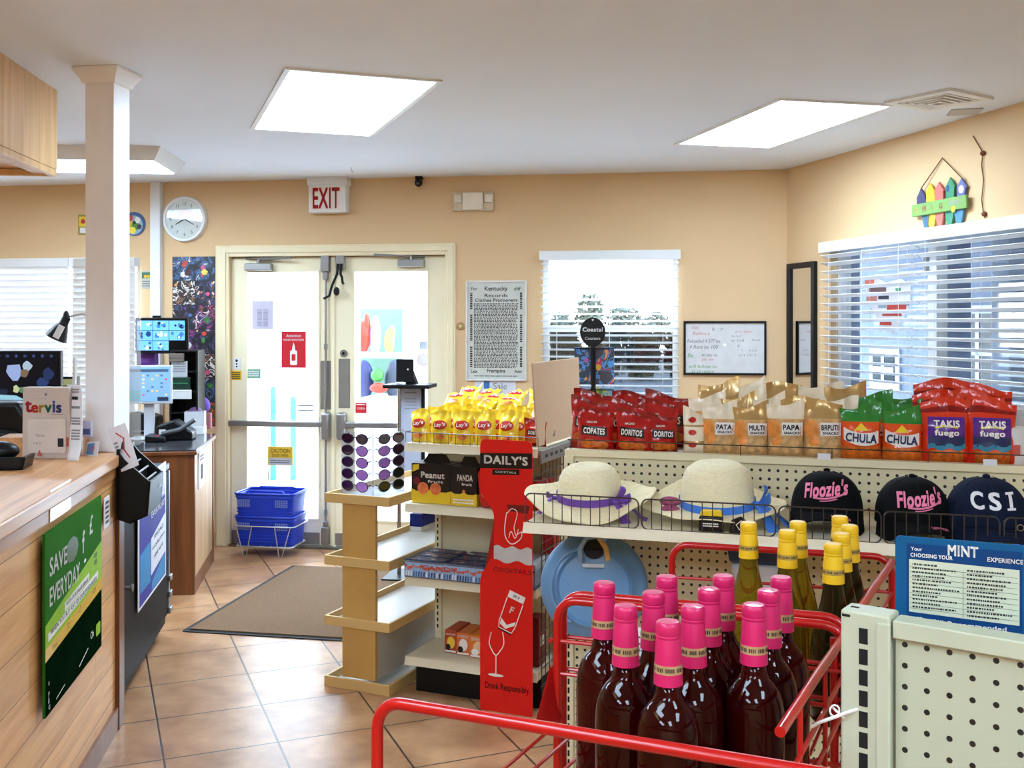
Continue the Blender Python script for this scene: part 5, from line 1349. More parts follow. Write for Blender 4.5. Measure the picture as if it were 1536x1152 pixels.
# ================================================================== bags of chips
def smooth(a, b, x):
    t = max(0, min(1, (x-a)/(b-a))); return t*t*(3-2*t)
class Bag:
    """A pillow bag: crimped seals at both ends, fat belly, wrinkles towards the seals."""
    def __init__(s, w, h, d, seed, slump=.0):
        s.w, s.h, s.d, s.seed, s.slump = w, h, d, seed, slump
    def pt(s, u, v, side, off=0):
        U = 2*u-1
        t = (smooth(0, .20, v)**.6)*(1-smooth(.55, .95, v)**1.1)
        wv = s.w/2*(1-.075*math.sin(PI*min(1, v/.93))*(.6+.4*t))
        x = U*wv
        prof = max(0, 1-abs(U)**2.4)**.55
        n = noise.noise(Vector((x*38, v*7, s.seed*3.1+side)))*.0045 + noise.noise(Vector((x*90, v*16, s.seed*1.7+side)))*.0016
        cre = math.sin(U*9+s.seed)*.0036*smooth(.62, .93, v)+math.sin(U*7+s.seed*2)*.0014*(1-smooth(.05, .25, v))
        y = s.d/2*t*prof
        seal = math.sin(U*5+s.seed*1.3)*.006*smooth(.7, 1, v)
        z = v*s.h - .004*math.cos(U*PI/2)*smooth(.6,.9,v)*0
        y = side*(y+.0006)+ (n*prof**.5)*(.35+.65*t) + cre + seal - side*0
        y += s.slump*smooth(.4, 1, v)
        z += smooth(.72, 1, v)*(math.sin(U*2.6+s.seed*1.9)*.007+U*.011*math.sin(s.seed*2.3))*s.h/.16
        return (x, y-side*0 + side*off, z)
    def front(s, X, Z, off=.0012):
        v = min(.999, max(.001, Z/s.h))
        t = (smooth(0, .20, v)**.6)*(1-smooth(.55, .95, v)**1.1)
        wv = s.w/2*(1-.075*math.sin(PI*min(1, v/.93))*(.6+.4*t))
        u = min(.999, max(.001, (X/wv+1)/2))
        p = s.pt(u, v, -1, off); return (X, p[1], Z)
    def body(s, mb, mfn, nu=18, nv=26):
        mb.grid(lambda u, v: s.pt(u, v, -1), nu, nv, mfn); mb.grid(lambda u, v: s.pt(1-u, v, 1), nu, nv, lambda u, v: mfn(1-u, v))
foil = dict(rough=.24, coat=.5, var=.04, scale=30)
YEL = M('bag_yellow', (244,208,44), **foil); YEL2 = M('bag_gold', (226,176,40), **foil); LRED = M('logo_red', (190,40,34), .35)
WHT = M('bag_white', (244,240,234), .35); DRED = M('bag_red', (176,20,20), **foil); DRED2 = M('bag_dark_red', (140,16,16), **foil); BLK = M('bag_black', (26,22,22), .35)
ORA = M('bag_orange', (226,82,30), **foil); ORA2 = M('bag_chip_orange', (206,104,34), .35, var=.35, scale=60); GRN = M('bag_green', (44,132,50), **foil); PUR = M('bag_purple', (88,38,140), **foil); NAV = M('bag_navy', (40,50,90), .35); TEA = M('bag_teal', (50,130,160), .35)
FIRE = M('bag_fire_red', (220,52,26), **foil)
CRM = M('bag_cream', (236,224,198), rough=.26, coat=.5, var=.06, scale=30); GLD = M('bag_champagne', (200,166,108), rough=.26, metal=.45, coat=.4, var=.06, scale=30); PEA = M('bag_nut_tan', (206,164,110), .35, var=.35, scale=50); ORB = M('bag_amber', (222,140,66), .35, var=.3, scale=30)
PROTO = {}
def mk(name, bag, mats, mfn, deco):
    mb = MB()
    for m in mats: mb.mat(m)
    bag.body(mb, mfn)
    deco(mb, bag)
    return mb.mesh(name)
def oval(mb, bag, cx, cz, rx, rz, off, n=24):
    # filled ellipse laid over the belly as a small fan grid
    vs = [bag.front(cx, cz, off)]; K = 3
    for k in range(1, K+1):
        for i in range(n): vs.append(bag.front(cx+rx*k/K*math.cos(2*PI*i/n), cz+rz*k/K*math.sin(2*PI*i/n), off))
    fs = [(0, 1+i, 1+(i+1)%n) for i in range(n)]
    for k in range(K-1):
        for i in range(n): fs.append((1+k*n+i, 1+(k+1)*n+i, 1+(k+1)*n+(i+1)%n, 1+k*n+(i+1)%n))
    mb.add(vs, fs)
def patch(mb, bag, x0, x1, z0, z1, off, nx=6, nz=6, skew=0):
    mb.grid(lambda a, b: bag.front(x0+(x1-x0)*a, z0+(z1-z0)*b+skew*(a-.5), off), nx, nz)
def yellow_mesh(seed, txt="Lay's"):
    b = Bag(.098, .142, .05, seed)
    def deco(mb, g):
        mb.mat(LRED); oval(mb, g, 0, .082, .033, .021, .0012)
        mb.mat(WHT).text(txt, 0, .082, h=.022, w=.052, bold=.02, shear=.15, fn=lambda X, Z: g.front(X, Z, .002), rot=.1)
        mb.mat(YEL2); patch(mb, g, -.03, .03, .012, .045, .0011)
        mb.mat(ORA2); oval(mb, g, .004, .03, .02, .012, .0016, 14)
    return mk('yellow_chips', b, [YEL, YEL2], lambda u, v: 0, deco)
def red_mesh(seed, txt):
    b = Bag(.15, .172, .07, seed)
    def deco(mb, g):
        mb.mat(BLK); 
        mb.add([g.front(*p, .0012) for p in ((-.052,.082),(.052,.074),(.056,.1),(.02,.104),(.0,.124),(-.02,.106),(-.056,.112))], [(0,1,2,3,4,5,6)]) if False else None
        patch(mb, g, -.05, .05, .072, .108, .0013, 8, 4, -.008)
        mb.mat(WHT).text(txt, 0, .09, h=.024, w=.085, bold=.025, fn=lambda X, Z: g.front(X, Z, .0038), rot=-.06)
        mb.text('NACHO', -.01, .125, w=.04, fn=lambda X, Z: g.front(X, Z, .0038), bold=.02)
        mb.mat(ORA2); oval(mb, g, -.02, .04, .036, .018, .0013, 16); oval(mb, g, .03, .034, .026, .016, .0014, 16)
    return mk('red_chips', b, [DRED, DRED2], lambda u, v: 1 if v < .1 or v > .93 else 0, deco)
def tan_mesh(seed, txt, top, light=False):
    b = Bag(.118, .182, .07, seed)
    def mfn(u, v):
        if v > .72: return 0
        return 1
    def deco(mb, g):
        mb.mat(PEA); patch(mb, g, -.048, .052, .006, .075, .0010, 8, 6)
        mb.mat(ORB); oval(mb, g, -.034, .10, .022, .03, .0012, 14); oval(mb, g, -.026, .066, .016, .018, .0014, 12)
        mb.mat(WHT); patch(mb, g, -.008, .053, .082, .122, .0011, 6, 4)
        mb.mat(BLK).text(txt, .02, .107, h=.017, w=.05, bold=.03, fn=lambda X, Z: g.front(X, Z, .0032)).text('SNACKS', .022, .09, h=.008, w=.046, bold=.03, fn=lambda X, Z: g.front(X, Z, .0032))
    return mk('nut_bag', b, [top, CRM if light else GLD], mfn, deco)
def stripe_mesh(seed):
    b = Bag(.075, .15, .06, seed)
    def deco(mb, g):
        for k in range(3):
            mb.mat(LRED); oval(mb, g, -.008, .04+.04*k, .013, .009, .0012, 14)
    return mk('small_cream_bag', b, [CRM, GLD], lambda u, v: 1 if .28 < v % .36 < .34 else 0, deco)
def green_mesh(seed, txt):
    b = Bag(.118, .168, .066, seed)
    def deco(mb, g):
        mb.mat(ORA2); patch(mb, g, -.05, .05, .006, .05, .0010, 8, 4)
        mb.mat(WHT); mb.grid(lambda a, c: g.front(-.048+.096*a, .058+.036*c+.012*(a-.5)**2*4-.008*a, .0013), 8, 4)
        mb.mat(NAV).text(txt, 0, .076, h=.026, w=.086, bold=.045, fn=lambda X, Z: g.front(X, Z, .0038), rot=-.06)
        mb.mat(YEL); mb.grid(lambda a, c: g.front((a-.5)*.04*(1-c), .098+.022*c, .0014), 4, 4)
    return mk('green_orange_chips', b, [ORA, GRN, ORA2], lambda u, v: 1 if v > .74 else (2 if v < .3 else 0), deco)
def purple_mesh(seed):
    b = Bag(.135, .195, .07, seed)
    def deco(mb, g):
        mb.mat(PUR); patch(mb, g, -.05, .05, .078, .145, .0011, 10, 8)
        mb.mat(NAV); patch(mb, g, -.05, .05, .062, .09, .0013, 10, 4)
        mb.mat(TEA); mb.grid(lambda a, c: g.front(-.05+.1*a, .052+.014*c+.004*math.sin(a*14), .0014), 12, 2)
        mb.mat(ORA2); patch(mb, g, -.045, .045, .006, .05, .001, 8, 4)
        mb.mat(WHT).text('TAKIS', 0, .126, h=.02, w=.07, bold=.04, fn=lambda X, Z: g.front(X, Z, .0038)).text('fuego', 0, .098, h=.022, w=.066, bold=.03, fn=lambda X, Z: g.front(X, Z, .0038))
        mb.mat(YEL); mb.grid(lambda a, c: g.front(-.03+.06*a, .112+.006*c+.004*math.sin(a*PI), .0018), 8, 1)
    return mk('purple_red_chips', b, [FIRE, DRED2], lambda u, v: 1 if .8 < v < .9 else 0, deco)
PROTO['y'] = [yellow_mesh(k) for k in (1, 4, 7, 9)]
PROTO['r'] = [red_mesh(2, 'DORITOS'), red_mesh(5, 'DORITOS'), red_mesh(8, 'COPATES')]
PROTO['t'] = [tan_mesh(3, 'PATA', CRM, True), tan_mesh(6, 'MULTI', GLD), tan_mesh(9, 'PAPA', CRM, True), tan_mesh(11, 'BRPUTI', GLD)]
PROTO['s'] = [stripe_mesh(2)]
PROTO['g'] = [green_mesh(3, 'CHULA'), green_mesh(6, 'CHULA')]
PROTO['p'] = [purple_mesh(4), purple_mesh(8)]
SR = [yellow_mesh(3)]
def place_bag(fr, kind, i, name, label, cat, group, x, y, z, yaw=0, lean=0, roll=0, sc=1.0):
    o = bpy.data.objects.new(name, PROTO[kind][i % len(PROTO[kind])]); COL.objects.link(o)
    o.location = fr.W(x, y, z)
    o.rotation_euler = (Matrix.Rotation(fr.rz+yaw, 3, 'Z') @ Matrix.Rotation(lean, 3, 'X') @ Matrix.Rotation(roll, 3, 'Y')).to_euler()
    o.scale = (sc, sc, sc)
    return tag(o, label, cat, group)

# ================================================================== tiered wooden display
tan_lam = M('tan_laminate', (200,156,86), .4, var=.05, scale=8); tan_edge = M('tan_edge', (214,176,112), .4, var=.03)
wlam = M('white_laminate', (222,216,204), .3, var=.03)
t = fthing(DF, 'tiered_display', 'tan laminate display stand with four white tiers around a central upright', 'display stand', 0, 0, 0)
WD, DD = .325, .95
xa, xb = .085, .25
m = MB(tan_lam); m.box(xa, xb, .012, .03, .05, .80); m.build('front_upright', t)
m = MB(M('upright_side', (196,190,178), .4, var=.03)); m.box(xa+.004, xb-.002, .031, DD-.03, .05, .262); m.build('upright_core', t); MB(tan_lam).box(xa, xb, DD-.03, DD-.013, .05, .80).build('rear_upright', t)
def tray(z0, z1, name, full=False):
    b = MB(tan_edge)
    b.box(0, WD, 0, .012, z0, z1).box(0, WD, DD-.012, DD, z0, z1).box(0, .012, .012, DD-.012, z0, z1).box(WD-.012, WD, .012, DD-.012, z0, z1)
    b.build(name+'_rim', t, bevel=.0015)
    MB(wlam).box(.012, WD-.012, .012, DD-.012, z0+.004, z0+.012).build(name+'_shelf', t)
ztop = CZ-(739-HY)/FOC*4.46
tray(ztop-.04, ztop, 'top')
tray(.525, .565, 'upper'); tray(.265, .305, 'middle'); tray(0, .045, 'bottom')
# sunglasses tower
AF = Frame(*DF.W(.135, .18).xy, R(-37))
t = fthing(AF, 'sunglasses_tower', 'clear acrylic tower rack on top of the tan display stand', 'rack', 0, 0, ztop-.027)
S_ = .098; HT = .285
m = MB(acrylic)
for (x0, x1, y0, y1) in ((-S_,S_,-S_,-S_+.004),(S_-.004,S_,-S_,S_),(-S_,S_,S_-.004,S_),(-S_,-S_+.004,-S_,S_)): m.box(x0, x1, y0, y1, .012, HT)
m.build('panels', t)
MB(acrylic).box(-S_-.012, S_+.012, -S_-.012, S_+.012, 0, .012).build('base', t, bevel=.003)
m = MB(acrylic)
for k in range(5): m.box(-S_+.01, S_-.01, -S_-.008, -S_, .045+.052*k, .049+.052*k).box(S_, S_+.008, -S_+.01, S_-.01, .045+.052*k, .049+.052*k)
m.build('pegs', t)
lens_d = M('lens_plum', (52,18,44), .12, coat=.6); lens_l = M('lens_lilac', (168,118,206), .12, coat=.6); lens_k = M('lens_black', (24,22,26), .12, coat=.6)
def sunglasses(label, k, face, z, lm, rm):
    if face == 0: x, y, rz = 0, -S_-.012, 0
    else: x, y, rz = S_+.012, 0, R(90)
    t = fthing(AF, 'sunglasses', label, 'sunglasses', x, y, ztop-.027+z, rz, 'sunglasses on the acrylic tower')
    for sx_, mm in ((-1, lm), (1, rm)):
        m = MB(mm); m.T = Matrix.Translation((sx_*.044,0,0)); m.prism([(a*(1 if a*sx_ > 0 else .96), b*(1.0 if b > 0 else 1)) for a, b in circ(0,0,.034,20,.021)], -.004, 0); m.build('lens', t, bevel=.0015)
        r_ = MB(lens_k if mm is lens_k else lens_d); r_.tube([(sx_*.044+a, -.002, b) for a, b in circ(0,0,.035,20,.022)], .0022, 5, True); r_.build('rim', t)
        r_ = MB(lens_k); r_.tube([(sx_*.079,-.002,.006),(sx_*.083,.004,.008),(sx_*.0835,.012,.008)], .0022, 5); r_.build('temple', t)
    m = MB(lens_d); m.tube([(-.010,-.002,.004),(0,-.003,.007),(.010,-.002,.004)], .0025, 6); m.build('bridge', t)
for f in (0, 1):
    for k in range(5):
        z = .052+.0515*k
        nm = ('lowest','second lowest','middle','second highest','topmost')[k]
        if f == 0 and k < 1: pass
        lm = lens_d if f == 0 else lens_l; rm = lens_l if f == 0 else (lens_d if k > 1 else lens_k)
        if k == 4: lm = rm = lens_d
        if f == 1 and k < 1: lm = lens_k
        sunglasses('%s pair of sunglasses on the clear tower, %s' % (nm, ('counter side','snack shelf side')[f]), k, f, z, lm, rm)

# ================================================================== snack gondola
SW, SD = .60, .30
shelf_m = cream_dark
t = fthing(YF, 'snack_gondola', 'cream metal snack gondola with four shelves beside the tan display stand', 'gondola', 0, 0, 0)
MB(black_plastic).box(.03, SW-.0, .04, .56, .0, .12).build('kick_base', t)
zs = (.16, .497, .805, 1.062)
for k, z in enumerate(zs):
    d = .58 if k in (0, 3) else SD
    m = MB(shelf_m); m.box(0, SW, .004, d, z-.012, z-.004)
    m.prism([(-.004,z-.004),(-.004,z-.012),(-.012,z-.038),(-.008,z-.038),(.004,z-.012),(.004,z-.004)], 0, SW, 'x')
    m.box(0, .003, .0, d, z-.034, z-.004).box(SW-.003, SW, .0, d, z-.034, z-.004)
    m.build('shelf', t)
m = MB(cream_metal); m.box(.0, SW, SD, SD+.012, .12, 1.03); m.build('back_panel', t)
up = MB(cream_metal); up.box(.0, .03, SD-.02, SD+.01, .0, 1.04); up.build('upright', t)
up = MB(cream_metal); up.box(SW-.03, SW, SD-.02, SD+.01, .0, 1.04); up.build('upright', t)
sl = MB(M('slot_black',(20,18,16),.8))
z = .2
while z < 1.0: sl.box(.011, .017, SD-.0215, SD-.0195, z, z+.016); z += .028
sl.build('slots', t)
m = MB(wire_dark)
zf = zs[3]
m.tube([(0,.0,zf+.042),(SW,.0,zf+.042)], .002, 6)
for i in range(19): m.cyl((SW*i/18,.0,zf-.004),(SW*i/18,.0,zf+.042),.0013,n=5)
m.tube([(0,.0,zf+.042),(0,.5,zf+.042)], .002, 6)
m.build('wire_fence', t)
# wire end with grey metal band
t = fthing(YF, 'wire_end_rack', 'grey wire end rack of red cans on the side of the snack gondola', 'rack', SW+.004, .0, 0)
m = MB(wire_dark)
for i in range(13): m.cyl((.004, .02+.045*i, .08), (.004, .02+.045*i, 1.02), .0022, n=6)
for i in range(26): m.cyl((.004, .01, .10+.036*i), (.004, .575, .10+.036*i), .0018 if i % 3 else .0028, n=6)
m.build('wire_grid', t)
m = MB(M('band_grey',(136,138,142),.4,.6)).box(0,.012,0,.58,1.0,1.052); m.build('top_band', t, bevel=.002)
m = MB(M('slot_dark',(60,60,64),.7))
for i in range(9): m.box(.0118,.0128,.04+.06*i,.07+.06*i,1.02,1.034)
m.build('band_slots', t)
# beige header board on the end
bd = M('header_tan',(214,184,152),.6,var=.02)
b0 = YF.loc(P(800,672,4.2))
t = fthing(YF, 'header_board', 'tall tan board standing at the end of the yellow chip shelf', 'board', SW-.012, .0, 0)
zb = 1.066
m = MB(bd); m.prism([(.012,zb),(.565,zb),(.53,zb+.345),(-.05,zb+.34)], 0, .008, 'x'); m.build('board', t, bevel=.001)
m = MB(steel)
for y_ in (.2,.5): m.ell((.009,y_,zb+.03),(.003,.006,.006)); m.tube([(.010,y_,zb+.035),(.013,y_,zb+.05)],.002,5)
m.build('screws', t)

# yellow bags on the top shelf
rowsd = [(.045,7,0),(.125,7,.008),(.205,7,.012),(.29,7,.016),(.38,7,.02),(.47,7,.024)]
n = 0
for r_, (y, cnt, dz) in enumerate(rowsd):
    cnt = 6
    for c_ in range(cnt):
        x = .052+c_*.0985+rd.uniform(-.006,.006) + (.02 if r_ % 2 else 0)
        if x > SW-(.1 if r_ < 2 else .055): continue
        kind = 'y'
        nm = '%s in the %s row from the front' % (ORD[c_], ORD[r_])
        place_bag(YF, kind, rd.randint(0,3), 'chip_bag', 'yellow chip bag, %s, counted from the sunglasses side' % nm, 'chip bag', 'yellow chip bags on the snack gondola',
                  x, y+rd.uniform(-.008,.008), zs[3]-.003, rd.uniform(-.18,.18), rd.uniform(-.16,.02), rd.uniform(-.06,.06), rd.uniform(.93,1.03))
# a few lying on top of the others
for k, (x, y, dz, yaw, lean) in enumerate(((.1,.30,.135,.2,-1.15),(.23,.34,.137,-.3,-1.2),(.36,.30,.135,.3,-1.25),(.47,.36,.137,-.15,-1.2),(.16,.44,.140,-.2,-1.1),(.31,.47,.142,.1,-1.15),(.44,.48,.142,.3,-1.1),(.08,.47,.14,.1,-1.0))):
    place_bag(YF, 'y', k, 'chip_bag', 'yellow chip bag lying on top of the pile, %s counted from the sunglasses side' % ORD[k], 'chip bag', 'yellow chip bags on the snack gondola', x, y-.05, zs[3]+dz-.01, yaw, lean, 0, 1)
# red bag at the end of the front row
o = place_bag(YF, 'r', 0, 'chip_bag', 'red chip bag squeezed in beside the tan board at the end of the yellow bags', 'chip bag', None, SW-.045, .085, zs[3]-.003, .2, -.05, 0, .62)

# cartons with handles on the second shelf
carton_k = M('carton_black',(36,26,24),.4,var=.1); carton_y = M('carton_yellow',(232,196,50),.4); peach = M('peach_print',(226,120,70),.5,var=.25,scale=60)
plum = M('plum_print',(120,30,40),.5)
def carton(label, x, y, W, H, D, txt, twin):
    t = fthing(YF, 'drink_carton', label, 'carton', x, y, zs[2]-.003, group='black and yellow cartons')
    m = MB(carton_k).box(0, W, 0, D, H*.3, H); m.mat(carton_y).box(0, W, 0, D, 0, H*.3); m.build('box', t, bevel=.002)
    m = MB(carton_y); yy = -.001
    m.add([(0,yy,H*.2),(W,yy,H*.2),(W,yy,H*.34),(W*.75,yy,H*.26),(W*.5,yy,H*.36),(W*.25,yy,H*.26),(0,yy,H*.36)], [(0,1,2,3,4,5,6)])
    for a, r_ in ((.3,.055) if twin else (.5,.06), (.62,.05) if twin else (.5,.0)):
        if r_: m.mat(peach).decal(circ(W*a, H*.38, r_*W if not twin else .026, 16), yy-.0006)
    m.mat(WHT).text(txt, W*.55, H*.72, yy-.0012, w=W*.6, h=H*.16, bold=.03).text('fruit', W*.62, H*.56, yy-.0012, w=W*.4, h=H*.07, bold=.03)
    m.mat(plum).decal(circ(W*.14,H*.55,W*.09,12), yy-.0004) if twin else None
    m.mat(carton_y).decal([(W*.03,H*.78),(W*.2,H*.86),(W*.2,H*.98),(W*.03,H*.96)], yy-.0006) if twin else m.lines(W*.1,W*.9,H*.05,H*.2,2,yy-.0016,seed=5)
    m.build('print', t)
    hd_ = MB(carton_k); hd_.prism([(W*.15,H),(W*.85,H),(W*.7,H+.035),(W*.3,H+.035)], D*.45, D*.55); hd_.build('handle', t)
carton('wide black and yellow carton with two orange fruits on the second shelf', .012, .03, .185, .168, .12, 'Peanut', True)
carton('narrow black and yellow carton with one orange fruit beside the wide carton', .202, .022, .118, .165, .12, 'PANDA', False)
for k, (x, ro, lab) in enumerate(((.365, -.12, 'red snack tube leaning beside the narrow carton'), (.435, -.2, 'red snack tube leaning half behind the tall red sign'))):
    t = fthing(YF, 'snack_tube', lab, 'pack', x, .045, zs[2]-.002, group='red snack tubes')
    m = MB(M('tube_red',(200,44,40),.35,coat=.3)); m.prism(rrect(-.03,.03,0,.155,.02), -.018, .03); m.build('pack', t, rot=(0,ro,0), bevel=.004)
    d = MB(WHT); d.text('RITZ', 0, .112, -.019, w=.034, bold=.04).mat(peach).decal(circ(0,.06,.022,14), -.019).mat(carton_y).decal(circ(0,.06,.013,12), -.0195); d.build('print', t, rot=(0,ro,0))
for k in range(6):
    t = fthing(YF, 'soda_can', '%s red can behind the wire end rack, counted from the aisle' % ORD[k], 'can', SW-.042, .075+.07*k if k < 3 else .085+.07*k, zs[2]-.003 if k < 3 else 1.0-.26, group='red cans in the end rack') if k < 3 else None
    if t and k < 3:
        m = MB(M('can_red',(196,26,30),.3,coat=.3)); m.lathe([(.022,0),(.031,.008),(.031,.105),(.024,.118)], 18); m.build('body', t); m = MB(steel); m.lathe([(.024,.118),(.025,.122),(.022,.120),(1e-5,.119)], 18); m.build('lid', t); d = MB(WHT); d.box(-.0325,-.031,-.01,.01,.04,.07).box(.031,.0325,-.012,.012,.03,.075); d.build('logo', t)
# tray of blue packs on the third shelf
bp1 = M('pack_blue_dark',(30,40,88),.35,var=.25,scale=40); clear_tray = pane_mat('tray_film',(238,244,250),.22,.08,(170,190,215))
def film_tray(label, x, W, D, H):
    t = fthing(YF, 'display_tray', label, 'tray', x, -.012, zs[1]-.003)
    m = MB(clear_tray); m.box(0, W, 0, .003, 0, H).box(0, .003, 0, D, 0, H).box(W-.003, W, 0, D, 0, H); m.build('film_wall', t)
    MB(M('tray_base_navy',(36,46,84),.5)).box(0, W, .003, D, 0, .004).box(-.001, W+.001, -.002, .0, H-.003, H+.002).build('edge', t)
    d = MB(M('tray_print_sky',(150,184,220),.5)); d.box(.004, W-.004, -.0015, -.0005, .006, H-.012)
    pm = [M('tray_print_coral',(214,96,74),.5), M('tray_print_blue',(66,110,176),.5), M('tray_print_white',(232,236,240),.5), M('tray_print_navy',(50,66,120),.5)]
    rdd = random.Random(int(x*100)); 
    for i in range(int(W/.012)):
        xx = .006+i*.012
        d.mat(pm[0]).decal(circ(xx+.004, H*.6+rdd.uniform(-.006,.006), rdd.uniform(.004,.008), 7), -.0021); d.mat(rdd.choice(pm[1:])).decal([(xx,.008),(xx+.007,.006),(xx+.009,.03),(xx+.002,.026)], -.0023)
        if i % 3 == 0: d.mat(pm[3]).decal([(xx,.006),(xx+.001,.006),(xx+.001,H-.014),(xx,H-.014)], -.0026)
    d.text('SEA BAR', W*.5, H*.62, -.003, w=W*.42, bold=.04) if False else d.mat(pm[0]).text('CANDY', W*.45, H*.62, -.003, w=W*.45, h=.022, bold=.05)
    d.build('print', t)
film_tray('clear fronted tray of dark blue packs on the third shelf', .0, .37, .27, .075)
film_tray('second clear fronted tray, half hidden by the tall red sign', .375, .215, .27, .072)
nlab = 0
for r_ in range(3):
    for c_ in range(2):
        t = fthing(YF, 'snack_pack', 'dark blue pack in the film tray, %s row, %s the wire rack' % (ORD[r_], 'farther from' if c_ == 0 else 'nearer'), 'pack', .012+c_*.178, .0+.083*r_, zs[1]+.03, group='dark blue packs in the tray')
        m = MB(bp1); m.prism([(0,0),(.168,0),(.168,.03),(.16,.038),(.008,.038),(0,.03)], 0, .076); m.build('box', t, bevel=.003)
        d = MB()
        for q in range(9):
            c = rd.choice([(206,80,64),(226,226,230),(60,80,150),(206,180,130),(130,90,70)]); x = rd.uniform(.012,.15); y = rd.uniform(.01,.06); e = rd.uniform(.006,.014)
            d.mat(M('pack_print_%d_%d_%d'%c, c, .4)).add([(x-e,y-e*.5,.0385+.0001*q),(x+e,y-e*.5,.0385+.0001*q),(x+e*.9,y+e*.5,.0385+.0001*q),(x-e*.8,y+e*.6,.0385+.0001*q)], [(0,1,2,3)])
        d.build('print', t)
t = fthing(YF, 'divider_tube', 'dark grey tube lying between the two film trays', 'tube', .372, .005, zs[1]+.05)
m = MB(M('tube_grey',(74,74,72),.6)); m.tube([(0,0,0),(.004,.24,.02)], .02, 14); m.build('body', t)
m = MB(black_plastic); m.cyl((0,-.004,0),(0,.0,0),.0205,n=14); m.build('cap', t)
for k in range(4):
    t = fthing(YF, 'white_pack', '%s pale silver pack in the half hidden film tray' % ORD[k], 'pack', .405+.045*k, .02, zs[1]+.002, group='silver packs in the tray')
    m = MB(M('pack_silver',(186,196,206),.3,.2)); m.prism([(0,0),(.04,0),(.04,.085),(.02,.095),(0,.085)], 0, .2); m.build('box', t, bevel=.003)
    d = MB(M('tray_print_blue',(66,110,176),.5)); d.box(.004,.036,-.0012,0,.02,.05); d.mat(carton_y).decal(circ(.02,.04,.01,8), -.0018); d.build('print', t)
# boxes on the bottom shelf
bx_c = [((176,70,44),(240,200,70),'cracker'), ((216,116,60),(244,236,226),'cookie'), ((232,128,40),(244,206,160),'snack'), ((214,180,50),(120,140,60),'mint'), ((232,226,222),(200,70,90),'berry')]
xx = .135
for k, (c1, c2, w_) in enumerate(bx_c):
    W = (.058,.062,.085,.032,.06)[k]
    t = fthing(YF, 'snack_box', ('brown red cookie box at the open end of the bottom shelf','salmon and white cookie box, second on the bottom shelf','bright orange snack box in the middle of the bottom shelf row','narrow yellow snack box between the orange and white boxes','white and pink snack box next to the tall red sign')[k], 'box', xx, .10-.01*k, zs[0]-.003, group='snack boxes on the bottom shelf')
    m = MB(M('box_%d_%d_%d'%c1, c1, .45)); m.prism(rrect(0,W,0,.095 if k else .098,.006), 0, .14); m.build('box', t, bevel=.002)
    m = MB(M('box_%d_%d_%d'%c2, c2, .45)); m.decal(circ(W*.52,.045,W*.32,14,.026), -.0012); m.mat(carton_k if k < 2 else WHT).decal(circ(W*.3,.025,W*.2,10,.014), -.0016); m.mat(WHT).text(w_.upper(), W*.5, .08, -.0014, w=W*.8, bold=.03).decal(rrect(.004,W-.004,.004,.012,.002), -.0012); m.build('print', t)
    xx += W+.003
# things in the wire end
for k in range(5):
    t = fthing(YF, 'storage_crate', '%s dark crate low behind the wire end rack, counted from the aisle' % ORD[k], 'crate', SW-.11, .3+.0 if False else .02+.05*k, zs[0]-.003, group='dark crates in the end rack') if False else None
crm = M('crate_dark',(50,50,50),.6,var=.3,scale=20)
for k, (y0, z0, hh) in enumerate(((.335,.165,.30),(.335,.475,.28),(.335,.765,.2))):
    t = fthing(YF, 'storage_crate', ('lowest dark crate behind the wire end rack','middle dark crate behind the wire end rack','topmost dark crate behind the wire end rack')[k], 'crate', SW-.31, y0, z0, group='dark crates behind the end rack')
    m = MB(crm).box(0,.29,0,.22,0,hh); m.build('body', t, bevel=.006); d = MB(M('crate_tag',(210,208,200),.6)); d.box(.29,.2915,.02,.06,hh*.5,hh*.68).box(.29,.2915,.12,.15,hh*.2,hh*.4).box(.29,.2915,.15,.19,hh*.7,hh*.8); d.build('tag', t)
for k in range(2):
    t = fthing(YF, 'red_carton', ('red carton behind the wire at the third shelf','dark red carton behind the wire above the orange boxes')[k], 'carton', SW-.07, .13 if k == 0 else .06, (zs[1]+.1, zs[0]+.0)[k])
    if k == 0: t.location = YF.W(SW-.06, .215, zs[1]-.003)
    m = MB(M('carton_red_%d'%k, ((186,40,40),(110,30,34))[k], .45)).box(0,.05,0,.08,0,(.22,.2)[k]); m.build('box', t, bevel=.003); MB(WHT).box(.05,.0512,.02,.06,.08,.12).build('label', t)
# blue and white box in the upper tray
t = fthing(DF, 'flat_carton', 'dark blue and white carton on the upper tier of the tan display', 'carton', .014, .72, .538)
MB(M('panel_navy',(22,40,120),.4)).box(0, .065, 0, .2, .022, .085).build('upper_body', t, bevel=.002); MB(white_metal).box(0,.065,0,.2,0,.022).build('lower_band', t)

# ================================================================== tall red sign
sgx = YF.hit(721, 900, -.05); sg2 = YF.hit(799, 900, -.05)
x0 = sgx[0]; W = sg2[0]-sgx[0]
def yz(py): return YF.hit(760, py, -.05)[1]
ztp = yz(660)
t = fthing(YF, 'red_sign', 'tall red cut out cardboard sign with a waist and a wine glass drawing', 'sign', x0, -.05, 0)
def arc(p): return p
outl = [(0,0),(W,0)]
outl += [(W, ztp-.03), (W*.98,ztp-.008), (W*.92,ztp), (W*.08,ztp), (W*.02,ztp-.008), (0,ztp-.03)]
zA, zB, zC, zD = yz(735), yz(775), yz(822), yz(876)
for k in range(9):
    a = k/8; outl.append((W*.27*smooth(0,1,a), zA+(zB-zA)*a))
for k in range(9):
    a = k/8; outl.append((W*.27*(1-smooth(0,1,a)), zC+(zD-zC)*a))
MB(M('sign_red',(228,34,26),.45,spec=.25,var=.02)).prism(outl, -.006, 0).build('board', t)
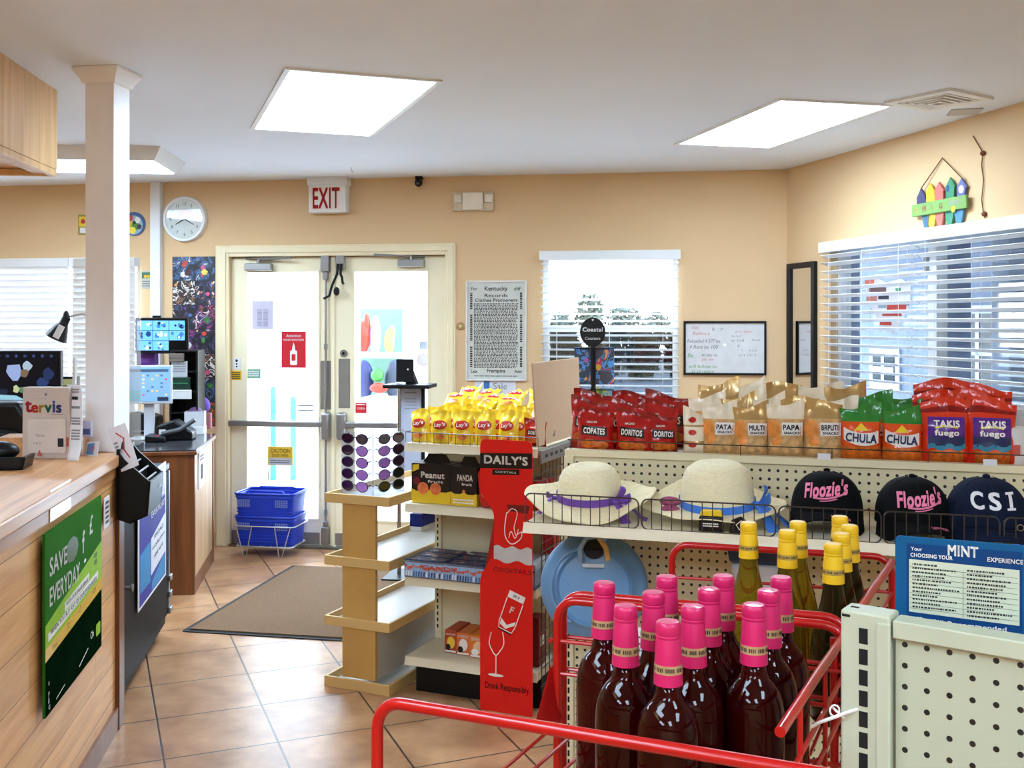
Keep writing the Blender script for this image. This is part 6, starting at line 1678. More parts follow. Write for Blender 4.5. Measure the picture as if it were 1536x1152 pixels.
MB(M('sign_stay',(170,28,24),.5)).prism([(W*.1,yz(850)),(W*.5,yz(850)),(W*.5,yz(740)),(W*.35,yz(740))], .002, .01).build('rear_flap', t)
MB(M('sign_stay',(170,28,24),.5)).prism([(0,0),(.0,.02),(-.04,.0)], W*.3, W*.36, 'x') if False else None
d = MB(BLK); yy = -.0065
d.decal([(0,yz(704)),(W,yz(701)),(W,yz(678)),(0,yz(681))], yy)
d.decal([(W*.24,yz(713)),(W*.76,yz(711)),(W*.76,yz(703)),(W*.24,yz(705))], yy-.0003)
d.text('COCKTAILS', W*.62, yz(855), yy, w=W*.72, h=.017, bold=.0, shear=.0).text('Drink Responsibly.', W*.53, yz(1032), yy, w=W*.86, h=.036, bold=.012)
d.build('print', t)
d = MB(WHT); yy = -.0075
d.text("DAILY'S", W*.5, yz(690), yy, w=W*.84, h=.036, bold=.035).text('COCKTAILS', W*.5, yz(708), yy, w=W*.4, h=.008, bold=.02)
wl = []
for k in range(15):
    a = k/14; wl.append((W*.27+W*.73*a, yz(820)+.006*math.sin(a*16)))
for k in range(14,-1,-1):
    a = k/14; wl.append((W*.27+W*.73*a, yz(842)+.007*math.sin(a*11+1)))
d.mat(M('sign_snow',(206,204,206),.5)).decal(wl, -.0068)
d.mat(WHT)
def stroke(pts, w_=.0022):
    q = [(x*W, z) for x, z in pts]; out = []
    for i in range(len(q)-1):
        a, b_, c, e_ = q[max(i-1,0)], q[i], q[i+1], q[min(i+2,len(q)-1)]
        for k in range(6):
            s_ = k/6; out.append(tuple(.5*(2*b_[j]+(c[j]-a[j])*s_+(2*a[j]-5*b_[j]+4*c[j]-e_[j])*s_*s_+(3*b_[j]-a[j]-3*c[j]+e_[j])*s_**3) for j in (0,1)))
    out.append(q[-1]); d.tube([(x, yy+.0006, z) for x, z in out], w_, 5)
d.build('lettering', t); d = MB(WHT)
# cocktail cup drawing
zc = yz(790); e = .001
stroke([(.52,yz(768)),(.48,yz(790)),(.5,yz(806)),(.62,yz(815)),(.78,yz(806)),(.8,yz(796)),(.72,yz(800))])
stroke([(.52,yz(770)),(.62,yz(762)),(.72,yz(768)),(.66,yz(790)),(.7,yz(802))], .0016)
stroke([(.56,yz(806)),(.6,yz(796)),(.68,yz(806)),(.74,yz(792))], .0016)
d.build('cup_drawing', t); d = MB(WHT)
# wine glass
stroke([(.22,yz(950)),(.18,yz(966)),(.24,yz(978)),(.31,yz(984)),(.38,yz(978)),(.46,yz(966)),(.44,yz(948))])
stroke([(.31,yz(984)),(.31,yz(1012))]); d.decal([(W*.31+W*.15*math.cos(2*PI*i/16), yz(1014)+.006*math.sin(2*PI*i/16)) for i in range(16)], yy)
d.build('wine_glass_drawing', t); d = MB(WHT)
# pouch
def pq(u, v):    # tilted pouch coordinates
    a = R(-20); X_ = W*.60+ (u*math.cos(a)-v*math.sin(a)); Z_ = yz(918)+ (u*math.sin(a)+v*math.cos(a)); return X_, Z_
hw_, hh_ = .036, .085
d.decal([pq(-hw_,hh_*.66),pq(hw_,hh_*.66),pq(hw_,hh_),pq(-hw_,hh_)], yy)
d.tube([(p[0],yy+.0006,p[1]) for p in (pq(-hw_,hh_*.6),pq(-hw_,-hh_*.6),pq(-hw_*.8,-hh_*.9),pq(hw_*.8,-hh_*.9),pq(hw_,-hh_*.6),pq(hw_,hh_*.6))], .002, 5)
d.decal([pq(-hw_*.85,-hh_*.42),pq(0,-hh_*.62),pq(hw_*.85,-hh_*.3),pq(hw_*.85,-hh_*.5),pq(0,-hh_*.82),pq(-hw_*.85,-hh_*.7)][::-1], yy-.0002)
d.text('F', *pq(0,hh_*.15), yy, h=.028, bold=.03, rot=R(-20))
d.mat(BLK).decal([pq(-hw_*.85,-hh_*.98),pq(hw_*.85,-hh_*.98),pq(hw_*.85,-hh_*.88),pq(-hw_*.85,-hh_*.88)], yy-.0004).text('ST F', *pq(0,hh_*.82), yy-.0006, h=.011, bold=.02, rot=R(-20))
d.build('pouch_drawing', t); d = MB()
d.mat(M('sign_maroon',(120,20,20),.5)).decal([(W*.52,yz(756)),(W*.96,yz(756)),(W*.92,yz(768)),(W*.56,yz(766))], -.0067)
d.build('maroon_patch', t)
# ================================================================== hat gondola
GL, GD = 1.83, .46
ZH = 1.028                       # hat shelf
ZT = 1.172                       # top of the back panel
peg = pegboard('pegboard_cream', (214,202,164), .0254, .0045)
t = fthing(GF, 'hat_gondola', 'cream pegboard gondola with straw hats and caps on its shelf and chip bags on top', 'gondola', 0, 0, 0)
x0 = .0
m = MB(peg); m.box(.03, GL-.03, GD+.004, GD+.016, .12, ZT-.02); m.build('pegboard_panel', t)
m = MB(cream_metal); m.box(0, GL, GD-.006, GD+.03, ZT-.022, ZT); m.build('top_rail', t, bevel=.002)
for xx in (0, GL-.03):
    m = MB(cream_metal); m.box(xx, xx+.03, GD-.012, GD+.03, 0, ZT-.02); m.build('upright', t, bevel=.002)
m = MB(M('slot_black',(20,18,16),.8)); z = .16
while z < ZT-.05: m.box(.012,.018,GD-.0132,GD-.0118,z,z+.018).box(-.0008,.0,GD+.002,GD+.012,z,z+.018); z += .028
m.build('slots', t)
def lipshelf(z, y0, y1, name, par):
    m = MB(cream_dark); m.box(.0, GL, y0+.006, y1, z-.014, z-.005)
    m.prism([(y0,z),(y0+.006,z-.005),(y0+.006,z-.014),(y0-.006,z-.029),(y0-.012,z-.027),(y0-.002,z-.012)], 0, GL, 'x')
    m.build(name, par)
lipshelf(ZH, 0, GD-.012, 'shelf', t); lipshelf(.14, .27, GD-.012, 'shelf', t)
MB(black_plastic).box(.02, GL-.02, .30, .92, 0, .115).build('kick_base', t)
for xx in (.03, .62, 1.22):
    m = MB(cream_dark); m.prism([(.03,ZH-.014),(GD-.012,ZH-.014),(GD-.012,ZH-.12),(.06,ZH-.03)], xx, xx+.004, 'x'); m.build('bracket', t)
m = MB(cream_dark); m.box(0, GL, GD+.03, .95, ZT-.03, ZT-.018); m.build('top_deck', t)
m = MB(cream_metal); m.box(0, GL, .93, .95, 0.1, ZT-.03); m.build('rear_panel', t)
m = MB(wire_dark); m.tube([(.01,GD-.004,ZT+.03),(GL,GD-.004,ZT+.03)], .0018, 6)
for i in range(8): m.cyl((.02+i*.26,GD-.004,ZT),(.02+i*.26,GD-.004,ZT+.03),.0014,n=5)
m.build('wire_rail', t)
# little price tags on the rail
for k, px in enumerate((1236, 1485)):
    x, _ = GF.hit(px, 682, GD-.006)
    MB(white_paper).box(x-.018, x+.018, GD-.009, GD-.007, ZT-.002, ZT+.016).build('price_tag', t)
# wire fences on the lip
fx = [GF.hit(px, 780, -.002)[0] for px in (757, 957, 962, 1163, 1168, 1322, 1326, 1500)]
fx[0] = .004
segs = [(fx[0], fx[1]), (fx[2], fx[3]), (fx[4], fx[5]), (fx[6], fx[7]), (fx[7]+.01, GL-.01)]
for k, (a, b_) in enumerate(segs):
    t = fthing(GF, 'shelf_fence', '%s wire fence on the lip of the hat shelf, counted from the red sign' % ORD[k], 'fence', 0, .004, 0, group='wire shelf fences')
    m = MB(wire_dark); m.tube([(p[0], 0, p[1]) for p in rrect(a, b_, ZH-.001, ZH+.078, .016, 4)], .0021, 6, True); m.build('frame', t); m = MB(wire_dark)
    n_ = max(3, int((b_-a)/.0245))
    for i in range(1, n_): m.cyl((a+(b_-a)*i/n_,0,ZH),(a+(b_-a)*i/n_,0,ZH+.078),.0014,n=5)
    m.build('wires', t)

# ================================================================== chip bags on the top deck
deck = ZT-.018
def along(px, y): return GF.hit(px, 640, y)[0]
def gb(kind, i, label, px, y, sc=1.0, yaw=0, lean=0, roll=0, dz=0, group=None, name='chip_bag', cat='chip bag', x=None):
    X_ = along(px, y) if x is None else x
    return place_bag(GF, kind, i, name, label, cat, group, X_, y, deck+dz, yaw, lean, roll, sc)
GR = 'red chip bags on the gondola top'; GT = 'tan snack bags on the gondola top'; GG = 'green and orange chip bags on the gondola top'; GP = 'purple and red chip bags on the gondola top'
Y1, Y2, Y3, Y4 = .525, .61, .70, .80
gb('r', 2, 'front red chip bag nearest the tan board on the gondola top', 893, Y1, .80, .05, -.04, group=GR)
gb('r', 1, 'front red chip bag, second from the tan board', 950, Y1, .78, -.06, -.05, group=GR)
gb('r', 0, 'red chip bag squeezed between the second red bag and the small cream bags', 992, Y1+.03, .72, .5, -.05, group=GR)
for k, (px, y, dz) in enumerate(((885,Y2+.03,.0),(935,Y2+.03,.0),(985,Y2+.03,.0))):
    gb('r', k, 'red chip bag in the middle row, %s from the tan board' % ORD[k], px, y, .93, rd.uniform(-.15,.15), -.12, group=GR)
for k, (px, y, dz) in enumerate(((893,Y3+.07,.0),(950,Y3+.07,.0),(1002,Y3+.05,.0))):
    gb('r', k+1, 'red chip bag in the rear row, %s from the tan board' % ORD[k], px, y, 1.02, rd.uniform(-.15,.15), -.08, group=GR)
gb('s', 0, 'slim cream bag with small red ovals at the end of the red bags', 1042, Y1+.01, .95, .15, -.03, group=GT, name='snack_bag')
gb('t', 0, 'cream topped nut bag with amber print beside the slim cream bag', 1079, Y1+.005, .90, -.05, -.03, group=GT, name='snack_bag')
gb('t', 1, 'gold nut bag in the front row, third from the red bags', 1126, Y1, .90, .06, -.04, group=GT, name='snack_bag')
gb('t', 2, 'tall cream topped nut bag in the middle of the front row', 1178, Y1, .95, -.03, -.02, group=GT, name='snack_bag')
gb('t', 3, 'gold nut bag next to the green topped chip bags', 1234, Y1, .97, .04, -.03, group=GT, name='snack_bag')
for k, px in enumerate((1062, 1108, 1155, 1205, 1255)):
    gb('t', k, 'nut bag in the second row, %s from the red bags' % ORD[k], px, Y2+.02, 1.0, rd.uniform(-.3,.3), rd.uniform(-.22,-.05), rd.uniform(-.08,.08), group=GT, name='snack_bag', cat='snack bag')
for k, px in enumerate((1075, 1125, 1175, 1225, 1270)):
    gb('t', k+1, 'nut bag in the rear row, %s from the red bags' % ORD[k], px, Y3+.05, 1.2, rd.uniform(-.4,.4), rd.uniform(-.3,-.05), rd.uniform(-.1,.1), group=GT, name='snack_bag')
gb('g', 0, 'green topped orange chip bag beside the last gold nut bag', 1291, Y1, 1.0, .03, -.04, group=GG)
gb('g', 1, 'green topped orange chip bag beside the purple chip bags', 1353, Y1, .97, -.05, -.06, group=GG)
for k, (px, y, sc, ln, dz) in enumerate(((1310,Y2+.01,1.0,-.3,.012),(1362,Y2+.01,1.0,-.25,.012),(1305,Y3+.02,1.15,-.15,0),(1365,Y3+.02,1.12,-.1,0))):
    gb('g', k, 'green topped orange chip bag in the %s row, %s the nut bags' % (('second','second','rear','rear')[k], ('nearer','farther from','nearer','farther from')[k]), px, y, sc, rd.uniform(-.25,.25), ln, dz=dz, group=GG)
gb('p', 0, 'front purple and red chip bag next to the green topped bags', 1418, Y1, .99, .04, -.03, group=GP)
gb('p', 1, 'front purple and red chip bag at the far end of the row', 1487, Y1, .99, -.03, -.05, group=GP)
for k, (px, y, sc, ln) in enumerate(((1408,Y2+.03,1.06,-.1),(1470,Y2+.03,1.06,-.12),(1412,Y3+.06,1.2,-.02),(1480,Y3+.06,1.12,-.1))):
    gb('p', k, 'purple and red chip bag in the %s row, %s the green topped bags' % (('second','second','rear','rear')[k], ('nearer','farther from','nearer','farther from')[k]), px, y, sc, rd.uniform(-.15,.15), ln, group=GP)
x, z = GF.hit(1523, 670, Y1)
t = fthing(GF, 'white_tub', 'white plastic tub at the far end of the gondola top beside the purple bags', 'tub', x, Y1+.02, deck)
m = MB(M('tub_white',(226,222,220),.4)); m.lathe([(.03,0),(.036,.08),(.038,.115),(.034,.118),(1e-5,.118)], 20); m.build('body', t); m = MB(M('tub_red',(200,90,80),.5)); m.box(-.014,.01,-.0375,-.036,.04,.07); m.build('label', t)
t = fthing(GF, 'white_tub', 'pale tub behind the white tub past the purple bags', 'tub', x+.03, Y2+.1, deck)
m = MB(M('tub_grey',(206,206,210),.4)); m.lathe([(.05,0),(.055,.10),(.056,.15),(1e-5,.155)], 20); m.build('body', t)
m = MB(M('tub_lid_grey',(190,190,196),.4)); m.lathe([(.058,.14),(.058,.158),(1e-5,.16)], 20); m.build('lid', t)

# ================================================================== straw hats
straw = M('straw', (255,240,200), .75, var=.08, scale=90, bump=.5, bscale=260, stretch=(1,1,3.5))
straw_d = M('straw_brim', (254,236,192), .75, var=.08, scale=90, bump=.4, bscale=260)
def straw_hat(label, x, y, rib, seed, cr=.092, ch=.118, br=.19, brx=1.0, second=None):
    t = fthing(GF, 'straw_hat', label, 'hat', x, y, ZH+.005)
    prof = [(cr*1.06,.006),(cr*1.03,.03),(cr,.06),(cr*.95,.085),(cr*.84,.105),(cr*.66,.118),(cr*.42,.124),(cr*.22,.121),(1e-5,.119)]
    prof = [(r_, z*ch/.118) for r_, z in prof]
    # rings of braid
    pr = []
    for i in range(len(prof)-1):
        for k in range(6):
            a = k/6; r_ = prof[i][0]*(1-a)+prof[i+1][0]*a; z = prof[i][1]*(1-a)+prof[i+1][1]*a; pr.append((max(1e-5, r_+.0008*math.sin((i*6+k)*PI)), z))
    pr.append(prof[-1])
    m = MB(straw); m.lathe(pr, 48); m.build('crown', t, sharp=60)
    t.rotation_euler = (Matrix.Rotation(GF.rz, 3, 'Z') @ Matrix.Rotation(R(6.5), 3, 'X')).to_euler(); t.location.z += .021
    m = MB(straw_d)
    def bf(u, v):
        a = 2*PI*u; r_ = cr*1.05+(br-cr*1.05)*v
        w_ = .016*v*math.sin(2*a+seed)+.009*v*math.sin(3*a+seed*2)+.004*v*math.sin(7*a)
        front = max(0, -math.sin(a))
        return (brx*r_*math.cos(a), r_*math.sin(a), .008+.014*v*v-.012*v*front+w_*.8+.004)
    m.grid(bf, 72, 14); m.build('brim', t, solid=.003, sharp=60)
    m = MB(rib); h0 = .008
    m.lathe([(cr*1.075,h0),(cr*1.065,h0+.026),(cr*1.055,h0+.026),(cr*1.055,h0)], 40); m.build('ribbon', t)
    return t, cr
rib_p = M('ribbon_purple',(112,70,160),.5); rib_b = M('ribbon_blue',(66,124,214),.5); rib_m = M('ribbon_print',(150,70,100),.5,var=.5,scale=60)
def bow(t, a, cr, rib, s=1.0, tails=((.5,-.9),(.9,-.5)), ups=((-.2,1.1),(1.2,.25))):
    o = Vector((math.cos(a)*cr*1.09, math.sin(a)*cr*1.09, .024)); ux = Vector((-math.sin(a), math.cos(a), 0)); out = Vector((math.cos(a), math.sin(a), 0)); uz = Vector((0,0,1))
    m = MB(rib); m.ell(o+out*.006, (.010*s,.010*s,.010*s)); m.build('bow_knot', t)
    for (px_, pz_) in ups:
        L_ = .05*s; d_ = (ux*px_+uz*pz_+out*.3).normalized(); pr_ = d_.cross(out).normalized()
        m = MB(rib)
        m.grid(lambda u, v: tuple(o+d_*(L_*math.sin(PI*u/2)*1.0)+out*(.012*math.sin(PI*u)+.006)+pr_*((v-.5)*.022*s*(.35+.9*math.sin(PI*min(1,u*.9+.08))))), 10, 4); m.build('bow_loop', t, solid=.0015)
    for (px_, pz_) in tails:
        L_ = .1*s; d_ = (ux*px_+uz*pz_*.25+out*.9).normalized(); pr_ = d_.cross(uz).normalized()
        m = MB(rib)
        m.grid(lambda u, v: tuple(o+d_*(L_*u)+uz*(.0-.018*u+.010*math.sin(u*5))+pr_*((v-.5)*(.014+.02*u)*s)), 12, 3); m.build('bow_tail', t, solid=.0015)
hx1, hx2 = GF.hit(884, 740, .19)[0], GF.hit(1075, 740, .19)[0]
# under-hats first: their brims show below
t, cr = straw_hat('straw sun hat with a purple ribbon and bow near the red sign', hx1, .20, rib_p, 1.3, .090, .106, .187)
bow(t, R(-35), cr, rib_p, .95, tails=((.6,-.9),(-.3,-.9)), ups=((.3,1.1),(1.2,.3)))
bow(t, R(-150), cr, rib_p, .6, tails=((.2,-.5),), ups=((-1,.3),))
t, cr = straw_hat('straw sun hat with a bright blue ribbon and bow beside the black caps', hx2, .205, rib_b, 4.0, .098, .126, .185)
bow(t, R(-14), cr, rib_b, 1.15, tails=((.1,-1.0),(-.9,-.6)), ups=((.1,1.1),(1.2,.35)))
m = MB(rib_m); o = (math.cos(R(-158))*cr*1.12, math.sin(R(-158))*cr*1.12, .024)
m.ell((o[0]-.02,o[1]-.01,o[2]+.006),(.03,.012,.014)); m.ell((o[0]-.018,o[1]-.02,o[2]-.012),(.026,.012,.010)); m.build('scarf_knot', t)
# small packs in front of the blue ribbon hat
x, _ = GF.hit(1066, 792, .03)
t = fthing(GF, 'pouch', 'small black pouch with a yellow top in front of the blue ribbon hat', 'pouch', x, .03, ZH-.003)
m = MB(BLK); m.prism([(-.032,0),(.034,0),(.03,.04),(-.03,.04)], 0, .02); m.build('body', t, bevel=.004); m = MB(YEL); m.prism([(-.03,.04),(.03,.04),(.026,.056),(-.024,.056)], 0.001, .019); m.build('flap', t, bevel=.003); MB(WHT).lines(-.02,.02,.012,.024,2,-.0008,seed=5).build('lettering', t)
x, _ = GF.hit(1109, 795, .03)
t = fthing(GF, 'pouch', 'small black pointed tag with white print beside the yellow topped pouch', 'pouch', x, .03, ZH-.003)
m = MB(BLK); m.prism([(-.026,0),(.024,0),(.026,.026),(.004,.044),(-.02,.034)], 0, .008); m.build('body', t, bevel=.002); d = MB(WHT); d.tube([(.006,-.001,.034),(-.008,-.001,.022),(.0,-.001,.01),(.01,-.001,.016)],.0015,5); d.build('print', t)

# ================================================================== baseball caps
def cap_mesh_fn(rx, ry, hz):
    def S(a, b):
        r_ = (1-b**2.6)**(1/2.2); fr = 1+.08*max(0, math.cos(a))*(b*(1-b)*2)
        return (rx*r_*math.sin(a), -ry*r_*math.cos(a)*fr, hz*b)
    return S
def cap(label, x, y, yaw, fabric, stitch, deco, pitch=-.12, s=1.0, dz=0.0):
    t = thing('baseball_cap', label, 'cap', GF.W(x, y, ZH+.026+dz), 0)
    t.rotation_euler = (Matrix.Rotation(GF.rz+yaw, 3, 'Z') @ Matrix.Rotation(pitch, 3, 'X')).to_euler(); t.scale = (s,s,s)
    rx, ry, hz = .093, .100, .118
    S = cap_mesh_fn(rx, ry, hz)
    m = MB(fabric); m.grid(lambda u, v: S(2*PI*u, min(.9999, v**.9)), 48, 18); m.build('crown', t, sharp=60)
    m = MB(stitch)
    for k in range(6):
        a = PI/6+PI/3*k + PI/6
        m.tube([tuple(c*1.004 for c in S(a, .02+.97*i/14)) for i in range(15)], .0009, 4)
    m.tube([(S(2*PI*i/40,.02)[0]*1.004, S(2*PI*i/40,.02)[1]*1.004, .003) for i in range(40)], .001, 4, True)
    m.build('seams', t)
    MB(fabric).ell((0,0,hz+.002),(.009,.009,.005)).build('button', t)
    # curved bill
    def B(u, v, off=0):
        q = (u-.5)*2; a = q*R(78)
        bx_, by_ = rx*1.0*math.sin(a), -ry*1.0*math.cos(a)
        L_ = .074*math.cos(q*PI/2*.92)**.8 if abs(q) < 1 else 0
        xx = bx_*(1+.06*v); yy = by_-L_*v
        zz = .004+.020*(1-q*q)*(.4+.6*v)-.052*q*q*v-.012*v-.012*v*v
        return (xx, yy, zz+off)
    m = MB(fabric); m.grid(lambda u, v: B(u, v), 28, 10); m.build('bill', t, solid=.004, sharp=60)
    m = MB(stitch)
    for vv in (.25,.5,.75): m.tube([B(.06+.88*i/20, vv, .0024) for i in range(21)], .0006, 4)
    m.build('bill_stitching', t)
    def crown_front(X_, Z_, off=.0012):
        b = min(.97, max(.02, Z_/hz)); r_ = (1-b**2.6)**(1/2.2); s_ = max(-.98, min(.98, X_/(rx*r_))); a = math.asin(s_)
        fr = 1+.08*math.cos(a)*(b*(1-b)*2)
        return (X_, -ry*r_*math.cos(a)*fr-off, Z_)
    deco(t, crown_front, B)
    return t
capk = M('cap_black',(14,14,16),.85,spec=.12,var=.12,scale=60); capn = M('cap_navy',(22,30,50),.85,spec=.12,var=.12,scale=60)
stk = M('stitch_black',(28,28,30),.8,spec=.1); stn = M('stitch_navy',(34,44,66),.8,spec=.1)
pinkt = M('thread_pink',(238,130,168),.6); wht_t = M('thread_white',(226,228,232),.6)
def deco_floo(t, cf, B):
    d = MB(pinkt)
    d.text("Floozie's", .0, .074, h=.040, w=.112, bold=.03, shear=.3, fn=lambda X_, Z_: cf(X_, Z_, .0048), rot=.12)
    sw = [(-.03+.075*i/14, .05+.004*math.sin(i/14*PI*1.0)-.010*math.sin(i/14*PI)+.012*(i/14)) for i in range(15)]
    d.tube([cf(a, b, .002) for a, b in sw], .0026, 6); d.tube([cf(a, b-.006, .002) for a, b in sw[3:12]], .0016, 6)
    d.build('embroidery', t)
    d = MB(pinkt); d.text('Floozies', 0, 0, h=.22, w=.26, bold=.04, shear=.3, fn=lambda X_, Z_: B(.66+X_*.8, .62+Z_, .0032)); d.build('bill_lettering', t)
def deco_csi(t, cf, B):
    d = MB(wht_t)
    for ch, x in (('C',-.036),('S',0)):
        d.text(ch, x, .074, h=.038, w=.026, bold=.025, fn=lambda X_, Z_: cf(X_, Z_, .0036))
    for x0_, x1_, z0_, z1_ in ((.032,.040,.055,.093),(.026,.046,.055,.060),(.026,.046,.088,.093)): d.grid(lambda a, c: cf(x0_+(x1_-x0_)*a, z0_+(z1_-z0_)*c, .0026), 2, 5)
    d.build('embroidery', t)
    d = MB(wht_t); d.text('NY', .0, .05, h=.014, bold=.04, fn=lambda X_, Z_: (.0945, -.01+X_, Z_-.014)); d.build('side_logo', t)
    m = MB(chrome); c = B(.70,.35,.004); m.tube([(c[0]+.007*math.cos(2*PI*i/14), c[1]-.002, c[2]+.010+.007*math.sin(2*PI*i/14)) for i in range(14)], .0014, 6, True); m.build('ring', t)
c1, c2, c3 = [GF.hit(px, 760, .2)[0] for px in (1240, 1367, 1476)]
cap('black cap with pink script beside the blue ribbon hat', c1, .20, R(-2), capk, stk, deco_floo, -.10, 1.0, .0)
cap('black cap with pink script between the other black cap and the navy cap', c2, .17, R(8), capk, stk, deco_floo, -.02, .99)
cap('navy cap with three white block letters', c3, .16, R(4), capn, stn, deco_csi, .0, 1.06)

# ================================================================== things hanging under the hat shelf
tubm = M('tub_blue',(104,146,186),.28,var=.04,scale=4)
c = P(891, 880, 2.98)
t = thing('blue_tub', 'round blue plastic tub with a handle hole hanging below the hat shelf', 'tub', c)
t.rotation_euler = (Matrix.Rotation(GF.rz+R(12), 3, 'Z') @ Matrix.Rotation(R(90-8), 3, 'X')).to_euler()
r0 = 81/FOC*2.98
def tubprof(): return [(r0*.66,.018),(r0*.70,.03),(r0*.74,.022),(r0*.80,.010),(r0*.9,.0),(r0*.985,-.012),(r0,-.022),(r0*.985,-.026),(r0*.9,-.014),(r0*.6,-.01),(1e-5,-.008)]
m = MB(tubm); m.lathe([(1e-5,.026),(r0*.3,.025),(r0*.6,.02),(r0*.64,.018)]+tubprof()[1:], 56); m.build('bowl', t, sharp=60)
m = MB(tubm); m.tube([(r0*.72*math.cos(a)-.01, r0*.72*math.sin(a), .03) for a in [R(110+10*i) for i in range(14)]], .004, 8); m.build('ridge', t)
m = MB(M('tub_hole',(26,26,30),.7)); m.prism(rrect(-.03,.03,r0*.52,r0*.86,.028), .012, .030, 'z'); m.build('handle_hole', t)
m = MB(M('handle_blue',(140,172,204),.3)); m.tube([(-.038,r0*.46,.036),(-.04,r0*.7,.04),(-.022,r0*.9,.044),(.012,r0*.95,.044),(.034,r0*.86,.04)], .007, 8); m.build('handle', t)
m = MB(M('handle_yellow',(206,170,100),.5)); m.tube([(.014,r0*.92,.036),(.034,r0*.72,.034),(.04,r0*.5,.032)], .008, 8); m.build('handle_lining', t)
m = MB(M('clip_clear',(190,206,220),.2)); m.box(-.034,.03,r0*.36,r0*.44,.028,.036); m.build('clip', t, bevel=.003)
m = MB(steel); m.tube([(0,r0*.8,.01),(0,r0*.83,-.05),(0,r0*.86,-.16)], .003, 6); m.build('hook', t)
c = P(1142, 860, 2.9)
t = thing('blue_bag', 'navy and white bag hanging below the hat shelf behind the yellow bottles', 'bag', c, GF.rz)
w_ = 50/FOC*2.9
m = MB(M('bag_pale',(206,212,220),.5)); m.prism([(-w_*.7,-.09),(w_*.6,-.09),(w_*.95,.03),(-w_*.9,.03)], -.03, .06); m.build('body', t, bevel=.012)
m = MB(M('bag_navy_trim',(48,66,104),.5)); m.prism([(-w_*.92,.03),(w_*.97,.03),(w_,.08),(-w_,.085)], -.035, .065); m.build('upper_band', t, bevel=.01); m = MB(M('bag_navy_trim',(48,66,104),.5)); m.tube([(-w_*.5,.0,.08),(-w_*.3,.01,.11),(w_*.3,.01,.11),(w_*.5,.0,.08)], .007, 6); m.build('handle', t)
# black round topper rack behind the gondola
SPY = 5.35
p = P(889, 498, SPY)
t = thing('spinner_rack', 'black spinner rack with a round lettered topper in front of the middle window', 'rack', (p.x, p.y, 0), R(-6))
zc = p.z; r_ = 19/FOC*SPY
MB(black_plastic).prism(circ(0,zc,r_,36,r_*1.14), -.006, .006).build('topper', t)
d = MB(M('topper_white',(214,214,214),.5)); d.text('Coastal', 0, zc+r_*.2, -.0066, w=r_*1.6, h=r_*.34, bold=.03).text('Coasters', 0, zc-r_*.5, -.0066, w=r_*1.2, bold=.01); d.decal([(-.006,zc+r_),(0,zc+r_*.84),(.008,zc+r_),(0,zc+r_*1.02)], -.0066); d.build('lettering', t)
m = MB(black_plastic); m.tube([(0,.0,zc-r_),(.004,0,zc-.2),(.002,0,zc-.36),(0,0,.04)], .013, 8); m.build('pole', t)
m = MB(black_plastic); m.prism([(-.03,P(889,603,SPY).z),(.03,P(889,603,SPY).z),(.014,P(889,580,SPY).z),(-.008,P(889,580,SPY).z)], -.012, .012); m.build('collar', t)
MB(black_plastic).cyl((0,0,0),(0,0,.035),.2,n=28).build('base', t)
for z in (P(889,523,SPY).z, P(889,585,SPY).z): m = MB(black_plastic); m.tube([(-.1,.012,z),(.11,.012,z)], .003, 6); m.build('crossbar', t)
def pk(label, px0, px1, py0, py1, cs, y=.02, name='hanging_pack'):
    a = P(px0, py1, SPY); b_ = P(px1, py0, SPY); q = thing(name, label, 'pack', ((a.x+b_.x)/2, SPY+y, b_.z), R(-6)); W = b_.x-a.x; H = b_.z-a.z
    m = MB(picture_mat('pack_art_%d' % px0, px0 % 7, [cs[0], cs[0], cs[1], cs[0], cs[2], cs[-1], cs[1]])); m.prism(rrect(-W/2,W/2,-H,0,.008), 0, .012); m.build('card', q, bevel=.002)
    d = MB(); rr2 = random.Random(px0)
    for k, c in enumerate(cs[1:]):
        d.mat(M('pk_%d_%d_%d'%c, c, .4))
        for s_ in range(1):
            x_ = rr2.uniform(-W*.3,W*.3); z_ = -rr2.uniform(.15,.85)*H; e = rr2.uniform(.1,.2)*W; d.decal([(x_+e*rr2.uniform(.6,1.1)*math.cos(2*PI*i/7), z_+e*rr2.uniform(.6,1.1)*math.sin(2*PI*i/7)) for i in range(7)], -.001-.0004*k-.0001*s_)
    d.build('print', q)
    MB(steel).tube([(0,.006,-.004),(0,.006,.012),(0,-.004,.016)], .0015, 5).build('hanger', q)
pk('blue and black hanging pack on the counter side of the spinner rack pole', 862, 887, 521, 577, [(40,54,70),(70,130,200),(210,140,60),(160,90,150)])
pk('blue and pink hanging pack on the whiteboard side of the spinner rack pole', 891, 922, 521, 577, [(62,62,76),(80,150,216),(206,60,110),(226,170,60)], .03)
pk('small yellow green hanging pack low on the spinner rack', 890, 922, 582, 596, [(120,160,190),(196,190,60),(90,140,80)], .03)
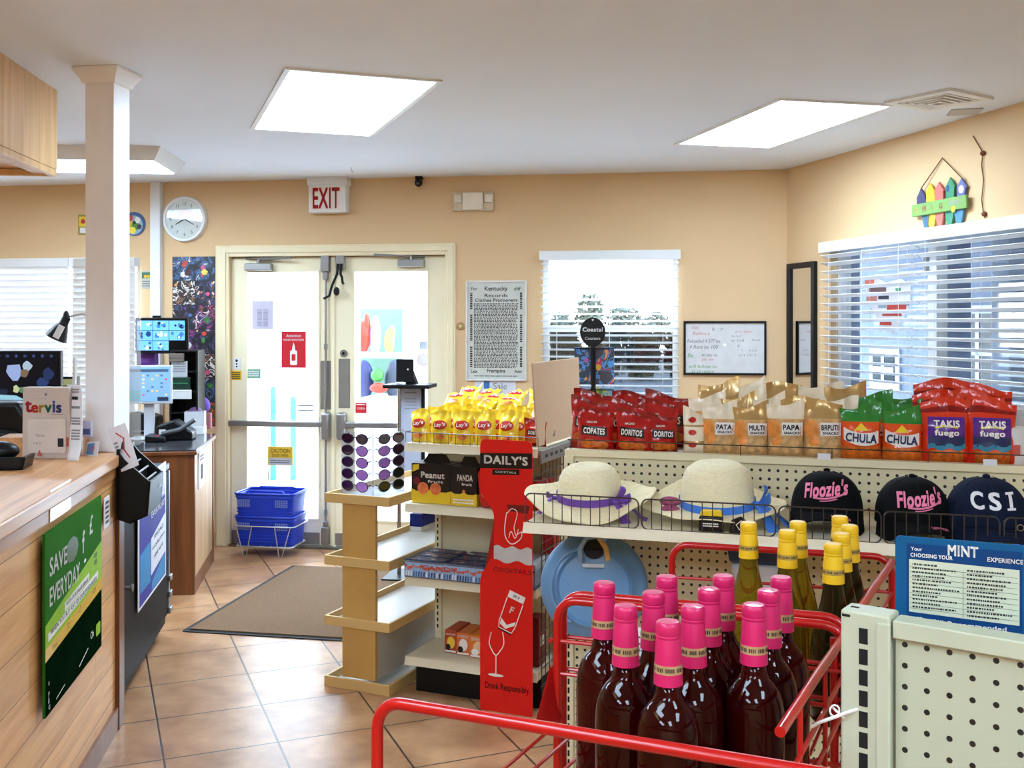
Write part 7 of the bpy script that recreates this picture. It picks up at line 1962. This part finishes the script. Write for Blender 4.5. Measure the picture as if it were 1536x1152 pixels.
# ================================================================== wine rack
ZRAIL = 1.10; ZB = .895; ZCAP = 1.195
def onz(px, py, z): 
    Y = FOC*(CZ-z)/(py-HY); return Vector(((px-CX)/FOC*Y, Y))
A = onz(836, 899, ZRAIL); B = onz(1268, 940, ZRAIL); C_ = onz(1008, 816, ZRAIL); D_ = onz(1338, 836, ZRAIL); E_ = onz(1170, 1098, ZRAIL); F_ = onz(566, 1050, ZRAIL)
t = thing('wine_rack', 'red tubular wire wine rack holding the pink and yellow capped bottles', 'rack', (A.x, A.y, 0))
O = Vector((A.x, A.y))
def v3(p, z): return (p.x-O.x, p.y-O.y, z)
def lerp(a, b, k): return a+(b-a)*k
def hoop(a, b, ztop, zbot, r=.0072, rad=.035, name='rail_hoop'):
    """an upside-down U between two floor points"""
    pts = [v3(a, zbot)]; d = (b-a); n = d.normalized()
    for i in range(7):
        q = R(90)*i/6; pts.append(v3(a+n*(rad-rad*math.cos(q)), ztop-rad+rad*math.sin(q)))
    for i in range(7):
        q = R(90)*i/6; pts.append(v3(b-n*(rad-rad*math.sin(q)), ztop-rad+rad*math.cos(q)))
    pts.append(v3(b, zbot))
    m = MB(red_paint); m.tube(pts, r, 12); m.build(name, t, sharp=60)
off = Vector((.008, .018))
hoop(A, B, ZRAIL, .45); hoop(A+off*1.3, B+off*1.6, ZRAIL+.004, .45)
hoop(C_, D_, ZRAIL, .45)
m = MB(red_paint); m.tube([v3(B, ZRAIL-.012), v3(lerp(B,E_,.5), ZRAIL-.004), v3(E_, ZRAIL)], .0066, 12); m.build('side_rail', t)
m = MB(red_paint); m.tube([v3(D_, ZRAIL-.01), v3(lerp(D_,B,.5), ZRAIL-.006), v3(B+off, ZRAIL-.01)], .0075, 12); m.build('side_rail', t)
G_ = onz(800, 1089, ZRAIL); dirF = (G_-F_).normalized(); F2 = F_+dirF*.62
hoop(F_, F2, ZRAIL, .6, .0076, .034, 'front_hoop')
# lower wires
m = MB(red_paint)
for z in (1.03, .975):
    for a, b_ in ((A, B), (A+off*1.3, B+off*1.6)): m.tube([v3(lerp(a,b_,-.02), z), v3(lerp(a,b_,1.02), z)], .0035, 8)
    m.tube([v3(A-Vector((.012,-.0)), z), v3(A+off*1.5, z)], .004, 8)
for z in (1.03, .975):
    m.tube([v3(C_, z), v3(D_, z)], .0035, 8); m.tube([v3(D_, z), v3(B, z)], .0035, 8); m.tube([v3(B, z), v3(E_, z)], .0035, 8)
for k in range(1, 8):
    p = lerp(B, E_, k/8); m.tube([v3(p, ZB-.01), v3(p, ZRAIL-.004)], .0035, 8) if k in (3, 6) else None
for p in (B+Vector((-.014,.01)), B+Vector((.016,.014)), B+Vector((.03,.03))): m.tube([v3(p, .45), v3(p, ZRAIL-.02)], .0065, 10)
m.build('wires', t)
# floors and legs
m = MB(red_paint); front = [E_-Vector((.02,.02)), E_-(B-A)*.98-Vector((.02,.02))]
for k in range(12):
    a = lerp(A, B, k/11); b_ = lerp(front[1], front[0], k/11); m.tube([v3(a, ZB-.006), v3(b_, ZB-.006)], .003, 6)
for a, b_ in ((A,B),(front[1],front[0])): m.tube([v3(a, ZB-.010), v3(b_, ZB-.010)], .004, 6)
for k in range(12):
    a = lerp(C_, D_, k/11); b_ = lerp(lerp(A,B,.35), B+off, k/11); m.tube([v3(a, ZB-.006), v3(b_, ZB-.006)], .003, 6)
m.tube([v3(C_, ZB-.010), v3(D_, ZB-.010)], .004, 6)
m.build('wire_shelf', t)
for k, p in enumerate((A, B, C_, D_, front[0], front[1])):
    m = MB(red_paint); m.tube([v3(p, .04), v3(p, .46 if k < 4 else ZB-.008)], .008, 8); m.build('leg', t)
    m = MB(black_rubber); q = v3(p, .02); m.cyl((q[0]-.008,q[1],q[2]),(q[0]+.008,q[1],q[2]),.02,n=14); m.build('caster', t)
m = MB(M('sheet_red',(186,26,24),.35)); p0 = A+Vector((-.012,-.004)); m.add([v3(p0, ZRAIL-.02*0-.11), v3(p0+Vector((-.03,-.05)), .9), v3(p0+Vector((.02,.0)), .9)], [(0,1,2)]); m.add([v3(p0+Vector((.003,.003)), ZRAIL-.11), v3(p0+Vector((-.027,-.047)), .9), v3(p0+Vector((.023,.003)), .9)], [(0,1,2)])
m.build('corner_plate', t)
# white card in the rack
p = onz(985, 1000, 1.06)
t = thing('price_card', 'white card with fine print standing among the pink capped bottles', 'card', (lerp(A,B,.34).x, lerp(A,B,.34).y-.012, ZB), R(-18))
MB(white_paper).box(-.03,.035,-.0012,0,.0,.175).build('card', t); MB(grey_ink).lines(-.024,.03,.1,.165,6,-.002,seed=7,fill=.3).build('lettering', t)

# ================================================================== bottles
def liquid(name, rgb, dark, trans, rough=.03):
    m = M(name, rgb, rough, 0, .35, var=0, trans=trans, ior=1.34); return m
rose = liquid('rose_wine_glass', (70,7,8), 0, .75); rose_d = liquid('rose_wine_deep', (84,16,16), 0, .6)
olive = liquid('olive_wine_glass', (150,128,30), 0, .85); olive_d = liquid('olive_wine_deep', (60,46,14), 0, .75)
cap_p = M('capsule_pink',(198,28,90),.42,var=.03,coat=.2); cap_y = M('capsule_yellow',(232,184,28),.42,var=.03,coat=.2)
band_p = M('capsule_band_tan',(176,140,96),.5,var=.15,scale=60); band_y = M('capsule_band_brown',(170,136,60),.5,var=.15,scale=60)
def bottle_meshes(kind):
    H = ZCAP-ZB
    if kind == 'p':
        r = .0405; prof = [(r*.9,.0),(r,.006),(r,H-.155),(r*.985,H-.140),(r*.93,H-.126),(r*.82,H-.114),(r*.66,H-.104),(r*.5,H-.097),(.0170,H-.088),(.0150,H-.078)]
        cl, tp = .078, .0152; bz = (.052, .063)
    else:
        r = .0385; prof = [(r*.9,.0),(r,.006),(r,H-.20),(r*.98,H-.178),(r*.9,H-.155),(r*.76,H-.130),(r*.6,H-.108),(r*.5,H-.092),(.0172,H-.078),(.0158,H-.068)]
        cl, tp = .066, .0150; bz = (.042, .051)
    g = MB(rose if kind == 'p' else (olive if kind == 'y' else olive_d)); g.lathe(prof+[(1e-5,H-.066)], 40)
    g0 = g.mesh('bottle_glass', 60)
    c = MB(cap_p if kind == 'p' else cap_y)
    c.lathe([(.0185,H-cl),(.0172,H-cl+.03),(tp+.0004,H-.022),(tp,H-.0205),(tp+.0007,H-.0195),(tp+.0007,H-.017),(tp,H-.0162),(tp+.0006,H-.0154),(tp+.0006,H-.006),(tp,H-.002),(tp-.002,H),(1e-5,H+.0004)], 32)
    c0 = c.mesh('capsule', 40)
    b = MB(band_p if kind == 'p' else band_y); b.lathe([(.0180,H-bz[1]),(.0175,H-bz[0])], 32); 
    b.mat(ink)
    for k in range(46):
        if k % 5 == 4: continue
        a = 2*PI*k/46; a2 = a+2*PI/46*.6; zz0, zz1 = H-bz[1]+.003, H-bz[0]-.003; q = .01825
        b.add([(q*math.cos(a),q*math.sin(a),zz0),(q*math.cos(a2),q*math.sin(a2),zz0),(q*.985*math.cos(a2),q*.985*math.sin(a2),zz1),(q*.985*math.cos(a),q*.985*math.sin(a),zz1)], [(0,1,2,3)])
    b0 = b.mesh('capsule_band', 40)
    return g0, c0, b0
BM = {k: bottle_meshes(k) for k in 'pyd'}
pink = [(910,872),(941,906),(1005,926),(997,885),(1025,864),(1047,906),(1064,881),(1071,863),(1110,897),(1138,884),(1163,865)]
yel = [(1123,781),(1181,793),(1197,780),(1250,813),(1263,797),(1274,786),(1260,772)]
pos = [onz(x, y+2, ZCAP) for x, y in pink+yel]
for it in range(60):
    for i in range(len(pos)):
        for j in range(i):
            d = pos[i]-pos[j]; L_ = d.length; mn = .0825
            if L_ < mn: pos[i] += d/L_*(mn-L_)*.5; pos[j] -= d/L_*(mn-L_)*.5
plab = ['pink capped bottle standing alone at the rack end nearest the red sign', 'pink capped bottle at the front of the row beside the lone end bottle', 'pink capped bottle at the very front of the rack, nearest of all',
 'pink capped bottle second from the front in the row beside the lone end bottle', 'pink capped bottle at the rear of the row beside the lone end bottle', 'pink capped bottle right behind the very front one', 'pink capped bottle third from the front in the middle row',
 'pink capped bottle at the rear of the middle row', 'pink capped bottle at the front of the row along the red side rail', 'pink capped bottle in the middle of the row along the red side rail', 'pink capped bottle at the rear of the row along the red side rail']
ylab = ['yellow capped pale olive bottle nearest the straw hats, standing alone', 'front yellow capped bottle of the middle pair in the rear bin', 'rear yellow capped bottle of the middle pair in the rear bin', 'yellow capped dark bottle nearest the cream pegboard upright', 'yellow capped dark bottle second from the pegboard upright', 'yellow capped dark bottle third from the pegboard upright, at the rear', 'yellow capped bottle deepest in the rear bin, only its cap showing']
for i, p in enumerate(pos):
    k = 'p' if i < 11 else ('y' if i-11 in (0,1,2) else 'd')
    lab = plab[i] if i < 11 else ylab[i-11]
    b = thing('wine_bottle', lab, 'wine bottle', (p.x, p.y, ZB), rd.uniform(0,6), 'pink capped wine bottles' if i < 11 else 'yellow capped wine bottles')
    for nm, me in zip(('bottle', 'capsule', 'neck_band'), BM[k]):
        o = bpy.data.objects.new(nm, me); COL.objects.link(o); o.parent = b

# ================================================================== nearest pegboard unit
ZP = 1.21
greyc = M('pegboard_frame',(182,184,158),.42,var=.03,scale=6)
peg2 = pegboard('pegboard_grey_cream', (176,178,152), .0254, .0035)
t = fthing(PF, 'pegboard_unit', 'pale grey green pegboard gondola end close by with a slotted upright', 'gondola', 0, 0, 0)
MB(peg2).box(.002, .62, .004, .012, .12, ZP-.02).build('pegboard_panel', t)
MB(greyc).box(.0, .62, -.004, .03, ZP-.022, ZP).build('top_rail', t, bevel=.002)
MB(greyc).box(-.062, -.002, -.006, .034, 0, ZP+.004).build('upright', t, bevel=.003)
MB(greyc).box(.62, .66, -.006, .034, 0, ZP+.004).build('upright', t, bevel=.003)
MB(greyc).box(-.018, -.001, -.010, -.005, 0, ZP-.004).build('upright_flange', t, bevel=.002)
m = MB(M('slot_black',(20,18,16),.8)); z = ZP-.034
while z > .2: m.box(-.039,-.0285,-.0068,-.0058,z,z+.019); z -= .0255
m.build('slots', t)
m = MB(M('slot_black',(20,18,16),.8)); m.box(-.06,-.05,-.0066,-.0058,ZP-.004,ZP-.001); m.box(-.055,-.045,.01,.016,ZP+.0035,ZP+.0045); m.build('corner_gap', t)
MB(greyc).box(.0, .62, .0, .4, .0, .12).build('base', t); MB(greyc).box(.0, .62, .034, .36, ZP-.30, ZP-.288).build('rear_shelf', t)
# sign
q = P(1343, 939, 1.31); MF = Frame(q.x, q.y, R(-24))
W = .157; Hh = .112; zb = ZP-.022
t = fthing(MF, 'info_sign', 'blue framed information card clipped behind the near pegboard', 'sign', 0, 0, zb)
sb = M('sign_blue',(10,78,120),.6,spec=.2,var=.06)
MB(sb).prism(rrect(0,W,-.012,Hh,.006), -.003, .001).build('card', t, bevel=.0008)
MB(M('sign_blue_dark',(10,56,104),.5,spec=.2)).decal([(W*.085,.006),(W*.92,.006),(W*.92,Hh*.98-.006),(W*.085,Hh*.98-.006)], -.0032).build('inner_frame', t)
MB(M('sign_panel',(190,194,170),.6,spec=.1)).decal([(W*.105,Hh*.16),(W*.90,Hh*.13),(W*.90,Hh*.73),(W*.105,Hh*.75)], -.0036).build('panel', t)
d = MB(WHT); yy = -.0038
d.text('MINT', W*.5, Hh*.885, yy, w=W*.22, h=Hh*.12, bold=.05).text('CHOOSING YOUR', W*.27, Hh*.80, yy, w=W*.31, h=Hh*.045, bold=.03).text('Your', W*.16, Hh*.87, yy, h=Hh*.04).text('EXPERIENCE', W*.8, Hh*.82, yy, w=W*.25, h=Hh*.05, bold=.02)
d.text('NOTE', W*.15, Hh*.09, yy, h=Hh*.04, bold=.02).text('BREAK', W*.3, Hh*.08, yy, h=Hh*.04, bold=.02).text('Recommended', W*.6, Hh*.075, yy, w=W*.42, h=Hh*.045, bold=.02)
d.build('lettering', t)
d = MB(ink)
d.lines(W*.13,W*.48,Hh*.2,Hh*.72,12,yy-.0002,seed=15,fill=.42,margin=.5,wmin=.015,wmax=.06); d.lines(W*.53,W*.87,Hh*.16,Hh*.70,12,yy-.0002,seed=17,fill=.42,margin=.5,wmin=.015,wmax=.06)
d.mat(M('rule_grey',(110,124,110),.6))
for k in range(9): z = Hh*(.2+.058*k); d.decal([(W*.11,z),(W*.89,z-Hh*.025),(W*.89,z-Hh*.02),(W*.11,z+Hh*.005)], yy-.0001)
d.decal([(W*.5,Hh*.15),(W*.504,Hh*.15),(W*.504,Hh*.66),(W*.5,Hh*.66)], yy-.0001)
d.build('fine_print', t)
# zip ties
def zt(px, py, Y): p = P(px, py, Y); return (p.x, p.y, p.z)
t = thing('zip_tie', 'long white zip tie from the red rack to the slotted upright', 'zip tie', zt(1308,1056,1.275))
o = Vector(t.location); rel = lambda px, py, Y: tuple(Vector(zt(px,py,Y))-o)
m = MB(M('nylon_white',(232,230,226),.4)); m.tube([rel(1308,1056,1.272),rel(1290,1062,1.27),rel(1262,1072,1.275),rel(1228,1084,1.29),rel(1218,1090,1.3)], .0022, 6); m.tube([rel(1308,1056,1.272),rel(1285,1052,1.285),rel(1276,1046,1.29)], .0016, 6); m.build('strap', t)
m = MB(M('nylon_white',(232,230,226),.4)); m.box(-.003,.003,-.003,.003,-.003,.003); m.build('head', t)
t = thing('zip_tie', 'short looped white zip tie hanging on the red rack below the long one', 'zip tie', zt(1306,1080,1.275))
o = Vector(t.location)
m = MB(M('nylon_white',(232,230,226),.4)); m.tube([rel(1306,1080,1.272),rel(1285,1082,1.275),rel(1266,1076,1.28),rel(1254,1066,1.285),rel(1250,1062,1.29)], .0017, 6); c = rel(1252,1066,1.285); m.tube([(c[0]+.006*math.cos(2*PI*i/12), c[1], c[2]+.007*math.sin(2*PI*i/12)) for i in range(12)], .0012, 6, True); m.build('strap', t)
m = MB(M('nylon_white',(232,230,226),.4)); m.box(-.003,.003,-.003,.003,-.003,.003); m.build('head', t)
# blue bag at the edge
q = P(1533, 925, 1.42)
t = thing('plastic_bag', 'crumpled blue and clear plastic bag behind the blue framed card', 'bag', (q.x, q.y, ZP-.288), R(-30))
m = MB(M('bag_blue_film',(90,110,200),.2,var=.5,scale=25,coat=.5))
def bagf(u, v):
    a = 2*PI*u; r_ = .05*(math.sin(PI*min(.98,max(.02,v)))**.5); n = noise.noise(Vector((math.cos(a)*2,math.sin(a)*2,v*5)))*.02
    return ((r_+n)*math.cos(a), (r_+n)*.7*math.sin(a), v*.34)
m.grid(bagf, 30, 20); m.build('film', t, sharp=70)
m = MB(WHT); m.tube([(-.02,-.04,.26),(.0,-.05,.29),(.02,-.045,.27)], .003, 5); m.build('tie', t)
# ================================================================== print, seams and fittings belong to the part they sit on
ON = {'lettering': 'sheet card board screen box body panel face print_sheet topper label side_panel', 'print': 'sheet card board box body pack lettering', 'picture': 'screen backing',
      'camera_views': 'screen', 'menu_buttons': 'screen', 'logo': 'body', 'fine_print': 'panel', 'embroidery': 'crown', 'seams': 'crown', 'side_logo': 'crown', 'button': 'crown',
      'bill_stitching': 'bill', 'bill_lettering': 'bill', 'slots': 'upright', 'neck_band': 'capsule', 'ribbon': 'crown', 'bow_loop': 'bow_knot', 'bow_tail': 'bow_knot', 'knob': 'front_panel',
      'hinge': 'front_panel', 'lid': 'body', 'rim': 'shell', 'vent_slots': 'shell', 'ribs': 'shell', 'tape': 'body', 'colour_bands': 'board', 'colour_panels': 'sheet', 'buttons': 'sheet',
      'clip': 'bowl', 'ridge': 'bowl', 'handle_lining': 'handle', 'latch': 'body', 'lever': 'body', 'receipt': 'body', 'cutter': 'body', 'key': 'body', 'flap': 'body', 'price_tag': 'top_rail',
      'band_slots': 'top_band', 'edge_strip': 'body front_panel', 'magnet': 'board', 'numerals': 'face', 'logo_panel': 'face', 'hands': 'face', 'screws': 'board', 'cup_drawing': 'board',
      'wine_glass_drawing': 'board', 'pouch_drawing': 'board', 'maroon_patch': 'board', 'painted_dots': 'rail', 'tag': 'body', 'corner_gap': 'upright', 'upright_flange': 'upright', 'pegs': 'panels'}
def base(n): return n.split('.')[0]
I4 = Matrix.Identity(4)
kidmap = {}
for o in list(COL.objects):
    if o.parent and o.parent.parent is None: kidmap.setdefault(o.parent.name, []).append(o)
for root, ks in kidmap.items():
    for o in ks:
        for want in ON.get(base(o.name), '').split():
            p = next((k for k in ks if base(k.name) == want and k is not o), None)
            if p and p.parent.name == root and p.matrix_basis == I4 and o.matrix_basis == I4 and not [c for c in ks if c.parent == o] and sum(1 for c in ks if c.parent.name == root) > 2:
                o.parent = p; break
